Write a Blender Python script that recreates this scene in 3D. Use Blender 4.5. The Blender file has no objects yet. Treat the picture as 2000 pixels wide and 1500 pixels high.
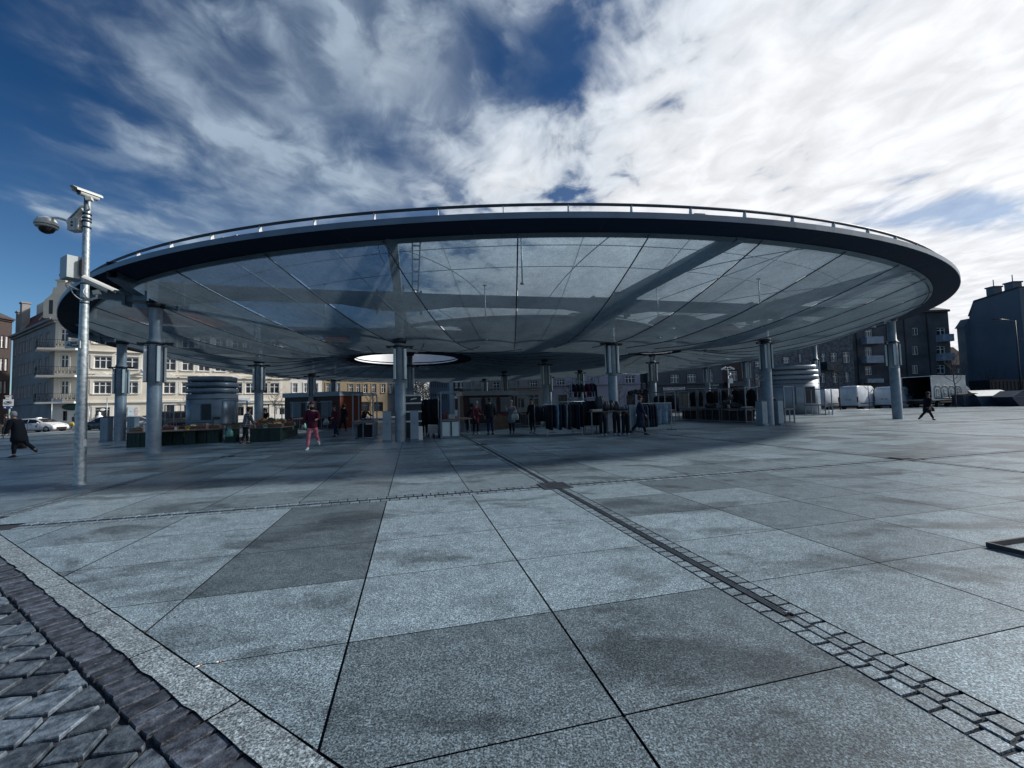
import bpy, bmesh, math, random
from math import sin, cos, pi, radians, hypot, atan2, sqrt
from mathutils import Vector, Matrix

RND = random.Random(11)
SC = bpy.context.scene
COL = SC.collection

# ------------------------------------------------------------------ camera
FPX, PITCH, ROLL, EYE = 803.708, 0.05104270, -0.02489345, 1.45
_F = Vector((0, cos(PITCH), sin(PITCH)))
_R0 = Vector((1, 0, 0)); _U0 = Vector((0, -sin(PITCH), cos(PITCH)))
_R = cos(ROLL) * _R0 + sin(ROLL) * _U0
_U = -sin(ROLL) * _R0 + cos(ROLL) * _U0
_O = Vector((0, 0, EYE))

def ray(px, py):
    return _F + (px - 1000) / FPX * _R - (py - 750) / FPX * _U
def gp(px, py, z=0.0):
    """survey helper: the ground point seen at a place of the photograph"""
    d = ray(px, py); t = (z - EYE) / d.z
    p = _O + t * d
    return Vector((p.x, p.y, z))
def at(px, py, Y):
    d = ray(px, py); return _O + (Y / d.y) * d
def hor(px):
    return 750 + FPX * (_F.z + (px - 1000) / FPX * _R.z) / _U.z
def gx(px, Y):
    p = at(px, hor(px), Y); return Vector((p.x, p.y, 0))
def zat(px, py, Y):
    return at(px, py, Y).z

cam = bpy.data.objects.new("camera", bpy.data.cameras.new("camera"))
COL.objects.link(cam)
M = Matrix((_R, _U, -_F)).transposed().to_4x4(); M.translation = _O
cam.matrix_world = M
cam.data.sensor_width = 36; cam.data.sensor_fit = 'HORIZONTAL'
cam.data.lens = 36 * FPX / 2000
cam.data.clip_start = 0.05; cam.data.clip_end = 3000
SC.camera = cam

# plaza grid: u runs along the slab rows, v along the slab columns
YAW = 0.239109
GU = Vector((0.9715493, 0.2368374, 0)); GV = Vector((-0.2368374, 0.9715493, 0))
GO = Vector((-0.803421, 1.671878, 0))
def W(u, v, z=0.0):
    p = GO + GU * u + GV * v
    return Vector((p.x, p.y, z))
def UV(p):
    d = Vector((p.x, p.y, 0)) - GO
    return d.dot(GU), d.dot(GV)

# ------------------------------------------------------------------ mesh builder
class MB:
    def __init__(s):
        s.v = []; s.f = []; s.m = []; s.sm = []; s.tone = []; s.mi = 0; s.t = 0.5; s.smooth = False
    def add(s, vs, fs, smooth=None):
        o = len(s.v); s.v += [tuple(p) for p in vs]
        for f in fs:
            s.f.append([o + i for i in f]); s.m.append(s.mi); s.tone.append(s.t)
            s.sm.append(s.smooth if smooth is None else smooth)
    def box(s, x0, x1, y0, y1, z0, z1):
        s.add([(x0,y0,z0),(x1,y0,z0),(x1,y1,z0),(x0,y1,z0),(x0,y0,z1),(x1,y0,z1),(x1,y1,z1),(x0,y1,z1)],
              [(3,2,1,0),(4,5,6,7),(0,1,5,4),(1,2,6,5),(2,3,7,6),(3,0,4,7)], False)
    def cbox(s, c, sx, sy, sz, rot=None):
        vs = []
        for x, y, z in [(-1,-1,-1),(1,-1,-1),(1,1,-1),(-1,1,-1),(-1,-1,1),(1,-1,1),(1,1,1),(-1,1,1)]:
            p = Vector((x*sx/2, y*sy/2, z*sz/2))
            if rot is not None: p = rot @ p
            vs.append(p + Vector(c))
        s.add(vs, [(3,2,1,0),(4,5,6,7),(0,1,5,4),(1,2,6,5),(2,3,7,6),(3,0,4,7)], False)
    def bar(s, p, q, w, h=None, up=Vector((0,0,1))):
        p = Vector(p); q = Vector(q); h = w if h is None else h
        d = (q - p); L = d.length
        if L < 1e-6: return
        d /= L
        if abs(d.dot(up)) > .98: up = Vector((0,1,0))
        a = d.cross(up).normalized(); b = a.cross(d).normalized()
        vs = []
        for e in (p, q):
            for i, j in ((-1,-1),(1,-1),(1,1),(-1,1)):
                vs.append(e + a*(i*w/2) + b*(j*h/2))
        s.add(vs, [(3,2,1,0),(4,5,6,7),(0,1,5,4),(1,2,6,5),(2,3,7,6),(3,0,4,7)], False)
    def tube(s, pts, r, n=8, caps=True, closed=False):
        pts = [Vector(p) for p in pts]; k = len(pts)
        rs = r if isinstance(r, (list, tuple)) else [r]*k
        vs = []; prev = None
        for i, p in enumerate(pts):
            if closed: d = pts[(i+1) % k] - pts[i-1]
            else: d = pts[min(i+1, k-1)] - pts[max(i-1, 0)]
            d.normalize()
            if prev is None:
                ref = Vector((0,0,1)) if abs(d.z) < .9 else Vector((1,0,0))
                a = d.cross(ref).normalized()
            else:
                a = (prev - d*prev.dot(d)).normalized()
            prev = a; b = d.cross(a)
            for j in range(n):
                t = 2*pi*j/n
                vs.append(p + (a*cos(t) + b*sin(t))*rs[i])
        fs = []
        for i in range(k if closed else k-1):
            for j in range(n):
                i2 = (i+1) % k
                fs.append((i*n+j, i*n+(j+1)%n, i2*n+(j+1)%n, i2*n+j))
        s.add(vs, fs, True)
        if caps and not closed:
            o = len(s.v) - k*n
            s.f.append([o+j for j in reversed(range(n))]); s.f.append([o+(k-1)*n+j for j in range(n)])
            s.m += [s.mi]*2; s.tone += [s.t]*2; s.sm += [False]*2
    def cyl(s, p, q, r0, r1=None, n=16):
        s.tube([p, q], [r0, r0 if r1 is None else r1], n)
    def lathe(s, prof, n=24, c=(0,0,0), axis='z', arc=2*pi, a0=0.0, sx=1.0, sy=1.0):
        vs = []; full = abs(arc - 2*pi) < 1e-6; m = n if full else n+1
        for (r, z) in prof:
            for j in range(m):
                t = a0 + arc*j/n
                if axis == 'z': p = (c[0]+r*cos(t)*sx, c[1]+r*sin(t)*sy, c[2]+z)
                elif axis == 'x': p = (c[0]+z, c[1]+r*cos(t), c[2]+r*sin(t))
                else: p = (c[0]+r*sin(t), c[1]+z, c[2]+r*cos(t))
                vs.append(p)
        fs = []
        for i in range(len(prof)-1):
            for j in range(n):
                j2 = (j+1) % m
                fs.append((i*m+j, i*m+j2, (i+1)*m+j2, (i+1)*m+j))
        s.add(vs, fs, True)
    def ell(s, c, rx, ry, rz, nu=12, nv=8, rot=None):
        vs = []; fs = []
        for i in range(nv+1):
            a = pi*i/nv
            for j in range(nu):
                b = 2*pi*j/nu
                p = Vector((rx*sin(a)*cos(b), ry*sin(a)*sin(b), rz*cos(a)))
                if rot is not None: p = rot @ p
                vs.append(p + Vector(c))
        for i in range(nv):
            for j in range(nu):
                fs.append((i*nu+j, (i+1)*nu+j, (i+1)*nu+(j+1)%nu, i*nu+(j+1)%nu))
        s.add(vs, fs, True)
    def prism(s, poly, z0, z1, axis='z', c=(0,0,0)):
        """poly in two axes, extruded along the third"""
        n = len(poly); vs = []
        for z in (z0, z1):
            for a, b in poly:
                if axis == 'z': p = (a, b, z)
                elif axis == 'y': p = (a, z, b)
                else: p = (z, a, b)
                vs.append((p[0]+c[0], p[1]+c[1], p[2]+c[2]))
        fs = [tuple(reversed(range(n))), tuple(range(n, 2*n))]
        fs += [(i, (i+1)%n, n+(i+1)%n, n+i) for i in range(n)]
        s.add(vs, fs, False)
    def loft(s, rings, caps=True, smooth=True):
        n = len(rings[0]); vs = [p for r in rings for p in r]
        fs = []
        for i in range(len(rings)-1):
            for j in range(n):
                fs.append((i*n+j, i*n+(j+1)%n, (i+1)*n+(j+1)%n, (i+1)*n+j))
        s.add(vs, fs, smooth)
        if caps:
            o = len(s.v)-len(vs); k = len(rings)-1
            s.f.append([o+j for j in reversed(range(n))]); s.f.append([o+k*n+j for j in range(n)])
            s.m += [s.mi]*2; s.tone += [s.t]*2; s.sm += [smooth]*2
    def quad(s, *pts):
        s.add(pts, [tuple(range(len(pts)))], False)
    def mesh(s, name, mat, fix=True):
        me = bpy.data.meshes.new(name)
        me.from_pydata(s.v, [], s.f)
        mats = mat if isinstance(mat, (list, tuple)) else [mat]
        for m in mats: me.materials.append(m)
        me.polygons.foreach_set('material_index', s.m)
        me.polygons.foreach_set('use_smooth', s.sm)
        at_ = me.attributes.new('tone', 'FLOAT', 'FACE')
        at_.data.foreach_set('value', s.tone)
        me.validate(); me.update()
        if fix:
            bm = bmesh.new(); bm.from_mesh(me)
            bmesh.ops.recalc_face_normals(bm, faces=bm.faces[:])
            bm.to_mesh(me); bm.free()
        return me
    def build(s, name, mat, parent=None, fix=True, loc=None, label=None):
        return obj(name, s.mesh(name, mat, fix), parent, loc, label=label)

def obj(name, me, parent=None, loc=None, rotz=0.0, label=None):
    o = bpy.data.objects.new(name, me); COL.objects.link(o)
    if parent is not None: o.parent = parent
    if loc is not None: o.location = loc
    if rotz: o.rotation_euler = (0, 0, rotz)
    if label: o['label'] = label
    return o
def tag(o, label, cat, group=None, kind=None):
    o['label'] = label; o['category'] = cat
    if group: o['group'] = group
    if kind: o['kind'] = kind
    return o
def thing(name, label, cat, loc=(0,0,0), rotz=0.0, group=None):
    o = bpy.data.objects.new(name, None); COL.objects.link(o)
    o.empty_display_size = .2
    o.location = loc; o.rotation_euler = (0, 0, rotz)
    return tag(o, label, cat, group)
def struct(o, label=None):
    o['kind'] = 'structure'
    if label: o['label'] = label
    return o
def copy_tree(o, parent=None):
    c = o.copy(); COL.objects.link(c)
    if parent is not None: c.parent = parent
    for ch in list(o.children):
        copy_tree(ch, c)
    return c
def dup(o, loc, rotz=0.0, label=None, scale=None):
    c = copy_tree(o); c.location = loc; c.rotation_euler = (0, 0, rotz)
    if label: c['label'] = label
    if scale: c.scale = (scale,)*3
    return c

# ------------------------------------------------------------------ materials
class NT:
    def __init__(s, tree): s.t = tree; s.l = tree.links
    def n(s, typ, ins=None, **kw):
        nd = s.t.nodes.new(typ)
        for k, v in kw.items(): setattr(nd, k, v)
        if ins:
            for k, v in ins.items():
                sock = nd.inputs[k]
                if isinstance(v, bpy.types.NodeSocket): s.l.new(v, sock)
                else: sock.default_value = v
        return nd
    def math(s, op, a, b=0.0, c=None, clamp=False):
        ins = {0: a, 1: b}
        if c is not None: ins[2] = c
        return s.n('ShaderNodeMath', ins, operation=op, use_clamp=clamp).outputs[0]
    def ss(s, x, lo, hi):
        nd = s.n('ShaderNodeMapRange', {'Value': x, 'From Min': lo, 'From Max': hi}, interpolation_type='SMOOTHSTEP')
        return nd.outputs['Result']
    def mix(s, f, a, b, blend='MIX'):
        nd = s.n('ShaderNodeMix', None, data_type='RGBA', blend_type=blend)
        for k, v in ((0, f), (6, a), (7, b)):
            if isinstance(v, bpy.types.NodeSocket): s.l.new(v, nd.inputs[k])
            else: nd.inputs[k].default_value = v
        return nd.outputs[2]

def c4(c): return (c[0], c[1], c[2], 1.0)
MATS = {}
def mat(name, col, rough=.6, metal=0.0, var=.25, scale=3.0, bump=0.0, bscale=60.0, spec=.5, coord='Object', col2=None, tone=0.0, stretch=None, detail=5):
    """procedural surface: base colour broken up by noise, optional bump, optional per-face tone"""
    if name in MATS: return MATS[name]
    m = bpy.data.materials.new(name); m.use_nodes = True
    T = NT(m.node_tree); m.node_tree.nodes.clear()
    out = T.n('ShaderNodeOutputMaterial')
    bs = T.n('ShaderNodeBsdfPrincipled', {'Roughness': rough, 'Metallic': metal, 'Specular IOR Level': spec})
    tc = T.n('ShaderNodeTexCoord').outputs[coord]
    if stretch:
        tc = T.n('ShaderNodeMapping', {'Vector': tc, 'Scale': stretch}).outputs[0]
    nz = T.n('ShaderNodeTexNoise', {'Vector': tc, 'Scale': scale, 'Detail': detail, 'Roughness': .6}).outputs['Fac']
    f = T.ss(nz, .3, .7)
    ca = tuple(x*(1-var) for x in col); cb = tuple(min(1, x*(1+var)) for x in (col2 or col))
    c = T.mix(f, c4(ca), c4(cb))
    if tone:
        a = T.n('ShaderNodeAttribute', None, attribute_name='tone').outputs['Fac']
        k = T.math('MULTIPLY_ADD', a, 2*tone, 1-tone)
        cc = T.n('ShaderNodeCombineColor', {0: k, 1: k, 2: k}).outputs[0]
        c = T.mix(1.0, c, cc, 'MULTIPLY')
    m.node_tree.links.new(c, bs.inputs['Base Color'])
    rr = T.math('MULTIPLY_ADD', nz, .25, rough-.12)
    m.node_tree.links.new(rr, bs.inputs['Roughness'])
    if bump:
        b2 = T.n('ShaderNodeTexNoise', {'Vector': tc, 'Scale': bscale, 'Detail': 4}).outputs['Fac']
        bn = T.n('ShaderNodeBump', {'Height': b2, 'Strength': bump, 'Distance': .02}).outputs[0]
        m.node_tree.links.new(bn, bs.inputs['Normal'])
    m.node_tree.links.new(bs.outputs[0], out.inputs[0])
    MATS[name] = m
    return m

def glass_mat(name, col=(.02,.026,.034), rough=.06):
    return mat(name, col, rough=rough+.08, var=.3, scale=.7, spec=.6)

# ------------------------------------------------------------------ sky and light
SUN_AZ, SUN_EL = radians(75), radians(33)      # azimuth measured from +Y towards +X
wd = bpy.data.worlds.new("World"); SC.world = wd; wd.use_nodes = True
def sky_pt(px, py):
    d = ray(px, py).normalized(); return d.x/(d.z+.05), d.y/(d.z+.05)
BANKS = []
for (a_, b_, w_, h_, am_) in ((390, 215, 110, 90, .55), (345, 275, 90, 50, .50), (430, 330, 90, 40, .35), (500, 110, 120, 60, .35), (565, 220, 60, 80, .40), (690, 160, 90, 50, .70), (640, 330, 120, 40, .65), (560, 285, 60, 40, .45),
        (470, 400, 120, 35, .50), (330, 455, 110, 40, .75), (120, 405, 60, 20, .55), (250, 440, 50, 30, .4), (850, 60, 100, 50, .55), (830, 250, 60, 60, .35), (955, 165, 40, 35, .8), (1020, 60, 70, 60, .35), (730, 390, 120, 35, .55), (210, 290, 60, 18, .18), (640, 40, 70, 30, .35), (820, 150, 60, 40, .4), (900, 330, 60, 60, .5), (990, 250, 60, 50, .5)):
    c0 = sky_pt(a_, b_); c1 = sky_pt(a_+w_, b_); c2 = sky_pt(a_, b_+h_)
    BANKS.append((c0[0], c0[1], max(.06, abs(c1[0]-c0[0])), max(.06, hypot(c2[0]-c0[0], c2[1]-c0[1])), am_))
BRK = sky_pt(1890, 415)
def build_world():
    T = NT(wd.node_tree); wd.node_tree.nodes.clear()
    out = T.n('ShaderNodeOutputWorld')
    sky = T.n('ShaderNodeTexSky', None, sky_type='NISHITA', sun_disc=False, sun_elevation=SUN_EL, sun_rotation=SUN_AZ,
              altitude=100, air_density=1.0, dust_density=0.4, ozone_density=3.0).outputs[0]
    d = T.n('ShaderNodeTexCoord').outputs['Generated']
    x = T.n('ShaderNodeSeparateXYZ', {0: d})
    X, Y, Z = x.outputs
    low = T.ss(Z, .55, .05)
    tint = T.mix(low, (.14, .38, .60, 1), (.62, .84, .98, 1))
    sky = T.mix(1.0, sky, tint, 'MULTIPLY')
    zc = T.math('MAXIMUM', Z, .03)
    zc = T.math('ADD', zc, .05)
    px = T.math('DIVIDE', X, zc); py = T.math('DIVIDE', Y, zc)
    P = T.n('ShaderNodeCombineXYZ', {0: px, 1: py}).outputs[0]
    def noise(scale, det, rough=.55, dist=0.0, off=(0,0,0), st=(1,1,1), rot=0.0):
        mp = T.n('ShaderNodeMapping', {'Vector': P, 'Location': off, 'Scale': st, 'Rotation': (0,0,rot)}).outputs[0]
        return T.n('ShaderNodeTexNoise', {'Vector': mp, 'Scale': scale, 'Detail': det, 'Roughness': rough, 'Distortion': dist}).outputs['Fac']
    # s: 0 along the left border of the cloud deck, t: 0 where it turns solid white
    q = T.math('SUBTRACT', py, 1.0)
    s = T.math('ADD', T.math('MULTIPLY_ADD', q, .50, px), .93)
    t = T.math('SUBTRACT', T.math('MULTIPLY_ADD', q, .42, px), .24)
    big = noise(1.25, 3, .5, .5, (3.1, 1.7, 0))
    mid = noise(3.0, 6, .55, .5, (0.3, 5.2, 0), (1, .8, 1), radians(35))
    cell = noise(7.5, 5, .55, .5, (2.3, .4, 0), (1, .85, 1), radians(30))
    soft = noise(2.2, 2, .5, .3, (7.7, 2.2, 0), (.9, .7, 1), radians(-30))
    wx = T.math('MULTIPLY_ADD', T.math('SUBTRACT', mid, .5), .7, px); wy = T.math('MULTIPLY_ADD', T.math('SUBTRACT', cell, .5), .35, T.math('MULTIPLY_ADD', T.math('SUBTRACT', soft, .5), .6, py))
    # thin broken veil with soft banks drifting in the blue part
    bank = None
    for (bx_, by_, ra, rb_, am) in BANKS:
        ex = T.math('DIVIDE', T.math('SUBTRACT', wx, bx_), ra); ey = T.math('DIVIDE', T.math('SUBTRACT', wy, by_), rb_)
        g_ = T.math('MULTIPLY', T.math('EXPONENT', T.math('MULTIPLY', T.math('MULTIPLY_ADD', ex, ex, T.math('MULTIPLY', ey, ey)), -1.0)), am)
        bank = g_ if bank is None else T.math('ADD', bank, g_)
    bank = T.math('MINIMUM', T.math('MULTIPLY', bank, 1.25), .9)
    wob = T.math('MULTIPLY_ADD', T.math('SUBTRACT', big, .5), 2.0, s)
    a1 = T.ss(wob, -.15, .70)
    tex1 = T.ss(T.math('MULTIPLY_ADD', mid, .55, T.math('MULTIPLY', cell, .45)), .34, .66)
    thin = T.math('MULTIPLY', T.math('MULTIPLY_ADD', a1, .24, T.math('MULTIPLY', bank, 1.0)), T.math('MULTIPLY_ADD', tex1, .72, .36))
    # the bright mackerel deck
    tw = T.math('MULTIPLY_ADD', T.math('SUBTRACT', mid, .5), 1.5, T.math('MULTIPLY_ADD', T.math('SUBTRACT', big, .5), 1.3, t))
    solid = T.ss(tw, -.80, .75)
    texs = T.math('MULTIPLY_ADD', T.math('SUBTRACT', cell, .5), 1.5, T.math('MULTIPLY_ADD', T.math('SUBTRACT', mid, .5), 1.1, .5))
    lim = T.math('MULTIPLY_ADD', solid, -.70, .40)
    thick = T.math('MULTIPLY', T.ss(solid, 0.02, .75), T.ss(texs, lim, T.math('ADD', lim, .55)))
    a = T.math('MAXIMUM', T.math('MINIMUM', thin, .85), thick)
    # a blue-grey break low on the right
    bx = T.math('SUBTRACT', px, BRK[0]); by = T.math('SUBTRACT', py, BRK[1])
    bd = T.math('SQRT', T.math('ADD', T.math('MULTIPLY', T.math('MULTIPLY', bx, bx), .30), T.math('MULTIPLY', T.math('MULTIPLY', by, by), 1.6)))
    brk = T.ss(T.math('MULTIPLY_ADD', T.math('SUBTRACT', mid, .5), 1.2, bd), .05, .40)
    a = T.math('MULTIPLY', a, T.math('MULTIPLY_ADD', brk, .60, .40))
    # a clear window in the deck, high in the middle
    gx_ = T.math('SUBTRACT', px, .17); gy_ = T.math('SUBTRACT', py, 1.06)
    gd = T.math('SQRT', T.math('ADD', T.math('MULTIPLY', gx_, gx_), T.math('MULTIPLY', T.math('MULTIPLY', gy_, gy_), .55)))
    gap = T.ss(T.math('MULTIPLY_ADD', T.math('SUBTRACT', mid, .5), .75, gd), .02, .30)
    a = T.math('MULTIPLY', a, T.math('MULTIPLY_ADD', gap, .85, .15))
    # low broken strip above the roofs on the right
    up = T.ss(Z, -.02, .03)
    a = T.math('MULTIPLY', a, up)
    # clouds are lit from the sun's side
    sd = (sin(SUN_AZ)*cos(SUN_EL), cos(SUN_AZ)*cos(SUN_EL), sin(SUN_EL))
    dt = T.n('ShaderNodeVectorMath', {0: d, 1: sd}, operation='DOT_PRODUCT').outputs['Value']
    glow = T.ss(dt, -.1, .95)
    lum = T.math('MULTIPLY_ADD', T.math('MULTIPLY', T.math('MULTIPLY_ADD', glow, .45, .55), T.math('MULTIPLY_ADD', solid, .95, .05)), 5.2, 5.0)
    shade = T.math('MULTIPLY_ADD', T.ss(texs, .15, .9), .22, .80)
    lum = T.math('MULTIPLY', lum, shade)
    cr = T.math('MULTIPLY', lum, T.math('MULTIPLY_ADD', solid, .18, .80)); cg = T.math('MULTIPLY', lum, 1.0)
    cb = T.math('MULTIPLY', lum, T.math('MULTIPLY_ADD', solid, -.18, 1.22))
    cc = T.n('ShaderNodeCombineColor', {0: cr, 1: cg, 2: cb}).outputs[0]
    col = T.mix(a, sky, cc)
    bg = T.n('ShaderNodeBackground', {'Color': col, 'Strength': .1})
    wd.node_tree.links.new(bg.outputs[0], out.inputs[0])
build_world()
wd.cycles.sampling_method = 'MANUAL'; wd.cycles.sample_map_resolution = 1024

sun = bpy.data.lights.new("sun", 'SUN'); sun.energy = 5.0; sun.angle = radians(5.0); sun.color = (1.0, .955, .89)
so = bpy.data.objects.new("sun", sun); COL.objects.link(so)
sdv = Vector((sin(SUN_AZ)*cos(SUN_EL), cos(SUN_AZ)*cos(SUN_EL), sin(SUN_EL)))
so.rotation_euler = sdv.to_track_quat('Z', 'Y').to_euler(); so.location = (30, 0, 40)

SC.render.engine = 'CYCLES'
SC.view_settings.view_transform = 'Standard'; SC.view_settings.look = 'None'
SC.view_settings.exposure = 0.0; SC.view_settings.gamma = 1.0
SC.cycles.use_denoising = True
SC.cycles.max_bounces = 7; SC.cycles.diffuse_bounces = 3; SC.cycles.glossy_bounces = 3
SC.cycles.transmission_bounces = 5; SC.cycles.transparent_max_bounces = 12
SC.cycles.sample_clamp_indirect = 6.0
SC.cycles.caustics_reflective = False; SC.cycles.caustics_refractive = False

# ------------------------------------------------------------------ ground
def granite(name, col, lo=.8, stain=True, rough=.5):
    m = bpy.data.materials.new(name); m.use_nodes = True
    T = NT(m.node_tree); m.node_tree.nodes.clear()
    out = T.n('ShaderNodeOutputMaterial'); tc = T.n('ShaderNodeTexCoord').outputs['Object']
    g1 = T.n('ShaderNodeTexNoise', {'Vector': tc, 'Scale': 105.0, 'Detail': 2, 'Roughness': .7}).outputs['Fac']
    g2 = T.n('ShaderNodeTexNoise', {'Vector': tc, 'Scale': 38.0, 'Detail': 3, 'Roughness': .7}).outputs['Fac']
    g3 = T.n('ShaderNodeTexNoise', {'Vector': tc, 'Scale': 6.0, 'Detail': 5, 'Roughness': .65}).outputs['Fac']
    vor = T.n('ShaderNodeTexVoronoi', {'Vector': tc, 'Scale': 95.0}).outputs['Color']
    vs = T.n('ShaderNodeSeparateColor', {0: vor}).outputs[0]
    k = T.math('MULTIPLY_ADD', T.ss(g1, .36, .66), 1.35, .28)
    k = T.math('MULTIPLY', k, T.math('MULTIPLY_ADD', T.ss(g2, .3, .7), .42, .79))
    k = T.math('MULTIPLY', k, T.math('MULTIPLY_ADD', vs, .95, .55))
    k = T.math('MULTIPLY', k, T.math('MULTIPLY_ADD', T.ss(g3, .25, .75), .45, .78))
    a = T.n('ShaderNodeAttribute', None, attribute_name='tone').outputs['Fac']
    k = T.math('MULTIPLY', k, T.math('MULTIPLY_ADD', a, 1.30, .32))
    rough_s = rough
    if stain:
        mp = T.n('ShaderNodeMapping', {'Vector': tc, 'Rotation': (0, 0, -YAW), 'Scale': (.75, 1.5, 1)}).outputs[0]
        s1 = T.n('ShaderNodeTexNoise', {'Vector': mp, 'Scale': .95, 'Detail': 6, 'Roughness': .6, 'Distortion': .5}).outputs['Fac']
        s2 = T.n('ShaderNodeTexNoise', {'Vector': tc, 'Scale': 2.6, 'Detail': 3, 'Roughness': .5}).outputs['Fac']
        st = T.math('MAXIMUM', T.ss(s1, .50, .64), T.math('MULTIPLY', T.ss(s2, .68, .74), .6))
        k = T.math('MULTIPLY', k, T.math('MULTIPLY_ADD', st, -.52, 1.0))
        # chewing gum and drips
        v2 = T.n('ShaderNodeTexVoronoi', {'Vector': tc, 'Scale': 1.15, 'Randomness': 1.0}).outputs['Distance']
        gum = T.ss(T.math('MULTIPLY_ADD', g2, .02, v2), .035, .05)
        k = T.math('MULTIPLY', k, T.math('MULTIPLY_ADD', gum, .35, .65))
    cc = T.n('ShaderNodeCombineColor', {0: T.math('MULTIPLY', k, col[0]), 1: T.math('MULTIPLY', k, col[1]), 2: T.math('MULTIPLY', k, col[2])}).outputs[0]
    bn = T.n('ShaderNodeBump', {'Height': g1, 'Strength': .35, 'Distance': .004}).outputs[0]
    bs = T.n('ShaderNodeBsdfPrincipled', {'Base Color': cc, 'Roughness': rough_s, 'Normal': bn, 'Specular IOR Level': .5})
    m.node_tree.links.new(bs.outputs[0], out.inputs[0])
    return m
M_SLAB = granite('granite_slab', (.168, .224, .258), rough=.40)
M_SETT = granite('granite_sett', (.135, .18, .212), stain=False)
M_KERB = granite('granite_kerb', (.205, .25, .275), stain=False)
M_JOINT = mat('dark_joint', (.018, .022, .03), rough=.9, scale=20)
M_COBBLE = mat('fieldstone', (.036, .054, .080), rough=.55, var=.6, scale=16, bump=.35, bscale=80, tone=.6, col2=(.066, .085, .105), detail=8)
M_DARKSETT = mat('basalt_sett', (.028, .034, .05), rough=.6, var=.55, scale=18, bump=.35, bscale=80, tone=.6, col2=(.045, .056, .075), detail=8)
M_IRON = mat('cast_iron', (.075, .09, .105), rough=.5, metal=.3, scale=12)
M_ASPH = mat('asphalt', (.05, .056, .064), rough=.8, var=.3, scale=4, bump=.4, bscale=90)

b = MB(); b.quad((-900,-300,-.16),(900,-300,-.16),(900,1500,-.16),(-900,1500,-.16))
struct(b.build('ground', M_ASPH), 'grey asphalt ground around the paved square')

def clip(poly, a, b_, c, keep_ge=True):
    """clip a 2-D polygon to a*x + b*y >= c"""
    out = []
    n = len(poly)
    for i in range(n):
        p, q = poly[i], poly[(i+1) % n]
        dp = a*p[0] + b_*p[1] - c; dq = a*q[0] + b_*q[1] - c
        if not keep_ge: dp, dq = -dp, -dq
        if dp >= 0: out.append(p)
        if (dp >= 0) != (dq >= 0):
            t = dp/(dp-dq); out.append((p[0]+(q[0]-p[0])*t, p[1]+(q[1]-p[1])*t))
    return out

DW, SW = .3107, 1.3304           # drain strip width, slab width
PER_U = 8.35; STRIP0 = 2.6597    # strips in the u direction repeat
ROW, STR_V, PER_V = .9976, .36, 8.34
def u_cols():
    res = []; strips = []
    for k in range(-6, 7):
        s0 = STRIP0 + k*PER_U
        strips.append((s0, s0+DW))
        w = (PER_U-DW)/6
        for i in range(6):
            res.append((s0+DW+i*w, s0+DW+(i+1)*w))
    return res, strips
def v_rows():
    res = []; strips = []
    for k in range(-2, 6):
        s0 = 4.988 + k*PER_V
        strips.append((s0, s0+STR_V))
        w = (PER_V-STR_V)/8
        for i in range(8):
            res.append((s0+STR_V+i*w, s0+STR_V+(i+1)*w))
    return res, strips
UC, US = u_cols(); VR, VS = v_rows()
KIN = .14                        # the kerb line: u + v = KIN
def in_plaza(x, y): return x > -43.5 and y < 46.5 and x < 60 and y > -9
pl = MB(); base = MB()
prev_dark = {}
for ci, (u0, u1) in enumerate(UC):
    for ri, (v0, v1) in enumerate(VR):
        c = W((u0+u1)/2, (v0+v1)/2)
        if not in_plaza(c.x, c.y) or (u1+v1) < KIN: continue
        gu = .007; gv = .0045
        poly = [(u0+gu, v0+gv), (u1-gu, v0+gv), (u1-gu, v1-gv), (u0+gu, v1-gv)]
        if u0+v0 < KIN+.03: poly = clip(poly, 1, 1, KIN+.010)
        if len(poly) < 3: continue
        h = RND.random()
        pl.t = .60 + RND.uniform(-.16, .14) - (.26 if h < .24 else 0)
        if -1.4 < u0 < .05 and 1.9 < v0 < 4.6 and u0 > -1.36: pl.t = .20 + RND.uniform(-.02, .03)
        if 0 < u0 + .1 < 2.7 and v0 < .9 and v0 > -1.1 and u0 > -.1: pl.t = .27 + RND.uniform(-.03, .03)
        if -.1 < u0 < 2 and .9 < v0 < 4: pl.t = .70 + RND.uniform(-.03, .03)
        pl.add([W(x, y, 0) for x, y in poly], [tuple(range(len(poly)))], False)
SLABS = pl.build('plaza', M_SLAB)
struct(SLABS, 'grey granite slab paving of the square')
jb = MB()
pp = [(-47,-12),(62,-12),(62,46.5),(-43.5,46.5),(-43.5,30)]
uvp = clip([UV(Vector((x, y, 0))) for x, y in pp], 1, 1, KIN-.02)
jb.add([W(u, v, -.014) for u, v in uvp], [tuple(range(len(uvp)))], False)
struct(jb.build('paving_bed', M_JOINT), 'dark joints between the granite slabs')

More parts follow.
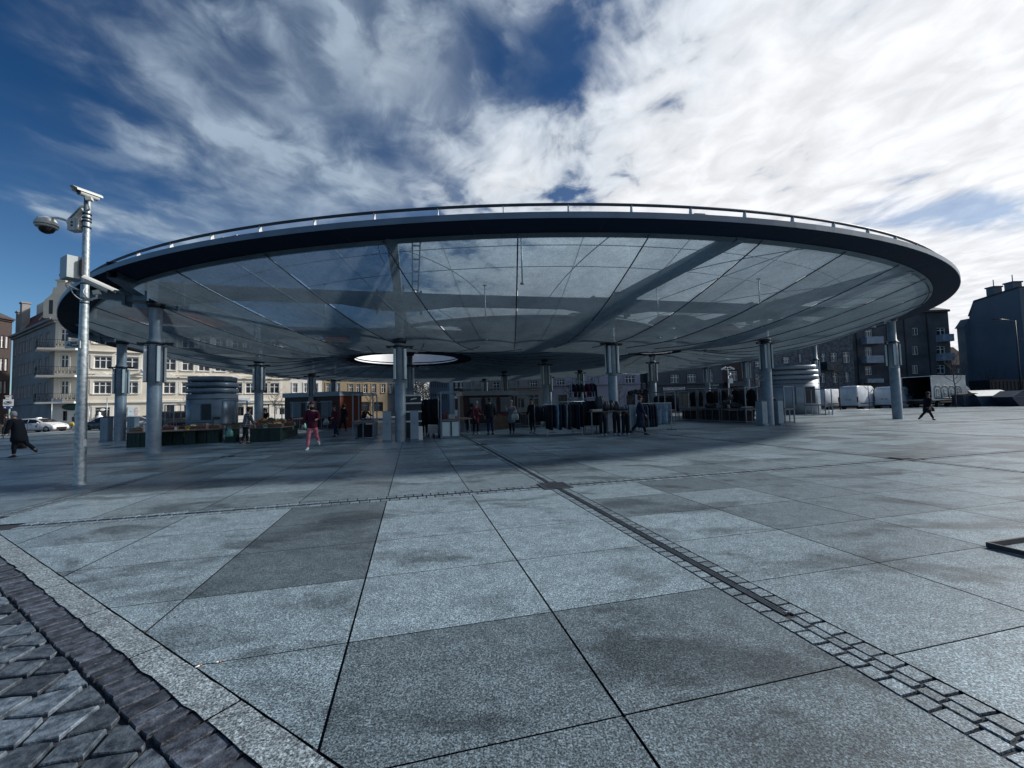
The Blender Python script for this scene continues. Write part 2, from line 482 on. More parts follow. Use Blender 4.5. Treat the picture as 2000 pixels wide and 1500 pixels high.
# sett strips and slot drains
st = MB(); ir = MB()
def sett(mb, u0, u1, v0, v1, g=.009, z=.0005, j=.004):
    a = [(u0+g, v0+g), (u1-g, v0+g), (u1-g, v1-g), (u0+g, v1-g)]
    a = [(x+RND.uniform(-j, j), y+RND.uniform(-j, j)) for x, y in a]
    cu = sum(p[0] for p in a)/4; cv = sum(p[1] for p in a)/4
    mb.t = RND.uniform(.35, .75)
    o = [W(x, y, z-.012) for x, y in a]
    i_ = [W(cu+(x-cu)*.985, cv+(y-cv)*.985, z) for x, y in a]
    mb.add(o+i_, [(0,1,5,4),(1,2,6,5),(2,3,7,6),(3,0,4,7),(4,5,6,7)], False)
def near(u, v, R): 
    p = W(u, v); return in_plaza(p.x, p.y) and p.length < R and u+v > KIN+.15
for (s0, s1) in US:
    v = -7.0
    while v < 46:
        L = RND.uniform(.10, .14)
        if near((s0+s1)/2, v, 42) and not any(a-.1 < v < b_+.1 for a, b_ in VS):
            wds = [s0, s0+.118, s1-.118, s1]
            sett(st, wds[0], wds[1], v, v+L)
            sett(st, wds[2], wds[3], v+.05, v+L+.05)
            if v < .42:
                sett(st, wds[1], wds[2], v+.03, v+L+.03)
        v += L
    for j in range(3):
        u = s0 + .137 + j*.0185
        lo, hi = .52, 45.0
        P0, P1 = W(u, lo, -.004), W(u, hi, -.004)
        if in_plaza(*W(u, 10).xy):
            ir.bar(P0, P1, .008, .012)
for (s0, s1) in VS:
    u = -45.0
    while u < 58:
        L = RND.uniform(.13, .17)
        if near(u, (s0+s1)/2, 34) and not any(a-.12 < u < b_+.02 for a, b_ in US):
            sett(st, u, u+L, s1-.15, s1); sett(st, u+.06, u+L+.06, s0, s0+.15)
        u += L
struct(st.build('paving_strip', M_SETT), 'rows of small granite setts along the drains')
struct(ir.build('drain', M_IRON), 'dark slotted drain gratings set in the paving')

# gully cover where the drain lines meet
g = thing('drain_cover', 'dark square cast iron drain cover at the crossing of the sett strips', 'drain cover', W(2.815, 5.17, 0), YAW)
b = MB()
for sx in (-1, 1):
    b.bar((sx*.24, -.24, .006), (sx*.24, .24, .006), .03, .018); b.bar((-.255, sx*.24, .005), (.255, sx*.24, .005), .03, .018)
b.build('frame', M_IRON, g)
b = MB(); b.box(-.22, .22, -.22, .22, -.008, .004)
for i in range(8):
    b.bar((-.2+i*.057, -.2, .008), (-.2+i*.057, .2, .008), .018, .012)
b.build('grating', M_IRON, g)

# kerb stones, dark sett row and the field-stone carriageway
kb = MB(); dk = MB(); cb = MB()
def KW(a, w, z): # a along the kerb (towards upper left), w across towards the carriageway
    return W(KIN/2 - a/sqrt(2) - w/sqrt(2), KIN/2 + a/sqrt(2) - w/sqrt(2), z)
a = -14.0 + .13
while a < 34:
    L = .975
    n = 9; top = []; 
    for i in range(n+1): top.append((a+.006+(L-.012)*i/n, .004+RND.uniform(0, .006)))
    for i in range(n+1): top.append((a+L-.006-(L-.012)*i/n, .163+RND.uniform(-.010, .006)))
    kb.t = RND.uniform(.48, .62)
    kb.add([KW(x, y, .004) for x, y in top], [tuple(range(len(top)))], False)
    a += L
def dome(mb, poly, z, hgt, t, flat=False):
    cu = sum(p[0] for p in poly)/len(poly); cv = sum(p[1] for p in poly)/len(poly)
    n = len(poly); vs = []
    prof_ = ((.985, -.030), (.965, -.004), (.93, hgt*.9), (.4, hgt)) if flat else ((.97, -.030), (.95, -.005), (.89, hgt*.7), (.3, hgt))
    tu, tv = RND.uniform(-.035, .035), RND.uniform(-.035, .035)
    for k, zz in prof_:
        for x, y in poly:
            dx, dy = (x-cu)*k, (y-cv)*k
            vs.append(W(cu+dx, cv+dy, z+zz+(tu*dx+tv*dy if flat else 0)))
    fs = []
    for r in range(3):
        for i in range(n): fs.append((r*n+i, r*n+(i+1)%n, (r+1)*n+(i+1)%n, (r+1)*n+i))
    fs.append(tuple(3*n+i for i in range(n)))
    mb.t = t
    mb.add(vs, fs, not flat)
def kuv(a, w):
    return (KIN/2 - a/sqrt(2) - w/sqrt(2), KIN/2 + a/sqrt(2) - w/sqrt(2))
a = -12.0
while a < 30:
    L = RND.choice([.10, .115, .13, .145, .16])*RND.uniform(.92, 1.08); g_ = .010
    w0, w1 = .150, .172+RND.uniform(.148, .168)
    pts = []
    for (aa, ww) in ((a+g_, w0), (a+L*.5, w0-.004), (a+L-g_, w0), (a+L-g_+.003, (w0+w1)/2), (a+L-g_, w1), (a+L*.5, w1+.005), (a+g_, w1), (a+g_-.003, (w0+w1)/2)):
        pts.append(kuv(aa+RND.uniform(-.004, .004), ww+RND.uniform(-.004, .004)))
    dome(dk, pts, -.006, .003, RND.choice([.15, .3, .4, .5, .55, .9]), True)
    a += L
CELL = .195
for i in range(-90, 60):
    for j in range(-70, 90):
        u0, v0 = i*CELL, j*CELL
        if u0+v0 > KIN-.2 or u0+v0 < -9: continue
        if W(u0, v0).length > 8: continue
        def jt(ii, jj):
            r = random.Random(ii*7919+jj*104729)
            return (ii*CELL+r.uniform(-.024, .024), jj*CELL+r.uniform(-.024, .024))
        c = [jt(i, j), jt(i+1, j), jt(i+1, j+1), jt(i, j+1)]
        cu = sum(p[0] for p in c)/4; cv = sum(p[1] for p in c)/4
        c = [(cu+(x-cu)*.90, cv+(y-cv)*.90) for x, y in c]
        c = clip(c, -1, -1, -(KIN-.345*sqrt(2)))
        if len(c) < 3: continue
        area = .5*abs(sum(c[k][0]*c[(k+1)%len(c)][1]-c[(k+1)%len(c)][0]*c[k][1] for k in range(len(c))))
        if area < .002: continue
        d = []   # add mid-edge points so the outline wavers
        for k in range(len(c)):
            p, q_ = c[k], c[(k+1) % len(c)]
            d.append((cu+(p[0]-cu)*.97, cv+(p[1]-cv)*.97))
            d.append(((p[0]+q_[0])/2+RND.uniform(-.007, .007), (p[1]+q_[1])/2+RND.uniform(-.007, .007)))
        dome(cb, d, -.008, .002, RND.choice([.1, .2, .35, .45, .55, .7, 1.0]), True)
struct(kb.build('kerb', M_KERB), 'pale rough granite kerb stones along the edge of the square')
struct(dk.build('gutter_setts', M_DARKSETT), 'single row of dark rounded setts beside the kerb')
struct(cb.build('cobbled_road', M_COBBLE), 'blue grey field stones of the cobbled carriageway')
b = MB()
pts = clip([(-30, -30), (30, -30), (30, 30), (-30, 30)], -1, -1, -KIN)
b.add([W(u, v, -.03) for u, v in pts], [tuple(range(len(pts)))], False)
struct(b.build('road_bed', mat('cobble_joint', (.022, .026, .034), rough=.9, scale=14, bump=.5)), 'dark sandy joints of the cobbled carriageway')

# pavements in front of the houses, far kerb
M_PAVE = mat('pavement', (.17, .19, .21), rough=.7, scale=2)
def strip_poly(name, pts, z0, z1, m, label):
    b = MB(); b.prism(pts, z0, z1); return struct(b.build(name, m), label)

# ------------------------------------------------------------------ market canopy
CX, CY, CA, CB, CT = 0.0, 33.7, 27.4, 23.4, .055
TILT = .010
ctc, cts = cos(CT), sin(CT)
def ell_pt(rho, t, off=0.0):
    """t = 0 towards the camera, growing to the right; off = metres inwards from the outline"""
    tt = (t+pi) % (2*pi)-pi
    off += .40*math.exp(-((tt+.84)/.28)**2)
    x = (CA*rho-off)*sin(t); y = -(CB*rho-off)*cos(t)
    return CX + x*ctc - y*cts, CY + x*cts + y*ctc
def ell_rt(x, y):
    dx, dy = x-CX, y-CY
    u = (dx*ctc+dy*cts)/CA; v = (-dx*cts+dy*ctc)/CB
    return hypot(u, v), atan2(u, -v)
OCULI = [(-7.5, 29.6, 4.6, 4.98), (10.9, 30.6, 1.7, 5.0)]
PROF = [(0, 4.62), (.25, 4.60), (.42, 4.48), (.55, 4.40), (.65, 4.40), (.714, 4.55), (.80, 4.93), (.872, 5.42), (.92, 5.80), (.962, 6.15), (1.0, 6.4)]
def prof(r):
    for i in range(len(PROF)-1):
        if r <= PROF[i+1][0]:
            x0, y0 = PROF[i]; x1, y1 = PROF[i+1]
            m0 = (y1-PROF[i-1][1])/(x1-PROF[i-1][0]) if i > 0 else 0
            m1 = (PROF[i+2][1]-y0)/(PROF[i+2][0]-x0) if i+2 < len(PROF) else (y1-y0)/(x1-x0)
            h = x1-x0; t = (r-x0)/h
            return (2*t**3-3*t*t+1)*y0+(t**3-2*t*t+t)*h*m0+(-2*t**3+3*t*t)*y1+(t**3-t*t)*h*m1
    return PROF[-1][1]
NSEAM, T0 = 44, -.037
def mem_h(x, y):
    r, t = ell_rt(x, y)
    h = prof(r)
    if r > .5:
        am = .17*sin(pi*min(1, max(0, (.965-r)/.46)))
        h += am*(abs(sin(NSEAM/2*(t-T0)))-.55)
    for ox, oy, orad, oh in OCULI:
        d = hypot(x-ox, y-oy)-orad
        w = 1 if d < 0 else math.exp(-(d/2.4)**2)
        h = h*(1-w)+oh*w
        if d > 0:
            a = atan2(x-ox, oy-y)
            h += .05*math.exp(-((d-2.0)/2.0)**2)*(abs(sin(10*a))-.5)
    return h + TILT*x

def fabric(name, col, transp, transl, rough=.6, weave=True):
    m = bpy.data.materials.new(name); m.use_nodes = True
    T = NT(m.node_tree); m.node_tree.nodes.clear()
    out = T.n('ShaderNodeOutputMaterial'); tc = T.n('ShaderNodeTexCoord').outputs['Object']
    nz = T.n('ShaderNodeTexNoise', {'Vector': tc, 'Scale': .9, 'Detail': 6, 'Roughness': .65}).outputs['Fac']
    nf = T.n('ShaderNodeTexNoise', {'Vector': tc, 'Scale': 14.0, 'Detail': 3, 'Roughness': .7}).outputs['Fac']
    k = T.math('MULTIPLY_ADD', T.ss(nz, .3, .72), .30, .72)
    k = T.math('MULTIPLY', k, T.math('MULTIPLY_ADD', T.ss(nf, .3, .7), .22, .88))
    n4 = T.n('ShaderNodeTexNoise', {'Vector': tc, 'Scale': 45.0, 'Detail': 1, 'Roughness': .5}).outputs['Fac']
    cc = T.n('ShaderNodeCombineColor', {0: T.math('MULTIPLY', k, col[0]), 1: T.math('MULTIPLY', k, col[1]), 2: T.math('MULTIPLY', k, col[2])}).outputs[0]
    wr = T.n('ShaderNodeTexNoise', {'Vector': tc, 'Scale': 5.0, 'Detail': 7, 'Roughness': .7, 'Distortion': .8}).outputs['Fac']
    bn = T.n('ShaderNodeBump', {'Height': wr, 'Strength': .5, 'Distance': .06}).outputs[0]
    di = T.n('ShaderNodeBsdfPrincipled', {'Base Color': cc, 'Roughness': rough, 'Specular IOR Level': .15, 'Normal': bn}).outputs[0]
    tl = T.n('ShaderNodeBsdfTranslucent', {'Color': cc, 'Normal': bn}).outputs[0]
    s1 = T.n('ShaderNodeMixShader', {0: transl, 1: di, 2: tl}).outputs[0]
    tp = T.n('ShaderNodeBsdfTransparent', {'Color': (.70, .87, 1.0, 1)}).outputs[0]
    f = transp
    if weave:
        # open weave: the holes close up at a slant
        w = T.n('ShaderNodeLayerWeight', {'Blend': .5}).outputs['Facing']
        f = T.math('MULTIPLY', transp, T.math('POWER', T.math('SUBTRACT', 1.0, w), 2.0))
        f = T.math('MULTIPLY', f, T.math('MULTIPLY_ADD', nf, .5, .75))
        f = T.math('MULTIPLY', f, T.math('MULTIPLY_ADD', wr, .6, .70))
        f = T.math('MULTIPLY', f, T.math('MULTIPLY_ADD', T.ss(n4, .3, .7), .45, .78))
    s2 = T.n('ShaderNodeMixShader', {0: f, 1: s1, 2: tp}).outputs[0]
    m.node_tree.links.new(s2, out.inputs[0])
    return m
M_MESH = fabric('mesh_fabric', (.22, .29, .34), .84, .16)
M_ROOF = fabric('roof_fabric', (.13, .18, .24), .03, .18, weave=False)
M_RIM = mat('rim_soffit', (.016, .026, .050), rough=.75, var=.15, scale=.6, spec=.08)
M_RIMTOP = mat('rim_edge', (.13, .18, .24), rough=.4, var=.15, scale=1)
M_STEEL = mat('painted_steel', (.12, .165, .215), rough=.45, var=.14, scale=2.5)
M_COL = mat('column_paint', (.235, .285, .335), rough=.42, var=.16, scale=3, bump=.15, bscale=30)
M_DARK = mat('dark_metal', (.02, .024, .032), rough=.5, var=.2)
M_SEAM = mat('seam_cable', (.10, .12, .15), rough=.28, metal=.85, var=.1)
M_GALV = mat('galvanised', (.36, .41, .44), rough=.45, metal=.7, var=.32, scale=14)
M_LAMP = mat('lamp_diffuser', (.70, .74, .75), rough=.4, var=.06)
M_WHITE = mat('white_sheet', (.72, .74, .75), rough=.5, var=.06, scale=1.5)

can = thing('market_canopy', 'huge oval market canopy of translucent mesh fabric with dark rim standing on many steel columns', 'canopy', (0, 0, 0))
# lower membrane
mb = MB(); mb.smooth = True
FR = [0.0, .012, .13, .27, .41, .55, .69, .83, .96]
TS = [T0+2*pi*(k+f)/NSEAM for k in range(NSEAM) for f in FR]
NTH, NRH = len(TS), 62
idx = {}; rs_ = random.Random(21)
slit = {}
for k in range(NSEAM):
    on = False
    for i in range(NRH):
        if rs_.random() < .45: on = rs_.random() < .5
        slit[k, i] = on
for i in range(NRH+1):
    rho = .965*(i/NRH)**.85
    for j in range(NTH):
        x, y = ell_pt(rho, TS[j])
        idx[i, j] = len(mb.v); mb.v.append((x, y, mem_h(x, y)))
for i in range(NRH):
    rho = .965*((i+.5)/NRH)**.85
    for j in range(NTH):
        if j % len(FR) == 0 and .60 < rho < .93 and slit[j//len(FR), i]: continue
        q = [idx[i, j], idx[i, (j+1)%NTH], idx[i+1, (j+1)%NTH], idx[i+1, j]]
        cx = sum(mb.v[k][0] for k in q)/4; cy = sum(mb.v[k][1] for k in q)/4
        if any(hypot(cx-o[0], cy-o[1]) < o[2]-.45 for o in OCULI): continue
        mb.f.append(q); mb.m.append(0); mb.tone.append(.5); mb.sm.append(True)
mb.build('membrane', M_MESH, can, fix=False)
# seams: one part, too many to be told apart
mb = MB()
for k in range(NSEAM):
    t = T0 + 2*pi*k/NSEAM
    pts = []
    for i in range(22):
        r = .54+(.964-.54)*i/21
        x, y = ell_pt(r, t); pts.append((x, y, mem_h(x, y)-.035))
    if any(any(hypot(p[0]-o[0], p[1]-o[1]) < o[2] for o in OCULI) for p in pts): 
        pts = [p for p in pts if not any(hypot(p[0]-o[0], p[1]-o[1]) < o[2]-.1 for o in OCULI)]
    if len(pts) > 2: mb.tube(pts, .022, 6)
for ox, oy, orad, oh in OCULI:
    n = 26 if orad > 3 else 12
    for k in range(n):
        a = 2*pi*(k+.3)/n; pts = []
        for i in range(12):
            d = orad-.15+i*(.62 if orad > 3 else .4)
            x, y = ox+d*sin(a), oy-d*cos(a)
            if ell_rt(x, y)[0] > .68: break
            if any(hypot(x-o[0], y-o[1]) < o[2]-.2 for o in OCULI if o[0] != ox): break
            pts.append((x, y, mem_h(x, y)-.03))
        if len(pts) > 2: mb.tube(pts, .018, 6)
mb.build('seam_cables', M_SEAM, can)
mb = MB()
for k in range(NSEAM):
    t = T0 + 2*pi*(k+.5)/NSEAM
    pts = []
    for i in range(16):
        r = .60+(.962-.60)*i/15
        x, y = ell_pt(r, t+.02*sin(k*5.1)); pts.append((x, y, mem_h(x, y)+.03))
    mb.tube(pts, .009, 5)
mb.build('stay_wires', M_GALV, can)

# rim ring
def ring(name, m, sect, n=220, arc=None):
    mb = MB(); vs = []; k = len(sect)
    for i in range(n):
        t = 2*pi*i/n
        for off, z in sect:
            x, y = ell_pt(1.0, t, off); vs.append((x, y, 6.2+TILT*x+z))
    fs = [(i*k+j, ((i+1)%n)*k+j, ((i+1)%n)*k+(j+1)%k, i*k+(j+1)%k) for i in range(n) for j in range(k)]
    mb.add(vs, fs, False)
    return mb.build(name, m, can)
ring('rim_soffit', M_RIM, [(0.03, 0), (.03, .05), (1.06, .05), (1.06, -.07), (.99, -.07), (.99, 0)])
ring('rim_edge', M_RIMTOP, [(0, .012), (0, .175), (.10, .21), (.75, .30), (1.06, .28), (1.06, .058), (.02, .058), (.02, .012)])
jm = MB()
for i in range(48):
    t = 2*pi*(i+.35)/48
    x0, y0 = ell_pt(1, t, .06); x1, y1 = ell_pt(1, t+.004, .98)
    jm.bar((x0, y0, 6.198+TILT*x0), (x1, y1, 6.198+TILT*x1), .014, .008)
jm.build('rim_joints', M_DARK, can)['kind'] = 'stuff'
# handrail above the rim
rail = None
mb = MB(); pts = []
for i in range(240):
    t = 2*pi*i/240; x, y = ell_pt(1, t, .34); pts.append((x, y, 6.2+TILT*x+.53))
mb.tube(pts, .042, 8, closed=True)
rail = mb.build('handrail', mat('rail_paint', (.035, .05, .07), rough=.55, spec=.3), can)
fin = MB(); fin.prism([(-.05, -.14), (.10, -.14), (.05, .13), (-.03, .13)], -.012, .012, axis='x')
fin_me = fin.mesh('railing_post', mat('post_paint', (.55, .58, .60), rough=.4))
for i in range(98):
    t = 2*pi*(i+.2)/98 + .0
    x, y = ell_pt(1, t, .34)
    x2, y2 = ell_pt(1, t+.001, .34); a = atan2(y2-y, x2-x)
    o = obj('railing_post', fin_me, rail, (x, y, 6.2+TILT*x+.38)); o.rotation_euler = (0, 0, a)
def roofbox(px, py, L):
    p = at(px, py, 10.9); r, t = ell_rt(p.x, p.y); x, y = ell_pt(1, t, .6)
    return x, y, t
for px_ in (355, 395, 1385, 1395):
    x, y, t = roofbox(px_, 430, 1)
    b = MB(); b.cbox((0,0,0), .34, .2, .09); b.cbox((.02,0,.06), .2, .14, .05)
    o = b.build('gutter_outlet', M_GALV, can, loc=(x, y, 6.2+TILT*x+.39)); o.rotation_euler = (0, 0, t)

# oculus rings
for i, (ox, oy, orad, oh) in enumerate(OCULI):
    z = oh+TILT*ox-.03; w = 1.0 if orad > 3 else .5
    b = MB(); b.lathe([(orad, 0), (orad, .22), (orad-w, .22), (orad-w, 0), (orad, 0)], 72 if orad > 3 else 40, c=(ox, oy, z))
    b.build('oculus_ring', M_RIM, can)
    b = MB(); top = 6.45+TILT*ox
    b.lathe([(orad-w-.02, z+.05), (orad-w+.30, top)], 72 if orad > 3 else 40, c=(ox, oy, 0))
    b.build('oculus_lining', M_WHITE, can)
    b = MB()
    b.lathe([(orad-w+.30, top), (orad-w+.30, top+.12), (orad-w+.45, top+.12), (orad-w+.45, top)], 60, c=(ox, oy, 0))
    b.build('oculus_upstand', M_RIMTOP, can)

# columns ------------------------------------------------------------------
COLS = {'a': (-13.4, 15.4), 'b': (-4.87, 17.9), 'c': (4.95, 20.2), 'd': (14.1, 22.7), 'e': (23.75, 25.5),
        'f': (-21.9, 23.0), 'g': (-14.6, 23.7), 'h': (-6.5, 26.2), 'i': (2.4, 29.3), 'j': (11.0, 32.0), 'k': (20.0, 35.0), 'l': (27.3, 36.9),
        'm': (-15.7, 32.2), 'n': (-16.3, 37.6), 'o': (-3.0, 45.0), 'p': (-.7, 38.5), 'q': (6.6, 39.5), 'r': (19.5, 41.0), 's': (4.0, 44.0)}
def br_h(x): return 4.24 + .022*max(-6, x)


lampb = MB(); lampb.box(-.048, .048, -.035, .035, 0, 1.32)
lamp_me = lampb.mesh('lamp', M_LAMP)
lampc = MB(); lampc.box(-.056, .056, .036, .075, -.03, 1.35); lampc.box(-.056, .056, -.04, .036, -.03, -.002); lampc.box(-.056, .056, -.04, .036, 1.322, 1.35)
lampc_me = lampc.mesh('lamp_housing', M_DARK)
for ci, (key, (x, y)) in enumerate(COLS.items()):
    hb = br_h(x); r = .225 if key not in 'ef' else .25
    top = 5.95+TILT*x
    b = MB()
    b.lathe([(r, 0.0), (r, hb-1.62), (r*.97, hb-1.615), (r*.97, hb-1.60), (r, hb-1.595), (r, hb+.12), (r*.86, hb+.14), (r*.86, top)], 24, c=(0, 0, 0))
    c = b.build('column', M_COL, can, loc=(x, y, 0))
    b = MB()
    mh = mem_h(x, y)
    b.lathe([(r*.87, mh-.16), (r+.04, mh-.14), (r+.07, mh-.02), (r+.05, mh+.05), (r*.87, mh+.05)], 24)
    b.build('collar', M_DARK, c)
    b = MB(); b.lathe([(r+.002, hb-.05), (r+.06, hb-.05), (r+.06, hb+.03), (r+.002, hb+.03)], 24)
    for a in range(2):
        d = Vector((cos(YAW+a*pi), sin(YAW+a*pi), 0))
        b.bar(d*(r+.04)+Vector((0,0,hb)), d*(r+.36)+Vector((0,0,hb)), .09, .05)
        b.bar(d*(r+.15)+Vector((0,0,hb-.05)), d*(r+.33)+Vector((0,0,hb-.05)), .12, .06)
    b.build('bracket', M_DARK, c)
    for a in range(4):
        ang = YAW - pi/2 + pi/4 + a*pi/2
        d = Vector((cos(ang), sin(ang), 0))
        l_ = obj('lamp', lamp_me, c, d*(r+.078)+Vector((0, 0, hb-1.45)), ang+pi/2)
        l2 = obj('lamp_housing', lampc_me, c, d*(r+.078)+Vector((0, 0, hb-1.45)), ang+pi/2)

# beams ------------------------------------------------------------------
def beam(p, q, hp=True, hq=True, w=.30):
    p = Vector((*p, 6.26+TILT*p[0])); q = Vector((*q, 6.26+TILT*q[0]))
    d = q-p; L = d.length; n = d.normalized(); side = Vector((n.y, -n.x, 0))
    st = []
    def sec(s, lo, hi): st.append((p+n*s, lo, hi))
    sec(0, -.50 if hp else -.24, .31 if hp else .24)
    if hp: sec(.95, -.48, .31); sec(.96, -.46, .27); sec(2.4, -.26, .26)
    if hq: sec(L-2.4, -.26, .26); sec(L-.96, -.46, .27); sec(L-.95, -.48, .31)
    sec(L, -.50 if hq else -.16, .31 if hq else .16)
    rings = []
    for c, lo, hi in st:
        rings.append([c+side*w/2+Vector((0,0,lo)), c-side*w/2+Vector((0,0,lo)), c-side*w/2+Vector((0,0,hi)), c+side*w/2+Vector((0,0,hi))])
    b = MB(); b.loft(rings, smooth=False)
    for s in ([.93] if hp else [])+([L-.93] if hq else []):
        b.cbox(p+n*s+Vector((0,0,-.13)), .10, w+.14, .98, Matrix.Rotation(atan2(n.y, n.x), 3, 'Z'))
    return b.build('beam', M_STEEL, can)
K = COLS
for a, c in ('ab', 'bc', 'cd', 'de', 'fg', 'gh', 'hi', 'ij', 'jk', 'kl', 'mn', 'pq', 'ag', 'bh', 'ci', 'dj', 'ek', 'gm', 'ip', 'jq', 'kr', 'po', 'qs'):
    beam(K[a], K[c])
def to_rim(k, d, off=1.0):
    x, y = K[k]; s = 0
    while s < 30:
        if ell_rt(x+d.x*s, y+d.y*s)[0] > 1-off/25: break
        s += .1
    if s > 1.2: beam((x, y), (x+d.x*s, y+d.y*s), True, False)
for k in 'abcde': to_rim(k, -GV)
to_rim('a', -GU); to_rim('f', -GU); to_rim('e', GU); to_rim('l', GU); to_rim('f', -GV); to_rim('m', -GU); to_rim('l', GV); to_rim('r', GU); to_rim('r', GV); to_rim('n', GV); to_rim('n', -GU); to_rim('o', GV); to_rim('s', GV)
# inspection ladder under the beam by the front column
b = MB(); p0 = Vector((K['b'][0]+.62, K['b'][1]-.2, 0)); 
for s in (0, .22):
    pts = [p0+GU*s*0 - GV*q_ + Vector((0,0,6.05+.02*q_)) for q_ in (0, 6.4)]
    b.bar(pts[0]+GU*s, pts[1]+GU*s, .04, .07)
for i in range(6):
    c0 = p0 - GV*(.6+i*1.1) + Vector((0,0,6.07+.02*i)); b.bar(c0, c0+GU*.22, .04, .04)
b.build('cable_ladder', M_STEEL, can)

# upper roof: opaque skin over the middle, light ridge cables over the outer ring
mb = MB(); mb.smooth = True; idx = {}
NR2, NT2 = 30, 160
for i in range(NR2+1):
    rho = .43*i/NR2
    for j in range(NT2):
        x, y = ell_pt(rho, 2*pi*j/NT2); idx[i, j] = len(mb.v)
        mb.v.append((x, y, 6.62+TILT*x+.35*(1-(rho/.43)**2)))
for i in range(NR2):
    for j in range(NT2):
        q = [idx[i, j], idx[i, (j+1)%NT2], idx[i+1, (j+1)%NT2], idx[i+1, j]]
        cx = sum(mb.v[k][0] for k in q)/4; cy = sum(mb.v[k][1] for k in q)/4
        if any(hypot(cx-o[0], cy-o[1]) < o[2]-.3 for o in OCULI): continue
        mb.f.append(q); mb.m.append(0); mb.tone.append(.5); mb.sm.append(True)
mb.build('upper_roof', M_ROOF, can, fix=False)
mb = MB()
for k in range(30):
    t = 2*pi*(k+.4)/30; pts = []
    tw = .16*sin(k*2.3)
    for i in range(14):
        s = i/13; x, y = ell_pt(.43+(.975-.43)*s, t+tw*s*s)
        pts.append((x, y, 6.62+TILT*x-.12*s+.42*sin(pi*s)))
    mb.tube(pts, .018, 6)
for rr, hh in ((.75, .34), (.84, .38)):
    pts = []
    for i in range(120):
        t = 2*pi*i/120; x, y = ell_pt(rr, t); pts.append((x, y, 6.6+TILT*x+hh))
    mb.tube(pts, .014, 6, closed=True)
mb.build('ridge_cables', M_STEEL, can)
b = MB(); pts = []
for i in range(160):
    t = 2*pi*i/160; x, y = ell_pt(.43, t); pts.append((x, y, 6.55+TILT*x))
b.tube(pts, .11, 8, closed=True); b.build('ring_tube', M_STEEL, can)
# slim hanger masts between the membranes
for px_, y0, y1, Y in ((1022, 462, 622, 13.2), (950, 572, 700, 18.5), (1485, 485, 610, 19.0), (635, 560, 660, 17.5), (1287, 575, 650, 19.5), (505, 640, 700, 22.0)):
    q = at(px_, y1, Y); b = MB()
    zt = 6.95+TILT*q.x; zb = mem_h(q.x, q.y)-.06
    b.cyl((0, 0, zb), (0, 0, zt), .024, n=8); b.lathe([(.024, zb), (.07, zb+.01), (.07, zb+.04), (.024, zb+.05)], 12); b.lathe([(.024, zt-.04), (.10, zt-.02), (.10, zt), (0, zt)], 12)
    b.build('hanger', M_GALV, can, loc=(q.x, q.y, 0))

# ------------------------------------------------------------------ buildings
M_GLASS = glass_mat('window_glass')
M_FRAME = mat('window_frame', (.74, .75, .75), rough=.5, var=.08)
M_FRAMED = mat('dark_window_frame', (.05, .055, .06), rough=.5, var=.1)
WIN = {}
def win_meshes(w, h, style):
    k = (round(w, 2), round(h, 2), style)
    if k in WIN: return WIN[k]
    p = MB(); p.quad((0, 0, 0), (w, 0, 0), (w, 0, h), (0, 0, h))
    pane = p.mesh('window', M_GLASS, fix=False)
    f = MB(); b = .075 if style != 'dark' else .06; y0, y1 = -.055, .02
    f.box(0, b, y0, y1, 0, h); f.box(w-b, w, y0, y1, 0, h); f.box(b, w-b, y0, y1, 0, b); f.box(b, w-b, y0, y1, h-b, h)
    if style in ('cross', 'dark'):
        f.box(w/2-.05, w/2+.05, y0-.012, y1-.01, b, h-b); f.box(b, w-b, y0-.004, y1-.004, h*.62, h*.62+.08)
    elif style == 'triple':
        for q in (1/3, 2/3): f.box(w*q-.045, w*q+.045, y0-.012, y1-.01, b, h-b)
        f.box(b, w-b, y0-.004, y1-.004, h*.66, h*.66+.08)
    elif style == 'half':
        f.box(w/2-.04, w/2+.04, y0-.012, y1-.01, b, h-b)
    fr = f.mesh('frame', M_FRAMED if style == 'dark' else M_FRAME)
    WIN[k] = (pane, fr); return WIN[k]

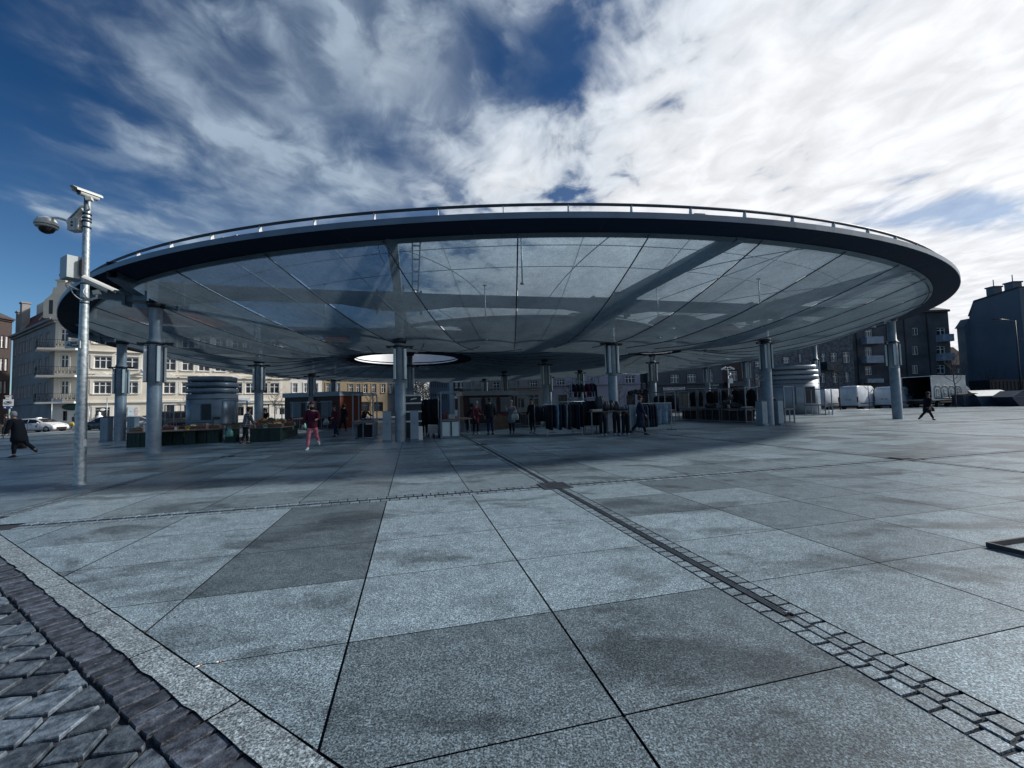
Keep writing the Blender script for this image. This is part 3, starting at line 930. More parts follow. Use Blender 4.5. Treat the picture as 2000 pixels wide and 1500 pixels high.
class Facade:
    """one wall of a building seen from outside: P0 -> P1 runs left to right"""
    def __init__(s, P0, P1):
        s.P0 = Vector((P0[0], P0[1], 0)); s.P1 = Vector((P1[0], P1[1], 0))
        s.d = (s.P1-s.P0); s.L = s.d.length; s.d.normalize()
        s.n = Vector((s.d.y, -s.d.x, 0))
        s.win = []; s.holes = []
    def hit(s, px, py):
        r = ray(px, py); t = (s.P0-_O).dot(s.n)/r.dot(s.n); p = _O+r*t
        return (p-s.P0).dot(s.d), p.z
    def W(s, x0, y0, x1, y1, style='cross'):
        a = s.hit(x0, y0); b = s.hit(x1, y1)
        s.win.append((a[0], min(a[1], b[1]), b[0]-a[0], abs(a[1]-b[1]), style)); return s
    def S(s, s0, z0, w, h, style='cross'):
        s.win.append((s0, z0, w, h, style)); return s
def facade_wall(mb, L, H, win, rev=.16, top=None):
    ok = [w for w in win if w[0] > .02 and w[0]+w[2] < L-.02 and w[1] > -.01 and w[1]+w[3] < H-.02]
    xs = sorted({0, L} | {round(w[0], 3) for w in ok} | {round(w[0]+w[2], 3) for w in ok})
    zs = sorted({-.3, H} | {round(w[1], 3) for w in ok} | {round(w[1]+w[3], 3) for w in ok})
    for i in range(len(xs)-1):
        for j in range(len(zs)-1):
            cx = (xs[i]+xs[i+1])/2; cz = (zs[j]+zs[j+1])/2
            if any(w[0] < cx < w[0]+w[2] and w[1] < cz < w[1]+w[3] for w in ok): continue
            mb.quad((xs[i], 0, zs[j]), (xs[i+1], 0, zs[j]), (xs[i+1], 0, zs[j+1]), (xs[i], 0, zs[j+1]))
    for x, z, w, h, _ in ok:
        r = rev
        mb.quad((x,0,z),(x,r,z),(x,r,z+h),(x,0,z+h)); mb.quad((x+w,0,z),(x+w,0,z+h),(x+w,r,z+h),(x+w,r,z))
        mb.quad((x,0,z),(x+w,0,z),(x+w,r,z),(x,r,z)); mb.quad((x,0,z+h),(x,r,z+h),(x+w,r,z+h),(x+w,0,z+h))
    return ok
def local(parent_loc, rz, p):
    return Matrix.Rotation(-rz, 4, 'Z') @ (Vector(p)-Vector(parent_loc))
SURR = {}
def place_front(root, F, H, wall_m, trim_m=None, sills=True, surround=None, cornice=(), plinth=None, rev=.16, depth=.0, frieze=None):
    """adds wall, windows and trim of facade F to the building root (root sits unrotated at its loc)"""
    hold = MB()
    ok = facade_wall(hold, F.L, H, F.win, rev)
    rz = atan2(F.d.y, F.d.x)
    loc = F.P0 - root.location
    w = hold.build('wall', wall_m, root, fix=False, loc=loc); w.rotation_euler = (0, 0, rz)
    rot = Matrix.Rotation(rz, 3, 'Z')
    for x, z, ww, hh, st in ok:
        pane, fr = win_meshes(ww, hh, st)
        p = loc + rot @ Vector((x, rev-.01, z))
        o = obj('window', pane, root, p, rz)
        obj('frame', fr, o, (0, 0, 0))
        if trim_m is not None and (sills or surround):
            k = (round(ww, 2), round(hh, 2), surround, frieze, round(rev, 2), trim_m.name)
            if k not in SURR:
                tb = MB(); y = rev-.01
                if sills: tb.box(-.12, ww+.12, -.10-y, -y, -.09, -.005)
                if surround:
                    s_ = surround
                    tb.box(-s_, -.004, -.05-y, -y, -.003, hh+.1); tb.box(ww+.004, ww+s_, -.05-y, -y, -.003, hh+.1)
                    tb.box(-s_-.02, ww+s_+.02, -.06-y, -y, hh+.102, hh+.22)
                    if frieze == 'mix': tb.box(-s_-.15, ww+s_+.15, -.20-y, -y, hh+.62, hh+.72)
                SURR[k] = tb.mesh('surround', trim_m)
            obj('surround', SURR[k], o, (0, 0, 0))
    for z, hgt, pr in cornice:
        tb = MB(); tb.box(-.02, F.L+.02, -pr, -.001, z, z+hgt); t = tb.build('cornice', trim_m, root, loc=loc); t.rotation_euler = (0, 0, rz)
    if plinth:
        tb = MB(); tb.box(-.02, F.L+.02, -.07, -.001, -.2, plinth); t = tb.build('plinth_course', trim_m, root, loc=loc); t.rotation_euler = (0, 0, rz)
    return ok, loc, rz
def shell(root, poly, H, wall_m, roof_m, roof_h=3.0, over=.3, skip_front=True, name='rear_wall'):
    """remaining walls (all edges but the ones listed first) and a low roof, poly in world xy, counter-clockwise"""
    b = MB(); n = len(poly)
    for i in range(n):
        p = Vector((*poly[i], 0))-root.location; q = Vector((*poly[(i+1)%n], 0))-root.location
        if i in skip_front: continue
        b.quad((p.x,p.y,-.3),(q.x,q.y,-.3),(q.x,q.y,H),(p.x,p.y,H))
    if b.v: b.build(name, wall_m, root, fix=False)
    c = sum((Vector((*p, 0)) for p in poly), Vector())/n - root.location
    b = MB(); base = []; ridge = []
    for p in poly:
        v = Vector((*p, 0))-root.location; o = (v-c).normalized()*over
        base.append((v.x+o.x, v.y+o.y, H)); k = .62
        ridge.append((c.x+(v.x-c.x)*(1-k), c.y+(v.y-c.y)*(1-k), H+roof_h))
    b.loft([base, ridge], smooth=False); b.build('roof', roof_m, root)

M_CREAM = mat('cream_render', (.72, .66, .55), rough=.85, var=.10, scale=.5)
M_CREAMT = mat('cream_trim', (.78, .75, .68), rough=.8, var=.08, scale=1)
M_GREYSHADE = mat('grey_shade_render', (.30, .29, .29), rough=.85, var=.16, scale=.5)  # chimney and urn grey; also the cream walls with shade put into the colour
M_WHITER = mat('white_render', (.72, .70, .65), rough=.85, var=.08, scale=.6)
M_OCHRE = mat('ochre_brick', (.33, .255, .165), rough=.85, var=.2, scale=6)
M_DGREY = mat('dark_render', (.085, .095, .11), rough=.9, var=.22, scale=.35)
M_DGREY2 = mat('charcoal_render', (.07, .075, .085), rough=.9, var=.35, scale=.3, col2=(.09, .09, .095))
M_BEIGE = mat('beige_render', (.27, .28, .27), rough=.9, var=.2, scale=.5)
M_LAV = mat('lavender_render', (.32, .34, .42), rough=.85, var=.12, scale=.5)
M_STONE = mat('stone_cladding', (.085, .10, .125), rough=.9, var=.5, scale=2.4, col2=(.10, .115, .13))
M_BRICKD = mat('dark_brick', (.055, .04, .038), rough=.9, var=.25, scale=4)
M_ROOFT = mat('roof_tiles', (.16, .045, .035), rough=.8, var=.25, scale=5)
M_ROOFD = mat('roof_slate', (.05, .055, .065), rough=.8, var=.2, scale=3)
M_BALC = mat('balcony_sheet', (.30, .35, .42), rough=.5, var=.2, scale=2)
M_MODERN = mat('modern_panel', (.20, .24, .29), rough=.5, var=.08)
M_GABLE = mat('blue_grey_wall', (.11, .14, .175), rough=.85, var=.12, scale=.25)
M_IRONR = mat('wrought_iron', (.05, .06, .075), rough=.5, metal=.4)

def iron_railing(parent, pts, z, h=1.0):
    b = MB()
    for i in range(len(pts)-1):
        p = Vector((*pts[i], 0)); q = Vector((*pts[i+1], 0)); L = (q-p).length
        b.bar(p+Vector((0,0,z+h)), q+Vector((0,0,z+h)), .05, .04); b.bar(p+Vector((0,0,z+.12)), q+Vector((0,0,z+.12)), .03, .03)
        b.bar(p+Vector((0,0,z+h*.55)), q+Vector((0,0,z+h*.55)), .025, .025)
        n = max(2, int(L/.16))
        for k in range(n+1):
            c = p+(q-p)*k/n; b.bar(c+Vector((0,0,z+.1)), c+Vector((0,0,z+h)), .022, .022)
            if k < n and k % 2 == 0:
                m = p+(q-p)*(k+.5)/n
                b.ell((m.x, m.y, z+.36), .07, .02, .12, 6, 4)
    return b.build('railing', M_IRONR, parent)

def text_mesh(txt, size, extr=.01, shear=0.0):
    cu = bpy.data.curves.new('lettering', 'FONT'); cu.body = txt; cu.size = size; cu.extrude = extr; cu.align_x = 'CENTER'; cu.align_y = 'CENTER'; cu.shear = shear
    o = bpy.data.objects.new('lettering', cu); COL.objects.link(o)
    dg = bpy.context.evaluated_depsgraph_get(); me = bpy.data.meshes.new_from_object(o.evaluated_get(dg))
    bpy.data.objects.remove(o); bpy.data.curves.remove(cu)
    me.name = 'lettering'
    return me
def lettering(txt, size, m, parent, loc, rz=0.0, width=None, shear=0.0, extr=.008):
    me = text_mesh(txt, size, extr, shear); me.materials.clear(); me.materials.append(m)
    o = obj('lettering', me, parent, loc); o.rotation_euler = (pi/2, 0, rz)
    if width:
        xs = [v.co.x for v in me.vertices]
        if xs and max(xs)-min(xs) > 0: o.scale = (width/(max(xs)-min(xs)), 1, 1)
    return o

# --- corner tenement with the long sunlit front -----------------------------
K0 = gx(103, 49.5); J0 = gx(160, 50.2); L0 = gx(20, 60.5)
dF = Vector((13.5, 10, 0)).normalized()
def along(P, d, px):
    r = ray(px, hor(px)); k = r.x/r.y
    s = (k*P.y-P.x)/(d.x-k*d.y); return P+d*s
E1 = along(J0, dF, 566); E2 = along(J0, dF, 629); E3 = along(J0, dF, 757); E4 = along(J0, dF, 803)
back = Vector((-dF.y, dF.x, 0))*12
ten = thing('corner_tenement', 'pale three-storey corner tenement with curved gable, iron balconies and long sunlit cream front', 'building', J0)
fl = Facade(L0, K0); fc = Facade(K0, J0); fr = Facade(J0, E1)
for y0, y1 in ((643, 667), (693, 718), (744, 770)): fc.W(118.5, y0, 133, y1)
fc.W(121, 803, 133, 834, 'dark')
_, zt = fr.hit(200, 745.5); _, zb = fr.hit(200, 769); _, zt2 = fr.hit(200, 696.5); _, zb2 = fr.hit(200, 720)
st_h = zt2-zt
sw = []
for pxc in (200, 257, 331, 366, 398, 430, 463, 489.5, 514, 536, 557):
    s, _ = fr.hit(pxc, 757); sw.append(s)
    w = 1.62 if pxc == 200 else 1.25
    for k in range(3): fr.S(s-w/2, zb+k*st_h, w, zt-zb, 'triple' if pxc == 200 else 'cross')
fr.W(186, 797, 214, 822, 'dark')
fr.W(325, 792, 339, 818, 'dark'); fr.W(359.5, 792, 372, 818, 'dark'); fr.W(462, 795, 476, 818, 'dark'); fr.W(484, 795, 494, 818, 'dark'); fr.W(512, 797, 523, 816, 'half'); fr.W(545, 797, 556, 816, 'half')
for pxc in (27, 36, 43, 48.5, 56.5, 65.5, 77, 90):
    for y in (745, 694, 645):
        s, _ = fl.hit(pxc, 757); w = 1.1
        k = {745: 0, 694: 1, 645: 2}[y]
        fl.S(s-w/2, zb+k*st_h, w, zt-zb, 'cross')
EH = zb+3*st_h-.1
EAVE = fc.hit(104, 621)[1]
place_front(ten, fl, EAVE, M_GREYSHADE, M_GREYSHADE, surround=.14, cornice=((EAVE-.55, .22, .25), (EAVE-.28, .28, .5), (zb-1.0, .18, .15)), plinth=.9)  # same cream house; this front's shade is painted in as grey
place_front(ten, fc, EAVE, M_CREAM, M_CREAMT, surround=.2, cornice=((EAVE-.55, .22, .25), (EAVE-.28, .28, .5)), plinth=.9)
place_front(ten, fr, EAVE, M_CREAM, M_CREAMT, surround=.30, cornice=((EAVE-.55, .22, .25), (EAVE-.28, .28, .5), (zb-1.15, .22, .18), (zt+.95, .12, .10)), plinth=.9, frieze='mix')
shell(ten, [L0.xy, K0.xy, J0.xy, E1.xy, (E1+back).xy, (L0+Vector((6, 9, 0))).xy], EAVE, M_GREYSHADE, M_ROOFT, 3.2, .35, (0, 1, 2))
# little gables over the window heads
rz = atan2(dF.y, dF.x)
for s in sw[::2]:
    b = MB(); b.prism([(s-.95, zt+.721), (s+.95, zt+.721), (s, zt+1.2)], -.18, -.002, axis='y')
    t = b.build('pediment', M_CREAMT, ten); t.rotation_euler = (0, 0, rz)
# curved corner gable with urn
gz = EAVE; b = MB(); cw = (J0-K0).length
prof_ = [(-1.3, gz), (-1.3, gz+1.6), (-1.2, gz+2.2), (-.9, gz+2.5), (-.5, gz+3.0), (-.38, gz+3.8), (-.05, gz+3.8), (-.05, gz+4.6), (.75, gz+4.6), (.9, gz+4.4), (1.6, gz+5.0), (cw-1.2, gz+5.0), (cw-.2, gz+4.8), (cw, gz+4.0), (cw+.6, gz+2.8), (cw+.9, gz+2.4), (cw+.9, gz)]
b.prism(prof_, .05, .55, axis='y'); b.box(-.16, .86, -.1, .65, gz+4.6, gz+4.78)
gb = b.build('gable', M_CREAM, ten, loc=K0-ten.location); gb.rotation_euler = (0, 0, atan2(fc.d.y, fc.d.x))
b = MB(); b.lathe([(0, 0), (.22, .0), (.12, .15), (.30, .42), (.34, .6), (.22, .85), (.07, 1.0), (0, 1.12)], 16); 
b.build('urn', M_GREYSHADE, gb, loc=(.35, .3, gz+4.78))
b = MB(); b.quad((-.75, .04, gz+.5), (-.35, .04, gz+.5), (-.35, .04, gz+2.2), (-.75, .04, gz+2.2)); b.build('gable_window', M_FRAMED, gb, fix=False, loc=(0, -.0, 0))
# roof over the side street, chimneys and dormer
d2 = (K0-L0).normalized(); n2 = Vector((-d2.y, d2.x, 0)); LL = (K0-L0).length
b = MB()
p0 = L0-ten.location; p1 = K0-ten.location-d2*1.0
b.add([p0+Vector((0,0,EAVE)), p1+Vector((0,0,EAVE)), p1+n2*1.5+Vector((0,0,EAVE+3.0)), p0+n2*1.5+Vector((0,0,EAVE+3.0))], [(0,1,2,3)], False)
b.build('side_roof', M_ROOFT, ten, fix=False)
b = MB(); c = p0+d2*(LL*.47)+n2*2.3
b.cbox(c+Vector((0,0,EAVE+3.2)), LL*.86, .5, 3.6, Matrix.Rotation(atan2(d2.y, d2.x), 3, 'Z'))
b.build('party_wall', M_CREAM, ten)
for q_, hh in ((.05, 3.6), (.16, 4.6)):
    b = MB(); c = p0+d2*(LL*q_)+n2*.5
    b.cbox(c+Vector((0,0,EAVE+hh/2)), 1.1, .8, hh, Matrix.Rotation(atan2(d2.y, d2.x), 3, 'Z')); b.cbox(c+Vector((0,0,EAVE+hh)), 1.3, 1.0, .2, Matrix.Rotation(atan2(d2.y, d2.x), 3, 'Z'))
    b.build('chimney', M_GREYSHADE, ten)
for q_ in (.5, .62):
    b = MB(); c = p0+d2*(LL*q_)+n2*.55+Vector((0,0,EAVE+1.2)); e = c+n2*.7+Vector((0,0,1.4))
    b.bar(c, e, .10, .12); b.build('skylight', M_GALV, ten)
# balconies wrap the corner
for y in (682, 734, 785):
    z = fc.hit(125, y)[1]
    a = K0-d2*2.4; n_f = fc.n; n_l = Vector((d2.y, -d2.x, 0))
    out = [a+n_l*.0, a+n_l*1.15, K0+n_l*1.0+n_f*.75, J0+n_f*1.15-fc.d*.1, J0-fc.d*.1]
    pts = [(p-ten.location).xy for p in out]
    b = MB(); b.prism([tuple(p) for p in pts]+[tuple((K0-ten.location).xy)], z-.22, z); 
    ba = b.build('balcony', M_CREAMT, ten)
    iron_railing(ba, [tuple(p) for p in pts], z)
# shop window mannequin bust, poster, lamp, awning
s0, z0 = fr.hit(249, 815); s1, z1 = fr.hit(271, 794.5)
b = MB(); b.box(s0, s1, -.06, -.012, z0, z1); p_ = b.build('poster', mat('poster_paper', (.58, .68, .74), rough=.4, var=.06), ten); p_.rotation_euler = (0, 0, rz)
b = MB(); w_ = s1-s0; h_ = z1-z0
b.mi = 0; b.ell((s0+w_*.78, -.066, z0+h_*.45), w_*.19, .004, h_*.36, 20, 10)
b.mi = 1; b.ell((s0+w_*.80, -.063, z0+h_*.55), w_*.23, .003, h_*.38, 20, 10)
b.mi = 2; b.ell((s0+w_*.70, -.071, z0+h_*.52), w_*.035, .003, h_*.022, 10, 6); b.ell((s0+w_*.86, -.071, z0+h_*.52), w_*.035, .003, h_*.022, 10, 6); b.ell((s0+w_*.78, -.071, z0+h_*.26), w_*.055, .003, h_*.022, 10, 6)
b.mi = 3; b.box(s0+w_*.18, s0+w_*.36, -.064, -.06, z0+h_*.5, z0+h_*.64)
f_ = b.build('portrait', [mat('skin_print', (.62, .50, .47), rough=.5, var=.06), mat('hair_print', (.42, .40, .40), rough=.6), mat('feature_print', (.25, .14, .14), rough=.6), mat('mark_print', (.34, .47, .54), rough=.6)], p_)
s0, z0 = fr.hit(187, 800.5); s1, _ = fr.hit(213, 800)
b = MB(); b.box(s0, s1, -.03, .0, z0-.02, z0+.02); b.ell(((s0+s1)/2, -.04, z0), .25, .03, .16, 12, 8)
o = b.build('shop_emblem', M_FRAME, ten); o.rotation_euler = (0, 0, rz)
b = MB(); sx, sz = fr.hit(194, 820); b.lathe([(.0, 0), (.30, .0), (.34, .5), (.12, .75), (.16, .95), (.0, 1.1)], 14, c=(sx, -.05, sz-.1)); o = b.build('mannequin_bust', M_FRAME, ten); o.rotation_euler = (0, 0, rz)
sx, sz = fr.hit(280, 725); b = MB(); b.ell((sx, -.45, sz), .26, .26, .26, 14, 10); b.bar((sx, 0, sz), (sx, -.3, sz), .05); o = b.build('globe_lamp', M_FRAME, ten); o.rotation_euler = (0, 0, rz)
s0, z0 = fr.hit(461, 779); s1, z1 = fr.hit(488, 776.5); b = MB(); b.prism([(0, z0-.3), (-1.2, z0-.62), (-1.2, z0-.52), (0, z0+.1)], s0, s1, axis='x'); o = b.build('awning', M_BALC, ten); o.rotation_euler = (0, 0, rz)
# shop sign on the corner: green oval
zc = fc.hit(125, 795)[1]; b = MB(); b.ell((2.0, -.12, zc), 1.1, .06, .42, 24, 8); o = b.build('oval_sign', mat('green_sign', (.03, .075, .06), rough=.5), ten, loc=K0-ten.location); o.rotation_euler = (0, 0, atan2(fc.d.y, fc.d.x))
for k in (0.45, cw-.9):
    b = MB(); z0 = .2; b.box(k-.55, k+.55, -.04, -.003, z0, 2.9); o = b.build('display_panel', M_WHITER, ten, loc=K0-ten.location); o.rotation_euler = (0, 0, atan2(fc.d.y, fc.d.x))

def row_house(name, label, A, B, H, wall, trim, wins, roof=M_ROOFD, depth=11, surround=.18, cornice=None, plinth=.8, cat='building', frieze=None, roof_h=2.5):
    F = Facade(A, B)
    r = thing(name, label, cat, (A.x, A.y, 0))
    for w in wins:
        if len(w) >= 5 and w[0] == 'S': F.S(*w[1:])
        else: F.W(*w)
    bk = -F.n*depth
    place_front(r, F, H, wall, trim, surround=surround, cornice=cornice if cornice is not None else ((H-.5, .25, .2), (H-.25, .25, .45)), plinth=plinth, frieze=frieze)
    shell(r, [F.P0.xy, F.P1.xy, (F.P1+bk).xy, (F.P0+bk).xy], H, wall, roof, roof_h, .3, (0,))
    return r, F
def storeys(row, dz, n, base=None):
    """repeat a row of windows given by pixels on higher floors"""
    return row
def up(F_A, F_B, row, n, dz=3.3):
    F = Facade(F_A, F_B); out = []
    for (x0, y0, x1, y1, *st) in row:
        a = F.hit(x0, y0); b_ = F.hit(x1, y1)
        for k in range(n):
            out.append(('S', a[0], min(a[1], b_[1])+k*dz, b_[0]-a[0], abs(a[1]-b_[1]), st[0] if st else 'cross'))
    return out
wy0, wy1 = 749.5, 766.5
row_house('townhouse', 'narrow white rendered townhouse between the cream tenement and the ochre brick house', E1, E2, 12.5, M_WHITER, M_WHITER,
          up(E1, E2, [(572, wy0, 581, wy1), (594, wy0, 603, wy1), (613, wy0, 621, wy1)], 3) + up(E1, E2, [(574, 787, 592, 805, 'dark'), (600, 787, 618, 805, 'dark')], 1))
row_house('brick_house', 'ochre brick house with a row of narrow white crossed windows', E2, E3, 12.8, M_OCHRE, M_OCHRE,
          up(E2, E3, [(637, wy0, 645, wy1), (656, wy0, 664, wy1), (682, 751, 690, 767), (696, 751, 704, 767), (710, 751, 718, 767), (727, 751, 735, 767), (745, 751, 753, 767)], 3, 3.5) + up(E2, E3, [(640, 786, 656, 803, 'dark'), (700, 786, 722, 803, 'dark'), (730, 786, 748, 803, 'dark')], 1), roof=M_ROOFT)
row_house('shop_house', 'dark grey end house of the left row with tall narrow windows', E3, E4, 12.6, M_DGREY, M_DGREY,
          up(E3, E4, [(760, 751, 766, 768, 'half'), (771, 751, 776, 768, 'half'), (782, 751, 787, 768, 'half'), (793, 751, 798, 768, 'half')], 3, 3.5))
# bright shopfront strip of the ochre house
# far-left brick house
A = gx(-120, 56); B = gx(17, 64)
row_house('brick_tenement', 'dark red-brown brick tenement at the left edge of the view', A, B, zat(10, 617, 63)-.3, M_BRICKD, M_BRICKD,
          up(A, B, [(-50, 745, -38, 768), (-22, 745, -12, 768), (-2, 745, 4, 768), (7, 745, 12, 768)], 4, 3.5))
# centre gap: modern block, narrow white house, brick house
A = gx(839, 84); B = gx(879, 82)
wl = []
for yy in (745, 769):
    for i in range(9): wl.append((842+i*3.6, yy, 844+i*3.6, yy+11, 'dark'))
row_house('office_block', 'pale blue-grey modern block with slit windows behind the square', A, B, 11.0, M_MODERN, M_MODERN, wl, surround=None, plinth=None, roof_h=.4)
A2 = gx(878.5, 80); B2 = gx(886, 80)
row_house('narrow_house', 'very narrow bright white house end beside the modern block', A2, B2, 11.5, M_WHITER, M_WHITER, [(879.6, 756, 881.5, 768, 'half')], surround=None)
A3 = gx(886.5, 76); B3 = gx(905, 76)
row_house('banded_house', 'dark brick house with white bands right of the narrow white house', A3, B3, 12.0, M_BRICKD, M_FRAME,
          up(A3, B3, [(889, 747, 894, 757), (898, 747, 902, 757)], 3, 3.0), surround=None, cornice=((2.9, .5, .1), (5.9, .5, .1), (8.9, .5, .1)))
# right-hand row, facing the camera
YR = 60.5
def seg(x0, x1, y=YR): return gx(x0, y), gx(x1, y)
A, B = seg(905, 1076)
row_house('beige_tenement', 'weathered beige tenement with pilasters behind the dark kiosk', A, B, 13.0, M_BEIGE, M_BEIGE,
          up(A, B, [(921, 747, 927, 762, 'half'), (940, 747, 946, 763, 'half'), (963, 746, 976, 762), (989.5, 746, 995, 761, 'half'), (1008, 746, 1014, 761, 'half'), (1035, 744, 1050, 760.5, 'triple')], 3, 3.3) +
          up(A, B, [(1012, 778, 1024, 796, 'dark'), (1034, 772, 1052, 796, 'dark')], 1), cornice=((3.9, .25, .2), (12.5, .4, .4)))
A, B = seg(1076, 1252)
row_house('lavender_tenement', 'lavender rendered tenement with moulded window sills and arched ground-floor openings', A, B, 13.2, M_LAV, M_LAV,
          up(A, B, [(1087, 741, 1103, 756, 'triple'), (1121, 741, 1127, 757, 'half'), (1151, 737, 1158, 752, 'half'), (1164, 737, 1170, 752, 'half'), (1221, 734, 1240, 750.5, 'triple')], 3, 3.4) +
          up(A, B, [(1090, 772, 1108, 796, 'dark'), (1128, 772, 1146, 796, 'dark'), (1223, 772, 1241, 796, 'dark')], 1), cornice=((4.1, .2, .25), (12.7, .4, .4)))
A, B = seg(1252, 1266, YR+.6)
row_house('slim_house', 'slim dark house end wedged right of the lavender tenement', A, B, 12.0, M_DGREY2, M_DGREY2, [(1255, 748, 1262, 760, 'half')], surround=None)
A, B = seg(1266, 1413)
sh, SF = row_house('grey_shop_house', 'dark grey rendered house with white windows and shop signs over the ground floor', A, B, 12.4, M_DGREY, M_DGREY,
          up(A, B, [(1272, 737, 1284, 751), (1309.5, 732, 1327, 748, 'triple'), (1342, 731, 1360, 747, 'triple'), (1384, 728, 1394, 745)], 3, 3.5) +
          up(A, B, [(1300, 768, 1316, 797, 'dark'), (1322, 768, 1346, 797, 'dark'), (1352, 764, 1360, 797, 'dark'), (1390, 764, 1402, 797, 'dark')], 1), surround=.08, cornice=((3.85, .25, .35), (11.9, .4, .3)))
s0, z0 = SF.hit(1295, 762.5); s1, z1 = SF.hit(1337, 756)
b = MB(); b.box(s0, s1, -.16, -.06, z0, z1); sg = b.build('shop_sign', M_WHITE, sh)
lettering('DO WYNAJĘCIA', .5, M_DARK, sg, ((s0+s1)/2, -.17, (z0+z1)/2), width=(s1-s0)*.92)
s0, z0 = SF.hit(1380, 755); s1, z1 = SF.hit(1408, 749)
b = MB(); b.box(s0, s1, -.12, -.02, z0, z1); sg = b.build('shop_sign', M_DARK, sh)
lettering('v Joye', .42, M_FRAME, sg, ((s0+s1)/2, -.13, (z0+z1)/2), width=(s1-s0)*.6, shear=.3)
s0, z0 = SF.hit(1338, 759.5); s1, z1 = SF.hit(1398, 758)
b = MB(); b.box(s0, s1, -.6, -.01, z0-.08, z0); b.build('canopy_strip', M_BALC, sh)
A, B = seg(1413, 1456)
bh, BF = row_house('brown_house', 'dark brown house with a balcony under its white window, left of the stone-clad house', A, B, 11.6, M_BRICKD, M_BRICKD,
          up(A, B, [(1422, 725, 1441, 743, 'triple')], 2, 3.4) + up(A, B, [(1424, 768, 1440, 797, 'dark')], 1), roof=M_ROOFT)
s0, z0 = BF.hit(1417, 753.5); s1, z1 = BF.hit(1446, 745.5)
b = MB(); b.box(s0, s1, -1.1, -.02, z0-.15, z0+.02); b.box(s0, s1, -1.1, -1.04, z0+.02, z1); b.box(s0, s0+.06, -1.04, -.02, z0+.02, z1); b.box(s1-.06, s1, -1.04, -.02, z0+.02, z1); b.build('balcony', M_IRONR, bh)
A, B = seg(1456, 1672)
sh2, S2 = row_house('stone_house', 'blue-grey rough stone house with scattered white windows behind the silver kiosk', A, B, 11.2, M_STONE, M_STONE,
          [(1475, 731.5, 1491, 755, 'cross'), (1474.5, 706, 1487, 716.5, 'cross'), (1529, 698, 1543, 709, 'triple'), (1560, 692, 1566, 708, 'half'),
           (1604, 691, 1613, 706, 'cross'), (1622, 689.5, 1636, 706, 'cross'), (1646, 688, 1661, 708, 'cross'),
           (1603, 729, 1612, 747, 'cross'), (1626, 729, 1637, 747, 'cross'), (1650, 728, 1660, 746, 'cross'),
           (1530, 729, 1543, 747, 'cross'), (1560, 729, 1572, 747, 'cross'), (1505, 770, 1520, 795, 'dark'), (1603, 768, 1614, 795, 'dark')], surround=.12, cornice=((10.8, .35, .3),))
s0, z0 = S2.hit(1604, 722); s1, z1 = S2.hit(1630, 706)
b = MB(); b.box(s0, s1, -1.2, -.02, z0-.15, z0+.02); b.box(s0, s1, -1.2, -1.14, z0+.02, z1-.1); b.box(s0, s0+.06, -1.14, -.02, z0+.02, z1-.1); b.box(s1-.06, s1, -1.14, -.02, z0+.02, z1-.1); b.build('balcony', M_IRONR, sh2)
# tall apartment block at the right
A, B = gx(1672, 62.3), gx(1864, 61.6)
HB = zat(1860, 606, 62)
F_ = Facade(A, B)
cols_ = [(1689, 1704), (1781, 1794), (1829, 1847)]
wins = []
for (x0, x1), st in zip(cols_, ('triple', 'half', 'cross')):
    for y0, y1 in ((602, 618), (639, 653), (675, 691), (712, 728)):
        k = (x0-1690)/150
        wins.append((x0, y0+ (4 if x0 < 1700 else 1.5), x1, y1 + (4 if x0 < 1700 else 1.5), st))
ap, AF = row_house('apartment_block', 'tall charcoal apartment block with white windows and pale sheet balconies at the right', A, B, HB, M_DGREY2, M_DGREY2, wins, surround=None, cornice=((HB-.3, .3, .35),), roof=M_ROOFD, roof_h=2.2)
for (x0, x1) in ((1682, 1714), (1828, 1850)):
    for y0, y1 in ((654, 667), (690.5, 704), (735, 742)):
        if x0 == 1828 and y0 > 730: continue
        dy = 5 if x0 < 1700 else 0
        s0, z0 = AF.hit(x0, y1+dy); s1, z1 = AF.hit(x1, y0+dy)
        s1 = min(s1, AF.L-.45)
        b = MB(); b.box(s0, s1, -1.1, -.02, z0-.12, z0); b.box(s0, s1, -1.1, -1.03, z0, z1); b.box(s0, s0+.07, -1.03, -.02, z0, z1); b.box(s1-.07, s1, -1.03, -.02, z0, z1)
        ba = b.build('balcony', M_BALC, ap); ba.location = AF.P0-ap.location-Vector(ap.location)*0; ba.rotation_euler = (0, 0, atan2(AF.d.y, AF.d.x))
for px_ in (1672+3, 1736, 1770, 1815):
    s0, _ = AF.hit(px_, 700); b = MB(); b.box(s0-.05, s0+.05, -.12, -.02, .2, HB-.4); o = b.build('downpipe', M_DARK, ap); o.rotation_euler = (0, 0, atan2(AF.d.y, AF.d.x))
# blank-walled block at the far right
GA = Vector((gx(1905, 60).x, 60.0, 0)); GXX = GA.x
gbk = thing('blank_gable_block', 'large blue-grey blank-walled apartment block with chimneys at the right edge', 'building', (GXX, 60, 0))
h1 = zat(1905, 619, 60); h2 = zat(1912.5, 590.5, 59.5); 
b = MB()
prof2 = [(0, -.3), (0, h1), (-.7, h2), (-6.2, h2+.55), (-6.2, -.3)]
b.prism([(y, z) for y, z in prof2], 0, 14, axis='x'); b.build('wall', M_GABLE, gbk)
b = MB(); b.box(-.75, 1.5, .003, 1.1, -.3, h1-1.5); b.prism([(-1.0, h1-1.499), (1.5, h1-1.499), (1.5, h1-.2), (-.002, h1-.2)], .004, 1.2, axis='y'); b.build('stair_bay', M_GABLE, gbk)
b = MB(); b.prism([(.02, h1+.1), (-.75, h2+.05), (-6.2, h2+.6), (-6.2, h2+.75), (-.85, h2+.22), (.05, h1+.22)], -.12, 14.1, axis='x'); b.build('roof', M_ROOFD, gbk)
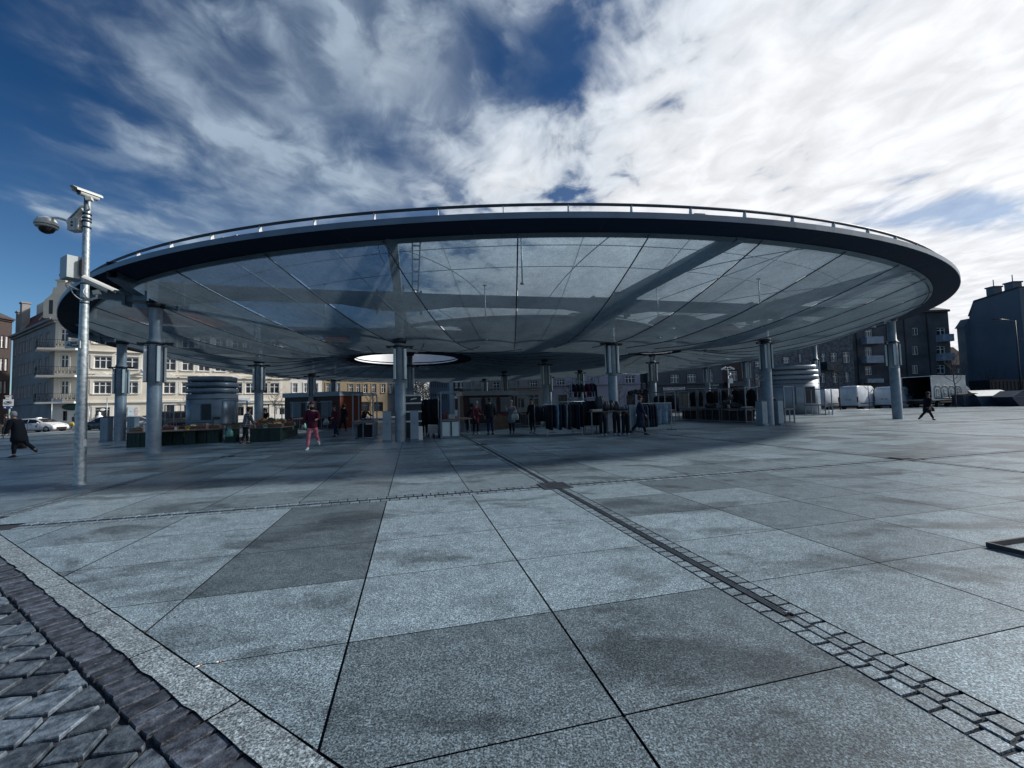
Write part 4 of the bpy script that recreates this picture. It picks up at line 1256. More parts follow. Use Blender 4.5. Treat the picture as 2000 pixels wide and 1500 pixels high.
for yy, ww in ((-2.6, .9), (-4.8, 1.0)):
    b = MB(); b.cbox((.9, yy, h2+.6), 1.2, ww, 1.9); b.cbox((.9, yy, h2+1.6), 1.4, ww+.2, .18); b.cyl((.9, yy, h2+1.6), (.9, yy, h2+2.7), .05); b.build('chimney', M_GABLE, gbk)
# distant house between the blocks
A, B = gx(1862, 95), gx(1905, 95)
row_house('distant_house', 'small dark distant house with rounded roof seen between the two right blocks', A, B, zat(1880, 712, 95), M_DGREY2, M_DGREY2, [(1870, 720, 1875, 728, 'half'), (1884, 716, 1889, 725, 'half')], roof=M_BRICKD, surround=None, roof_h=4.4, depth=8)
# pavements along the fronts
n_ = Vector((dF.y, -dF.x, 0))
e5 = E4+dF*3
strip_poly('pavement', [(J0+n_*3.5).xy[:], (e5+n_*3.5).xy[:], (e5-n_*2).xy[:], (J0-n_*2).xy[:]], -.2, -.03, M_PAVE, 'pavement along the cream houses')
strip_poly('pavement', [(-24, YR-3.2), (64, YR-3.2), (64, YR+1), (-24, YR+1)], -.2, -.02, M_PAVE, 'pavement along the right-hand house row')
M_CURB = mat('road_kerb', (.30, .33, .35), rough=.7, scale=3)
b = MB(); b.prism([(-43.9, 25), (-43.5, 25), (-43.5, 46.5), (-43.9, 46.5)], -.16, .005); b.prism([(-43.9, 46.5), (60, 46.5), (60, 46.9), (-43.9, 46.9)], -.16, .005)
struct(b.build('kerb', M_CURB), 'far kerb of the square')

# ------------------------------------------------------------------ camera mast at the left
M_CAMW = mat('camera_housing', (.50, .52, .50), rough=.45, var=.08)
M_BOX = mat('cabinet_paint', (.40, .44, .45), rough=.5, var=.06)
M_BLK = mat('black_plastic', (.012, .014, .018), rough=.3, var=.1)
pb = gp(155, 946); PYD = pb.y
def pz(py, px=165): return zat(px, py, PYD)
def pxo(px, py): 
    q = at(px, py, PYD); return q.x-pb.x
HT = pz(376, 168)
mast = thing('camera_mast', 'galvanised steel mast with security cameras, grey cabinet and street sign at the left', 'camera mast', pb)
b = MB(); b.lathe([(0.108, 0), (.105, .02), (.098, .9), (.096, 1.6), (.088, 1.7), (.083, pz(700)), (.070, pz(560)), (.060, pz(430)), (.055, HT), (0, HT)], 20)
b.lathe([(.16, 0), (.16, .012), (.11, .014)], 20); b.build('pole', M_GALV, mast)
b = MB(); b.box(-.11, -.104+.21, -.012, -.0, .0, .0+.001)
def rotmat(yaw, pitch):
    return Matrix.Rotation(yaw, 3, 'Z') @ Matrix.Rotation(pitch, 3, 'Y')
def bullet(c, yaw, pitch, L=.42):
    """housing along local +x (lens end), with sun shield and arm"""
    R_ = rotmat(yaw, pitch)*.88; c = Vector(c)
    b = MB(); n = 14; rings = []
    for x in (-L*.5, -L*.46, L*.40, L*.42):
        k = .82 if x == -L*.5 else 1.0
        rings.append([c+R_@Vector((x, .080*k*cos(2*pi*i/n), .075*k*sin(2*pi*i/n))) for i in range(n)])
    b.loft(rings)
    o = b.build('security_camera', M_CAMW, mast)
    b = MB(); rs = []
    for x in (-L*.62, L*.62):
        rs.append([c+R_@Vector((x+(.06 if (x > 0 and abs(i-3) < 2) else 0), .104*cos(pi*i/6), .094*sin(pi*i/6)+.012)) for i in range(7)] + [c+R_@Vector((x, .096*cos(pi*i/6), .086*sin(pi*i/6)+.012)) for i in reversed(range(7))])
    b.loft(rs, smooth=False); b.build('sun_shield', M_CAMW, o)
    b = MB(); b.cyl(c+R_@Vector((L*.415, 0, 0)), c+R_@Vector((L*.435, 0, 0)), .060, n=16); b.build('lens', M_BLK, o)
    return o
def arm(pts, r=.022):
    b = MB(); b.tube(pts, r, 8); return b.build('bracket_arm', M_CAMW, mast)
zt = pz(383, 176); tx = pxo(176, 384)
bullet((tx, -.05, zt), radians(256), radians(3), .42)
arm([(.02, -.02, pz(413)), (.12, -.06, pz(411)), (pxo(179, 402), -.06, pz(404)), (pxo(180, 396), -.06, pz(393))])
b = MB(); b.cbox((pxo(180, 393), -.06, pz(392)), .10, .10, .07, rotmat(.4, -.2)); b.build('camera_mount', M_CAMW, mast)
bullet((pxo(146, 415), .10, pz(416)), radians(165), radians(30), .40)
bullet((pxo(203, 562), -.12, pz(562)), radians(32), radians(26), .50)
arm([(.03, -.05, pz(586)), (.15, -.08, pz(588)), (pxo(198, 584), -.10, pz(585)), (pxo(199, 576), -.11, pz(576))])
b = MB(); b.cbox((pxo(199, 575), -.11, pz(575)), .11, .08, .09, rotmat(.3, -.3)); b.build('camera_mount', M_CAMW, mast)
# dome camera
dx, dz_ = pxo(91, 437), pz(437, 91)
b = MB(); b.lathe([(0, .150), (.06, .146), (.14, .105), (.185, .02), (.195, -.02), (.195, -.04), (.18, -.045)], 28, c=(dx, 0, dz_)); b.lathe([(.18, -.052), (.178, -.085), (.15, -.094), (0, -.09)], 28, c=(dx, 0, dz_))
dm = b.build('dome_camera', M_CAMW, mast)
b = MB(); b.lathe([(.140, -.08), (.134, -.13), (.10, -.185), (.045, -.215), (0, -.22)], 24, c=(dx, 0, dz_)); b.build('dome_glass', M_BLK, dm)
b = MB(); b.lathe([(.179, -.043), (.186, -.043), (.186, -.054), (.179, -.054)], 28, c=(dx, 0, dz_)); b.build('seal', M_BLK, dm)
arm([(dx+.01, 0, dz_+.13), (dx+.06, 0, pz(424)), (pxo(115, 424), 0, pz(424.5)), (pxo(130, 430), 0, pz(430)), (pxo(138, 440), 0, pz(441)), (pxo(141, 449), 0, pz(449))], .028)
b = MB(); b.cbox((pxo(149, 440), -.02, pz(441)), .18, .16, .26); b.cbox((pxo(159, 441), -.03, pz(441)), .06, .14, .24)
jb_ = b.build('junction_box', M_CAMW, mast)
b = MB()
for k in (.04, -.03): b.lathe([(0, 0), (.022, 0), (.022, .008), (0, .008)], 12, c=(pxo(150, 440), -.108, pz(441)+k), axis='y')
b.build('box_glands', M_BLK, jb_)
b = MB()
for py_ in (420, 428, 434, 446, 556, 585, 594): b.lathe([(.07, pz(py_)), (.078, pz(py_)), (.078, pz(py_)+.03), (.07, pz(py_)+.03)], 16)
b.build('clamps', M_DARK, mast)['kind'] = 'stuff'
# cabinet, sign, cables
c = (pxo(143, 525), -.02, (pz(504)+pz(546))/2); R_ = Matrix.Rotation(radians(-28), 3, 'Z')
b = MB(); b.cbox(c, .40, .27, pz(504)-pz(546), R_); cab = b.build('equipment_cabinet', M_BOX, mast)
b = MB(); b.cbox(Vector(c)+R_@Vector((-.203, 0, 0)), .012, .25, pz(506)-pz(544), R_)
cd = b.build('cabinet_door', M_BOX, cab)
b = MB()
for q in (.15, -.15): b.cbox(Vector(c)+R_@Vector((-.215, -.09, q)), .02, .03, .03, R_)
b.build('door_lock', M_BLK, cd)
b = MB(); b.cbox((.0, -.055, pz(525)), .06, .10, .34); b.build('cabinet_bracket', M_DARK, mast)
def cable(pts, m=M_BOX):
    b = MB(); P_ = []
    for i in range(25):
        t = i/24*(len(pts)-1); k = min(int(t), len(pts)-2); f = t-k
        p0 = Vector(pts[max(k-1, 0)]); p1 = Vector(pts[k]); p2 = Vector(pts[k+1]); p3 = Vector(pts[min(k+2, len(pts)-1)])
        P_.append(.5*((2*p1)+(p2-p0)*f+(2*p0-5*p1+4*p2-p3)*f*f+(3*p1-p0-3*p2+p3)*f**3))
    b.tube(P_, .011, 7); b.build('cable', m, mast)
cable([(pxo(146, 548), -.06, pz(548)), (pxo(149, 565), -.1, pz(566)), (pxo(155, 577), -.1, pz(578)), (pxo(168, 587), -.08, pz(588)), (pxo(190, 588), -.1, pz(589))])
cable([(pxo(143, 548), -.05, pz(548)), (pxo(139, 556), -.1, pz(556)), (pxo(142, 565), -.1, pz(564)), (pxo(160, 568), -.05, pz(567))])
cable([(pxo(145, 548), -.03, pz(548)), (pxo(141, 558), -.12, pz(557)), (pxo(150, 562), -.12, pz(562)), (pxo(161, 567), -.07, pz(568))])
cable([(pxo(172, 562), -.05, pz(562)), (pxo(172, 572), -.1, pz(572)), (pxo(177, 582), -.1, pz(582)), (pxo(183, 588), -.1, pz(588))])
x0, x1 = pxo(137, 674), pxo(166, 674)
b = MB(); b.box(x0, x1, -.105, -.085, pz(681), pz(667)); sgn = b.build('street_sign', M_BOX, mast)
b = MB(); zc = pz(674); b.add([(x0+.03, -.108, zc-.02), (x0+.09, -.108, zc+.045), (x0+.085, -.108, zc+.005), (x0+.15, -.108, zc+.005), (x0+.15, -.108, zc-.03), (x0+.07, -.108, zc-.03)], [(0,1,2,3,4,5)], False); b.build('arrow', M_BLK, sgn, fix=False)
lettering('Rynek', .055, M_BLK, sgn, (x0+.19, -.107, zc+.035)); lettering('Łazarski', .05, M_BLK, sgn, (x0+.22, -.107, zc-.03))
b = MB(); b.box(.085, .10, -.05, .03, pz(872, 158), pz(858, 158)); b.build('service_label', M_WHITE, mast)

# ------------------------------------------------------------------ plinths beside the columns
M_PLINTH = mat('plinth_paint', (.24, .31, .37), rough=.5, var=.10, scale=1.5)
M_PLINTHD = mat('plinth_side', (.13, .17, .22), rough=.5, var=.10, scale=1.5)
def plinth(x, y, label):
    t = thing('plinth', label, 'plinth', (x, y, 0), YAW, 'grey service plinths flanking the canopy columns')
    b = MB(); b.box(-.17, .17, -.22, .22, .03, 1.30); b.build('body', M_PLINTH, t)
    b = MB(); b.box(-.178, .178, -.228, .228, 1.30, 1.325); b.build('cover', M_PLINTHD, t)
    b = MB(); b.box(-.19, .19, -.34, .24, .0, .03); b.prism([(-.34, .03), (-.225, .03), (-.225, .10)], -.16, .16, axis='x'); b.build('foot', M_PLINTHD, t)
    b = MB(); b.cyl((.0, -.222, .78), (.0, -.235, .78), .022, n=10); b.build('lock', M_BLK, t)
def beside(k, s, f=0.0):
    x, y = COLS[k]; p = Vector((x, y, 0))+GU*s-GV*f; return p.x, p.y
plinth(*beside('b', -.56), 'grey plinth at the left of the thick column by the empty display frame')
plinth(*beside('b', .58), 'grey plinth at the right of the front column, beside the dark shelf unit')
plinth(*beside('c', -.42, .3), 'grey plinth left of the column in the clothes stalls, behind the trouser forms')
plinth(*beside('c', .72, .3), 'grey plinth right of the column in the clothes stalls, by the navy coat walker')
plinth(*beside('d', -.50), 'grey plinth on the left of the column at the end of the bag stall row')
plinth(*beside('d', .56), 'grey plinth on the right of the column in front of the silver kiosk')
plinth(*beside('f', -.62), 'grey plinth left of the leftmost rear column near the white hatchback')
plinth(*beside('f', .62), 'grey plinth right of the leftmost rear column behind the fruit crates')

# ------------------------------------------------------------------ kiosks
M_KIOSK = mat('kiosk_metal', (.20, .25, .31), rough=.38, metal=.25, var=.10, scale=1.2)
def capsule(rx, ry, n=40):
    pts = []
    for i in range(n):
        a = 2*pi*i/n; c, s = cos(a), sin(a); e = 2/3.2
        pts.append((rx*abs(c)**e*(1 if c > 0 else -1), ry*abs(s)**e*(1 if s > 0 else -1)))
    return pts
def silver_kiosk(px, Y, rx, ry, H, base_py, label, rz=YAW, door=(-.55, .35)):
    p = gx(px, Y)
    t = thing('round_kiosk', label, 'kiosk', p, rz, 'round-ended silver market kiosks')
    b = MB(); P_ = capsule(rx, ry)
    hb = H*.70
    b.loft([[(x, y, 0) for x, y in P_], [(x, y, hb) for x, y in P_]], smooth=True); b.build('body', M_KIOSK, t)
    b = MB(); b.loft([[(x*1.012, y*1.012, hb-.35) for x, y in P_], [(x*1.012, y*1.012, hb-.31) for x, y in P_]]); b.build('band', M_DARK, t)
    z = hb+.06
    for k in range(3):
        b = MB(); h_ = (H-hb)/3-.09; s_ = 1.02-(.03*k if k == 2 else 0)
        outer = [[(x*s_, y*s_, z) for x, y in P_], [(x*s_, y*s_, z+h_) for x, y in P_], [(x*(s_-.06), y*(s_-.06), z+h_) for x, y in P_], [(x*(s_-.06), y*(s_-.06), z) for x, y in P_]]
        b.loft(outer, caps=False); n = len(P_); o = len(b.v)-4*n
        for i in range(n):
            b.f.append([o+3*n+i, o+3*n+(i+1)%n, o+(i+1)%n, o+i]); b.m.append(0); b.tone.append(.5); b.sm.append(False)
        b.build('louvre_ring', M_KIOSK, t); z += h_+.09
    b = MB(); b.loft([[(x*.95, y*.95, H-.2) for x, y in P_], [(x*.93, y*.93, H-.12) for x, y in P_]]); b.build('roof', M_KIOSK, t)
    b = MB()
    for a in range(8):
        x, y = P_[a*5]; b.bar((x*.93, y*.93, hb), (x*.93, y*.93, H-.1), .06)
    b.build('louvre_posts', M_DARK, t)['kind'] = 'stuff'
    yb = -ry*1.01-.012
    b = MB(); b.box(door[0]*rx, door[1]*rx, yb-.02, yb+.1, .95, hb-.62); sh_ = b.build('hatch', M_PLINTHD, t)
    b = MB(); b.box(door[0]*rx-.05, door[1]*rx+.05, yb-.16, yb-.02, .88, .945); b.build('counter', M_KIOSK, sh_)
    for q in range(2):
        x = door[0]*rx+(door[1]-door[0])*rx*(q+.5)/2; b = MB(); w = (door[1]-door[0])*rx/4-.03
        b.box(x-w, x+w, yb-.035, yb-.021, 1.0, hb-.67); b.build('shutter', M_DARK if q else M_KIOSK, sh_)
    return t
k1 = silver_kiosk(416, 27.0, 1.28, 1.25, 3.78, 0, 'round silver metal kiosk with louvred crown at the left behind the fruit stall')
k2 = silver_kiosk(1541, 37.5, 2.2, 1.5, 4.35, 0, 'long round-ended silver kiosk with louvred crown at the right, in front of the stone house', rz=-.12, door=(-.1, .62))
M_KWOOD = mat('maroon_cladding', (.035, .016, .022), rough=.6, var=.3, scale=4, stretch=(6, 6, .5))
M_KRED = mat('rust_red_cladding', (.13, .028, .015), rough=.6, var=.2, scale=4, stretch=(8, 8, .4))
def wood_kiosk(pA, pB, H, depth, label, red=True):
    A_ = gx(*pA); B_ = gx(*pB); F = Facade(A_, B_); rz = atan2(F.d.y, F.d.x)
    t = thing('wood_kiosk', label, 'kiosk', A_, rz, 'dark clad market kiosks')
    L = F.L
    b = MB(); b.box(0, L, 0, depth, 0, H-.35); b.build('body', M_KWOOD, t)
    b = MB(); b.box(-.12, L+.12, -.12, depth+.1, H-.35, H); b.build('roof', M_KIOSK, t)
    if red:
        b = MB(); b.box(L+.001, L+.05, .0, depth, 0, H-.36); b.build('end_panel', M_KRED, t)
    for q in range(3):
        b = MB(); x0 = L*(.12+q*.28); b.box(x0, x0+L*.2, -.05, -.002, .9, 2.05); s_ = b.build('shutter', M_PLINTHD, t)
        b = MB(); b.box(x0-.05, x0+L*.2+.05, -.07, -.002, 2.05, 2.12); b.build('frame', M_KIOSK, s_)
    return t
wood_kiosk((556, 33), (663, 31.5), zat(610, 766, 32), 2.6, 'dark maroon kiosk with rust-red end wall behind the fruit and vegetable stall')
wood_kiosk((905, 34.5), (1010, 36), zat(950, 764, 35), 2.6, 'dark maroon kiosk in the middle of the hall behind the standing shoppers', red=False)

# ------------------------------------------------------------------ market stalls
M_STALL = mat('stall_frame', (.16, .20, .25), rough=.4, metal=.3, var=.12, scale=5)
M_BOARD = mat('table_board', (.16, .105, .085), rough=.65, var=.25, scale=3, stretch=(1, 9, 1))
M_PANEL = mat('milky_panel', (.55, .63, .64), rough=.5, var=.08, scale=1.2)
def stall(p, label, w=.95, d=2.3, h=2.15, panels=False, rz=YAW, low=.88, ext=0.0):
    t = thing('market_stall', label, 'stall', p, rz, 'steel-framed market tables')
    s = .055; b = MB()
    for x in (s/2, w-s/2):
        for y in (s/2, d-s/2): b.bar((x, y, 0), (x, y, h), s)
    for z in (h-s/2, low-.07, .06):
        for x in (s/2, w-s/2): b.bar((x, s, z), (x, d-s, z), s*.9)
        for y in (s/2, d-s/2): b.bar((s, y, z), (w-s, y, z), s*.9)
    b.bar((w/2, s/2, .08), (w/2, s/2, low-.1), s*.8)
    for k in (1/3, 2/3): b.bar((s/2, d*k, .08), (s/2, d*k, low-.1), s*.7); b.bar((w-s/2, d*k, .08), (w-s/2, d*k, low-.1), s*.7)
    b.build('frame', M_STALL, t)
    b = MB(); b.box(-.03, w+.03+ext, -.06, d+.03, low-.04, low); b.build('table_top', M_BOARD, t)
    if panels:
        for q in range(2):
            b = MB(); x0 = s+.02+q*(w/2-.005); b.box(x0, x0+w/2-s-.05, .012, .03, .10, low-.13); b.build('front_panel', M_PANEL, t)
    if ext:
        b = MB()
        for y in (.05, d-.05): b.bar((w+ext-.05, y, 0), (w+ext-.12, y, low-.05), .035)
        b.bar((w+ext-.08, .05, .25), (w+.0, .05, .25), .03); b.build('side_trestle', M_STALL, t)
    return t
stall(gp(688, 862), 'empty steel-framed market table with open front beside the thick front column', w=.92, d=2.2)
stall(gp(861, 857), 'steel-framed market table with two milky white front panels near the centre', w=.88, d=2.2, panels=True, ext=.55)
S3 = gp(1458, 826)
stall(S3, 'nearest table of the bag stall row, its pale end facing the square', w=.95, d=2.1, h=2.2)
p_ = S3+GV*2.25; stall(p_, 'middle table of the bag stall row with a pale notice on its side', w=.95, d=2.1, h=2.2)
p_ = S3+GV*4.5; stall(p_, 'farthest table of the bag stall row next to the hanging blue cloth', w=.95, d=2.1, h=2.2)
stall(gp(1534, 827), 'narrow steel-framed table in front of the round-ended silver kiosk', w=.72, d=2.0, h=2.15)
stall(gp(1613, 811), 'steel-framed table outermost at the right edge of the canopy near the white vans', w=.75, d=1.8, h=2.15, rz=YAW)
stall(gp(1300, 826), 'steel-framed table with grey clothes just right of the hanging blue cloth', w=.85, d=2.0, h=2.1)
stall(gp(570, 842), 'steel table frame in front of the left end of the maroon kiosk', w=1.0, d=2.0, h=2.05)
stall(gp(615, 838), 'steel table frame before the middle of the maroon kiosk, behind the pink trousers', w=.9, d=2.0, h=2.05)
stall(gp(633, 834), 'steel table frame close to the rust-red kiosk end', w=.9, d=2.0, h=2.05)
stall(gp(1005, 829), 'dark table with arched back frame behind the woman in the grey coat', w=1.6, d=1.6, h=2.2)
stall(gp(1032, 834), 'brown-fronted table right of the woman in the grey coat', w=.9, d=2.0, h=1.9)
stall(gp(432, 862), 'steel frame with slatted lower panel in the fruit stall, left of the checked shirt', w=.62, d=1.6, h=2.05)
stall(gp(508, 846), 'steel frame at the back of the vegetable stall by the crouching seller', w=.9, d=1.6, h=1.95)
stall(gp(320, 847), 'dark open steel frame at the left end of the fruit stall', w=1.5, d=1.2, h=2.1)

# ------------------------------------------------------------------ crates and produce
M_CRATE = mat('green_crate', (.008, .03, .026), rough=.5, var=.25, scale=5)
M_WOODC = mat('crate_wood', (.17, .115, .085), rough=.75, var=.3, scale=4, stretch=(1, 6, 6))
PROD = {'apples': mat('red_apples', (.25, .04, .03), rough=.4, var=.4, scale=9), 'greens': mat('leafy_greens', (.05, .10, .045), rough=.6, var=.5, scale=12),
        'potatoes': mat('potatoes', (.19, .13, .075), rough=.8, var=.3, scale=8), 'onions': mat('onions', (.27, .13, .06), rough=.5, var=.3, scale=9),
        'cabbages': mat('cabbages', (.30, .38, .28), rough=.5, var=.3, scale=9), 'carrots': mat('carrots', (.42, .11, .025), rough=.5, var=.25, scale=9),
        'pumpkins': mat('pumpkins', (.45, .17, .03), rough=.45, var=.25, scale=6), 'flowers': mat('pale_flowers', (.45, .42, .25), rough=.6, var=.4, scale=14),
        'beets': mat('beetroots', (.12, .03, .05), rough=.6, var=.3, scale=9)}
def tall_crate(p, label, h=.52, w=.40, d=.38, rz=YAW):
    t = thing('green_crate', label, 'crate', p, rz, 'tall green plastic crates carrying the fruit stall')
    b = MB(); e = .02
    b.box(0, w, 0, d, 0, .03)
    for x0, x1, y0, y1 in ((0, w, 0, e), (0, w, d-e, d), (0, e, e, d-e), (w-e, w, e, d-e)): b.box(x0, x1, y0, y1, .03, h)
    for x in (.0, w*.33, w*.66, w-.03): b.box(x, x+.03, -.014, 0, .02, h)
    for z in (.06, h*.5, h-.05): b.box(0, w, -.012, -.001, z, z+.03)
    b.build('body', M_CRATE, t)
    b = MB(); b.box(-.012, w+.012, -.02, d+.012, h-.001, h+.03); b.build('rim', M_CRATE, t)
    return t
def produce_box(p, kind, label, w=.5, d=.38, h=.16, rz=YAW, n=26, size=.045, tilt=0.0, pile=.09):
    t = thing('produce_box', label, 'crate', p, rz, 'open boxes of fruit and vegetables')
    b = MB(); e = .012
    b.box(0, w, 0, d, 0, e)
    for x0, x1, y0, y1 in ((0, w, 0, e), (0, w, d-e, d), (0, e, e, d-e), (w-e, w, e, d-e)):
        b.box(x0, x1, y0, y1, e, h*.45); b.box(x0, x1, y0, y1, h*.55, h)
    for x in (e, w-e): 
        for y in (e, d-e): b.cbox((x, y, h/2), .03, .03, h)
    b.build('box', M_WOODC, t)
    b = MB(); r_ = random.Random(len(label)*31+n)
    for i in range(n):
        x = .05+(w-.1)*r_.random(); y = .05+(d-.1)*r_.random()
        z = h*.7+pile*(1-abs(x/w-.5)*1.6)*r_.random()
        s_ = size*r_.uniform(.75, 1.25); b.t = r_.random()
        b.ell((x, y, z), s_, s_*r_.uniform(.8, 1), s_*r_.uniform(.75, 1), 8, 5)
    q = b.build('produce', PROD[kind], t); q['kind'] = 'stuff'
    return t
A0 = gp(248, 874); B0 = gp(300, 872)
spots = [(gp(247, 875), 'leftmost green crate at the outer end of the fruit stall'), (gp(268, 874), 'green crate left of the thick front-left column'),
         (gp(314, 869), 'green crate just right of the thick front-left column'), (gp(337, 868), 'green crate left of the yellow shopping bag'),
         (gp(360, 868), 'green crate under the yellow shopping bag'), (gp(382, 866.5), 'green crate right of the yellow shopping bag'),
         (gp(404, 866), 'green crate under the scale, left of the mint bag by the slatted panel'), (gp(440, 864), 'green crate under the mint bag beside the checked shirt'),
         (gp(488, 864), 'green crate right of the checked shirt man'), (gp(508, 863.5), 'green crate under the mint bag in the middle of the vegetable stall'), (gp(527, 863), 'corner green crate of the vegetable stall')]
tops = []
for p_, l_ in spots:
    tall_crate(p_, l_, h=.60, w=.44, d=.42); tops.append(p_)
side = gp(549, 861); sdir = (gp(592, 845)-side).normalized()
sl = ['first', 'second', 'third', 'fourth', 'fifth', 'sixth', 'seventh', 'eighth']
for i in range(8):
    p_ = side+sdir*(.62*i)-GU*.44
    tall_crate(p_, sl[i]+' green crate from the corner along the receding side of the vegetable stall', h=.60, w=.44, d=.42)
# long display boards lying on the crates
def board(p, q, label, d=.95, z=.635, th=.03):
    F = Facade(p, q); rz = atan2(F.d.y, F.d.x)
    t = MB(); t.box(-.03, F.L+.03, -.06, d, 0, th)
    o = t.build('display_board', M_BOARD, None, loc=(p.x, p.y, z)); o.rotation_euler = (0, 0, rz)
    tag(o, label, 'board', 'boards laid across the green crates'); return o
board(gp(247, 875), gp(425, 866), 'long wooden board on the left run of green crates, under the yellow bag', d=1.2)
board(gp(440, 864), gp(462, 863), 'short wooden board on the crate with the mint bag', d=1.0)
board(gp(488, 864), gp(548, 862), 'wooden board across the corner crates of the vegetable stall', d=1.3)
board(side-GU*.7, side+sdir*5.0-GU*.7, 'long wooden board along the receding side of the vegetable stall', d=.8)
items = [(252, 873, .0, 'potatoes', 'box of potatoes at the outer left end of the fruit stall'), (272, 872, .35, 'onions', 'box of onions left of the thick front-left column'),
         (316, 868, .0, 'apples', 'box of dark red apples right of the thick front-left column'), (336, 867, .3, 'beets', 'box of beetroots behind the dark apples'),
         (356, 867, .15, 'flowers', 'box of pale flowers and leeks above the yellow bag'), (378, 866, .0, 'beets', 'box of dark beetroots right of the yellow bag'), (400, 865, .25, 'potatoes', 'box of potatoes below the weighing scale'),
         (442, 863, .1, 'greens', 'small box of greens above the mint bag beside the checked shirt'),
         (489, 863, .0, 'beets', 'box of dark vegetables right of the checked shirt man'), (507, 862.5, .05, 'potatoes', 'box of potatoes above the mint bag in the middle'),
         (527, 862, .05, 'flowers', 'box of pale radishes at the corner of the vegetable stall'), (526, 861, .62, 'cabbages', 'box of white cabbages behind the pale radishes'),
         (548, 859, .45, 'apples', 'box of bright red peppers near the corner of the vegetable stall'), (508, 861, .65, 'greens', 'box of dark leafy greens in front of the crouching seller'),
         (488, 861, .75, 'pumpkins', 'box of orange pumpkins beside the crouching seller')]
for px_, py_, back_, kind, l_ in items:
    p_ = gp(px_, py_)+GV*back_; p_.z = .667 + (.16 if back_ > .5 else 0)
    produce_box(p_, kind, l_, size=.05 if kind != 'pumpkins' else .09, n=30 if kind != 'pumpkins' else 9, pile=.16 if kind in ('greens', 'cabbages') else .09)
for i, (kind, l_) in enumerate((('carrots', 'box of carrots on the receding side of the vegetable stall'), ('cabbages', 'box of pale cabbages beside the carrots on the receding side'), ('greens', 'heaped box of green leaves near the far end of the vegetable stall'), ('apples', 'box of red apples at the far end of the vegetable stall'))):
    p_ = side+sdir*(.7+i*1.1)-GU*.65; p_.z = .667
    produce_box(p_, kind, l_, n=34, pile=.18, size=.055)
# stacked paper sacks / packing box, price tag and scale
t = thing('weighing_scale', 'flat-pan weighing scale standing on the fruit stall in front of the silver kiosk', 'scale', gp(396, 865)+GV*.7+Vector((0, 0, .665)), YAW)
b = MB(); b.box(0, .34, 0, .3, 0, .11); b.box(.05, .29, .30, .34, .0, .42); b.build('base', M_KIOSK, t)
b = MB(); b.box(-.05, .39, -.02, .32, .17, .19); b.cyl((.17, .15, .11), (.17, .15, .17), .04); b.build('pan', M_GALV, t)
b = MB(); b.box(.02, .32, .28, .33, .42, .56); b.build('display', M_BLK, t)
for px_, py_, back_, l_ in ((262, 874, .55, 'white price card standing at the left end of the fruit stall'), (340, 868, .0, 'pale price card on the fruit stall right of the thick column')):
    p_ = gp(px_, py_)+GV*back_; b = MB(); b.box(0, .09, 0, .006, 0, .30 if back_ else .14); o = b.build('price_card', M_WHITE, None, loc=(p_.x, p_.y, .667)); o.rotation_euler = (-.1, 0, YAW); tag(o, l_, 'price card')
p_ = gp(352, 867)+GV*.75; b = MB(); b.box(0, .75, 0, .45, 0, .16); b.box(.03, .72, .02, .43, .16, .26); o = b.build('packing_box', mat('cardboard', (.20, .19, .185), rough=.8, var=.15), None, loc=(p_.x, p_.y, .667)); o.rotation_euler = (0, 0, YAW); tag(o, 'flat grey cardboard box lying at the back of the fruit stall near the scale', 'box')

# shopping bags hung on the crates
def hung_bag(p, m, label, w=.34, h=.40, group=None):
    t = thing('carrier_bag', label, 'bag', p, YAW, group)
    b = MB(); rings = []; n = 14; r_ = random.Random(int(p.x*100))
    for k, (z, s, dd) in enumerate(((0, .55, .03), (.03, .92, .08), (.35, 1.0, .10), (.65, .82, .08), (.85, .60, .05), (1.0, .42, .02))):
        rings.append([(w/2*s*cos(2*pi*i/n)*(1+r_.uniform(-.06, .06)), dd*sin(2*pi*i/n)*(1+r_.uniform(-.3, .3))-.06, (z-1)*h) for i in range(n)])
    b.loft(rings); b.build('body', m, t)
    for sx in (-1, 1):
        b = MB(); b.tube([(sx*.05, -.06, -.01), (sx*.07, -.05, .07), (sx*.03, .0, .12), (sx*.01, .03, .06)], .012, 6); b.build('handle', m, t)
    return t
M_YBAG = mat('yellow_bag', (.46, .33, .035), rough=.4, var=.3, scale=12, col2=(.42, .22, .03))
M_MINT = mat('mint_bag', (.18, .44, .36), rough=.35, var=.4, scale=14)
for px_, py_, z_, m_, l_, w_ in ((367, 867, .72, M_YBAG, 'bright yellow shopping bag hanging on the front of the fruit stall', .30), (449, 863.5, .66, M_MINT, 'mint green carrier bag hanging beside the checked shirt man', .36),
                              (519, 862.5, .70, M_MINT, 'mint green carrier bag hanging in the middle of the vegetable stall front', .34),
                              (571, 853, .66, M_MINT, 'small dull green bag hanging on the receding stall side', .22), (594, 846, .66, M_MINT, 'green bag hanging at the far end of the vegetable stall by the pink trousers', .30)):
    p_ = gp(px_, py_)-GV*.02; p_.z = z_; hung_bag(p_, m_, l_, w_, .40 if w_ > .25 else .26, 'plastic bags hung on the stall')

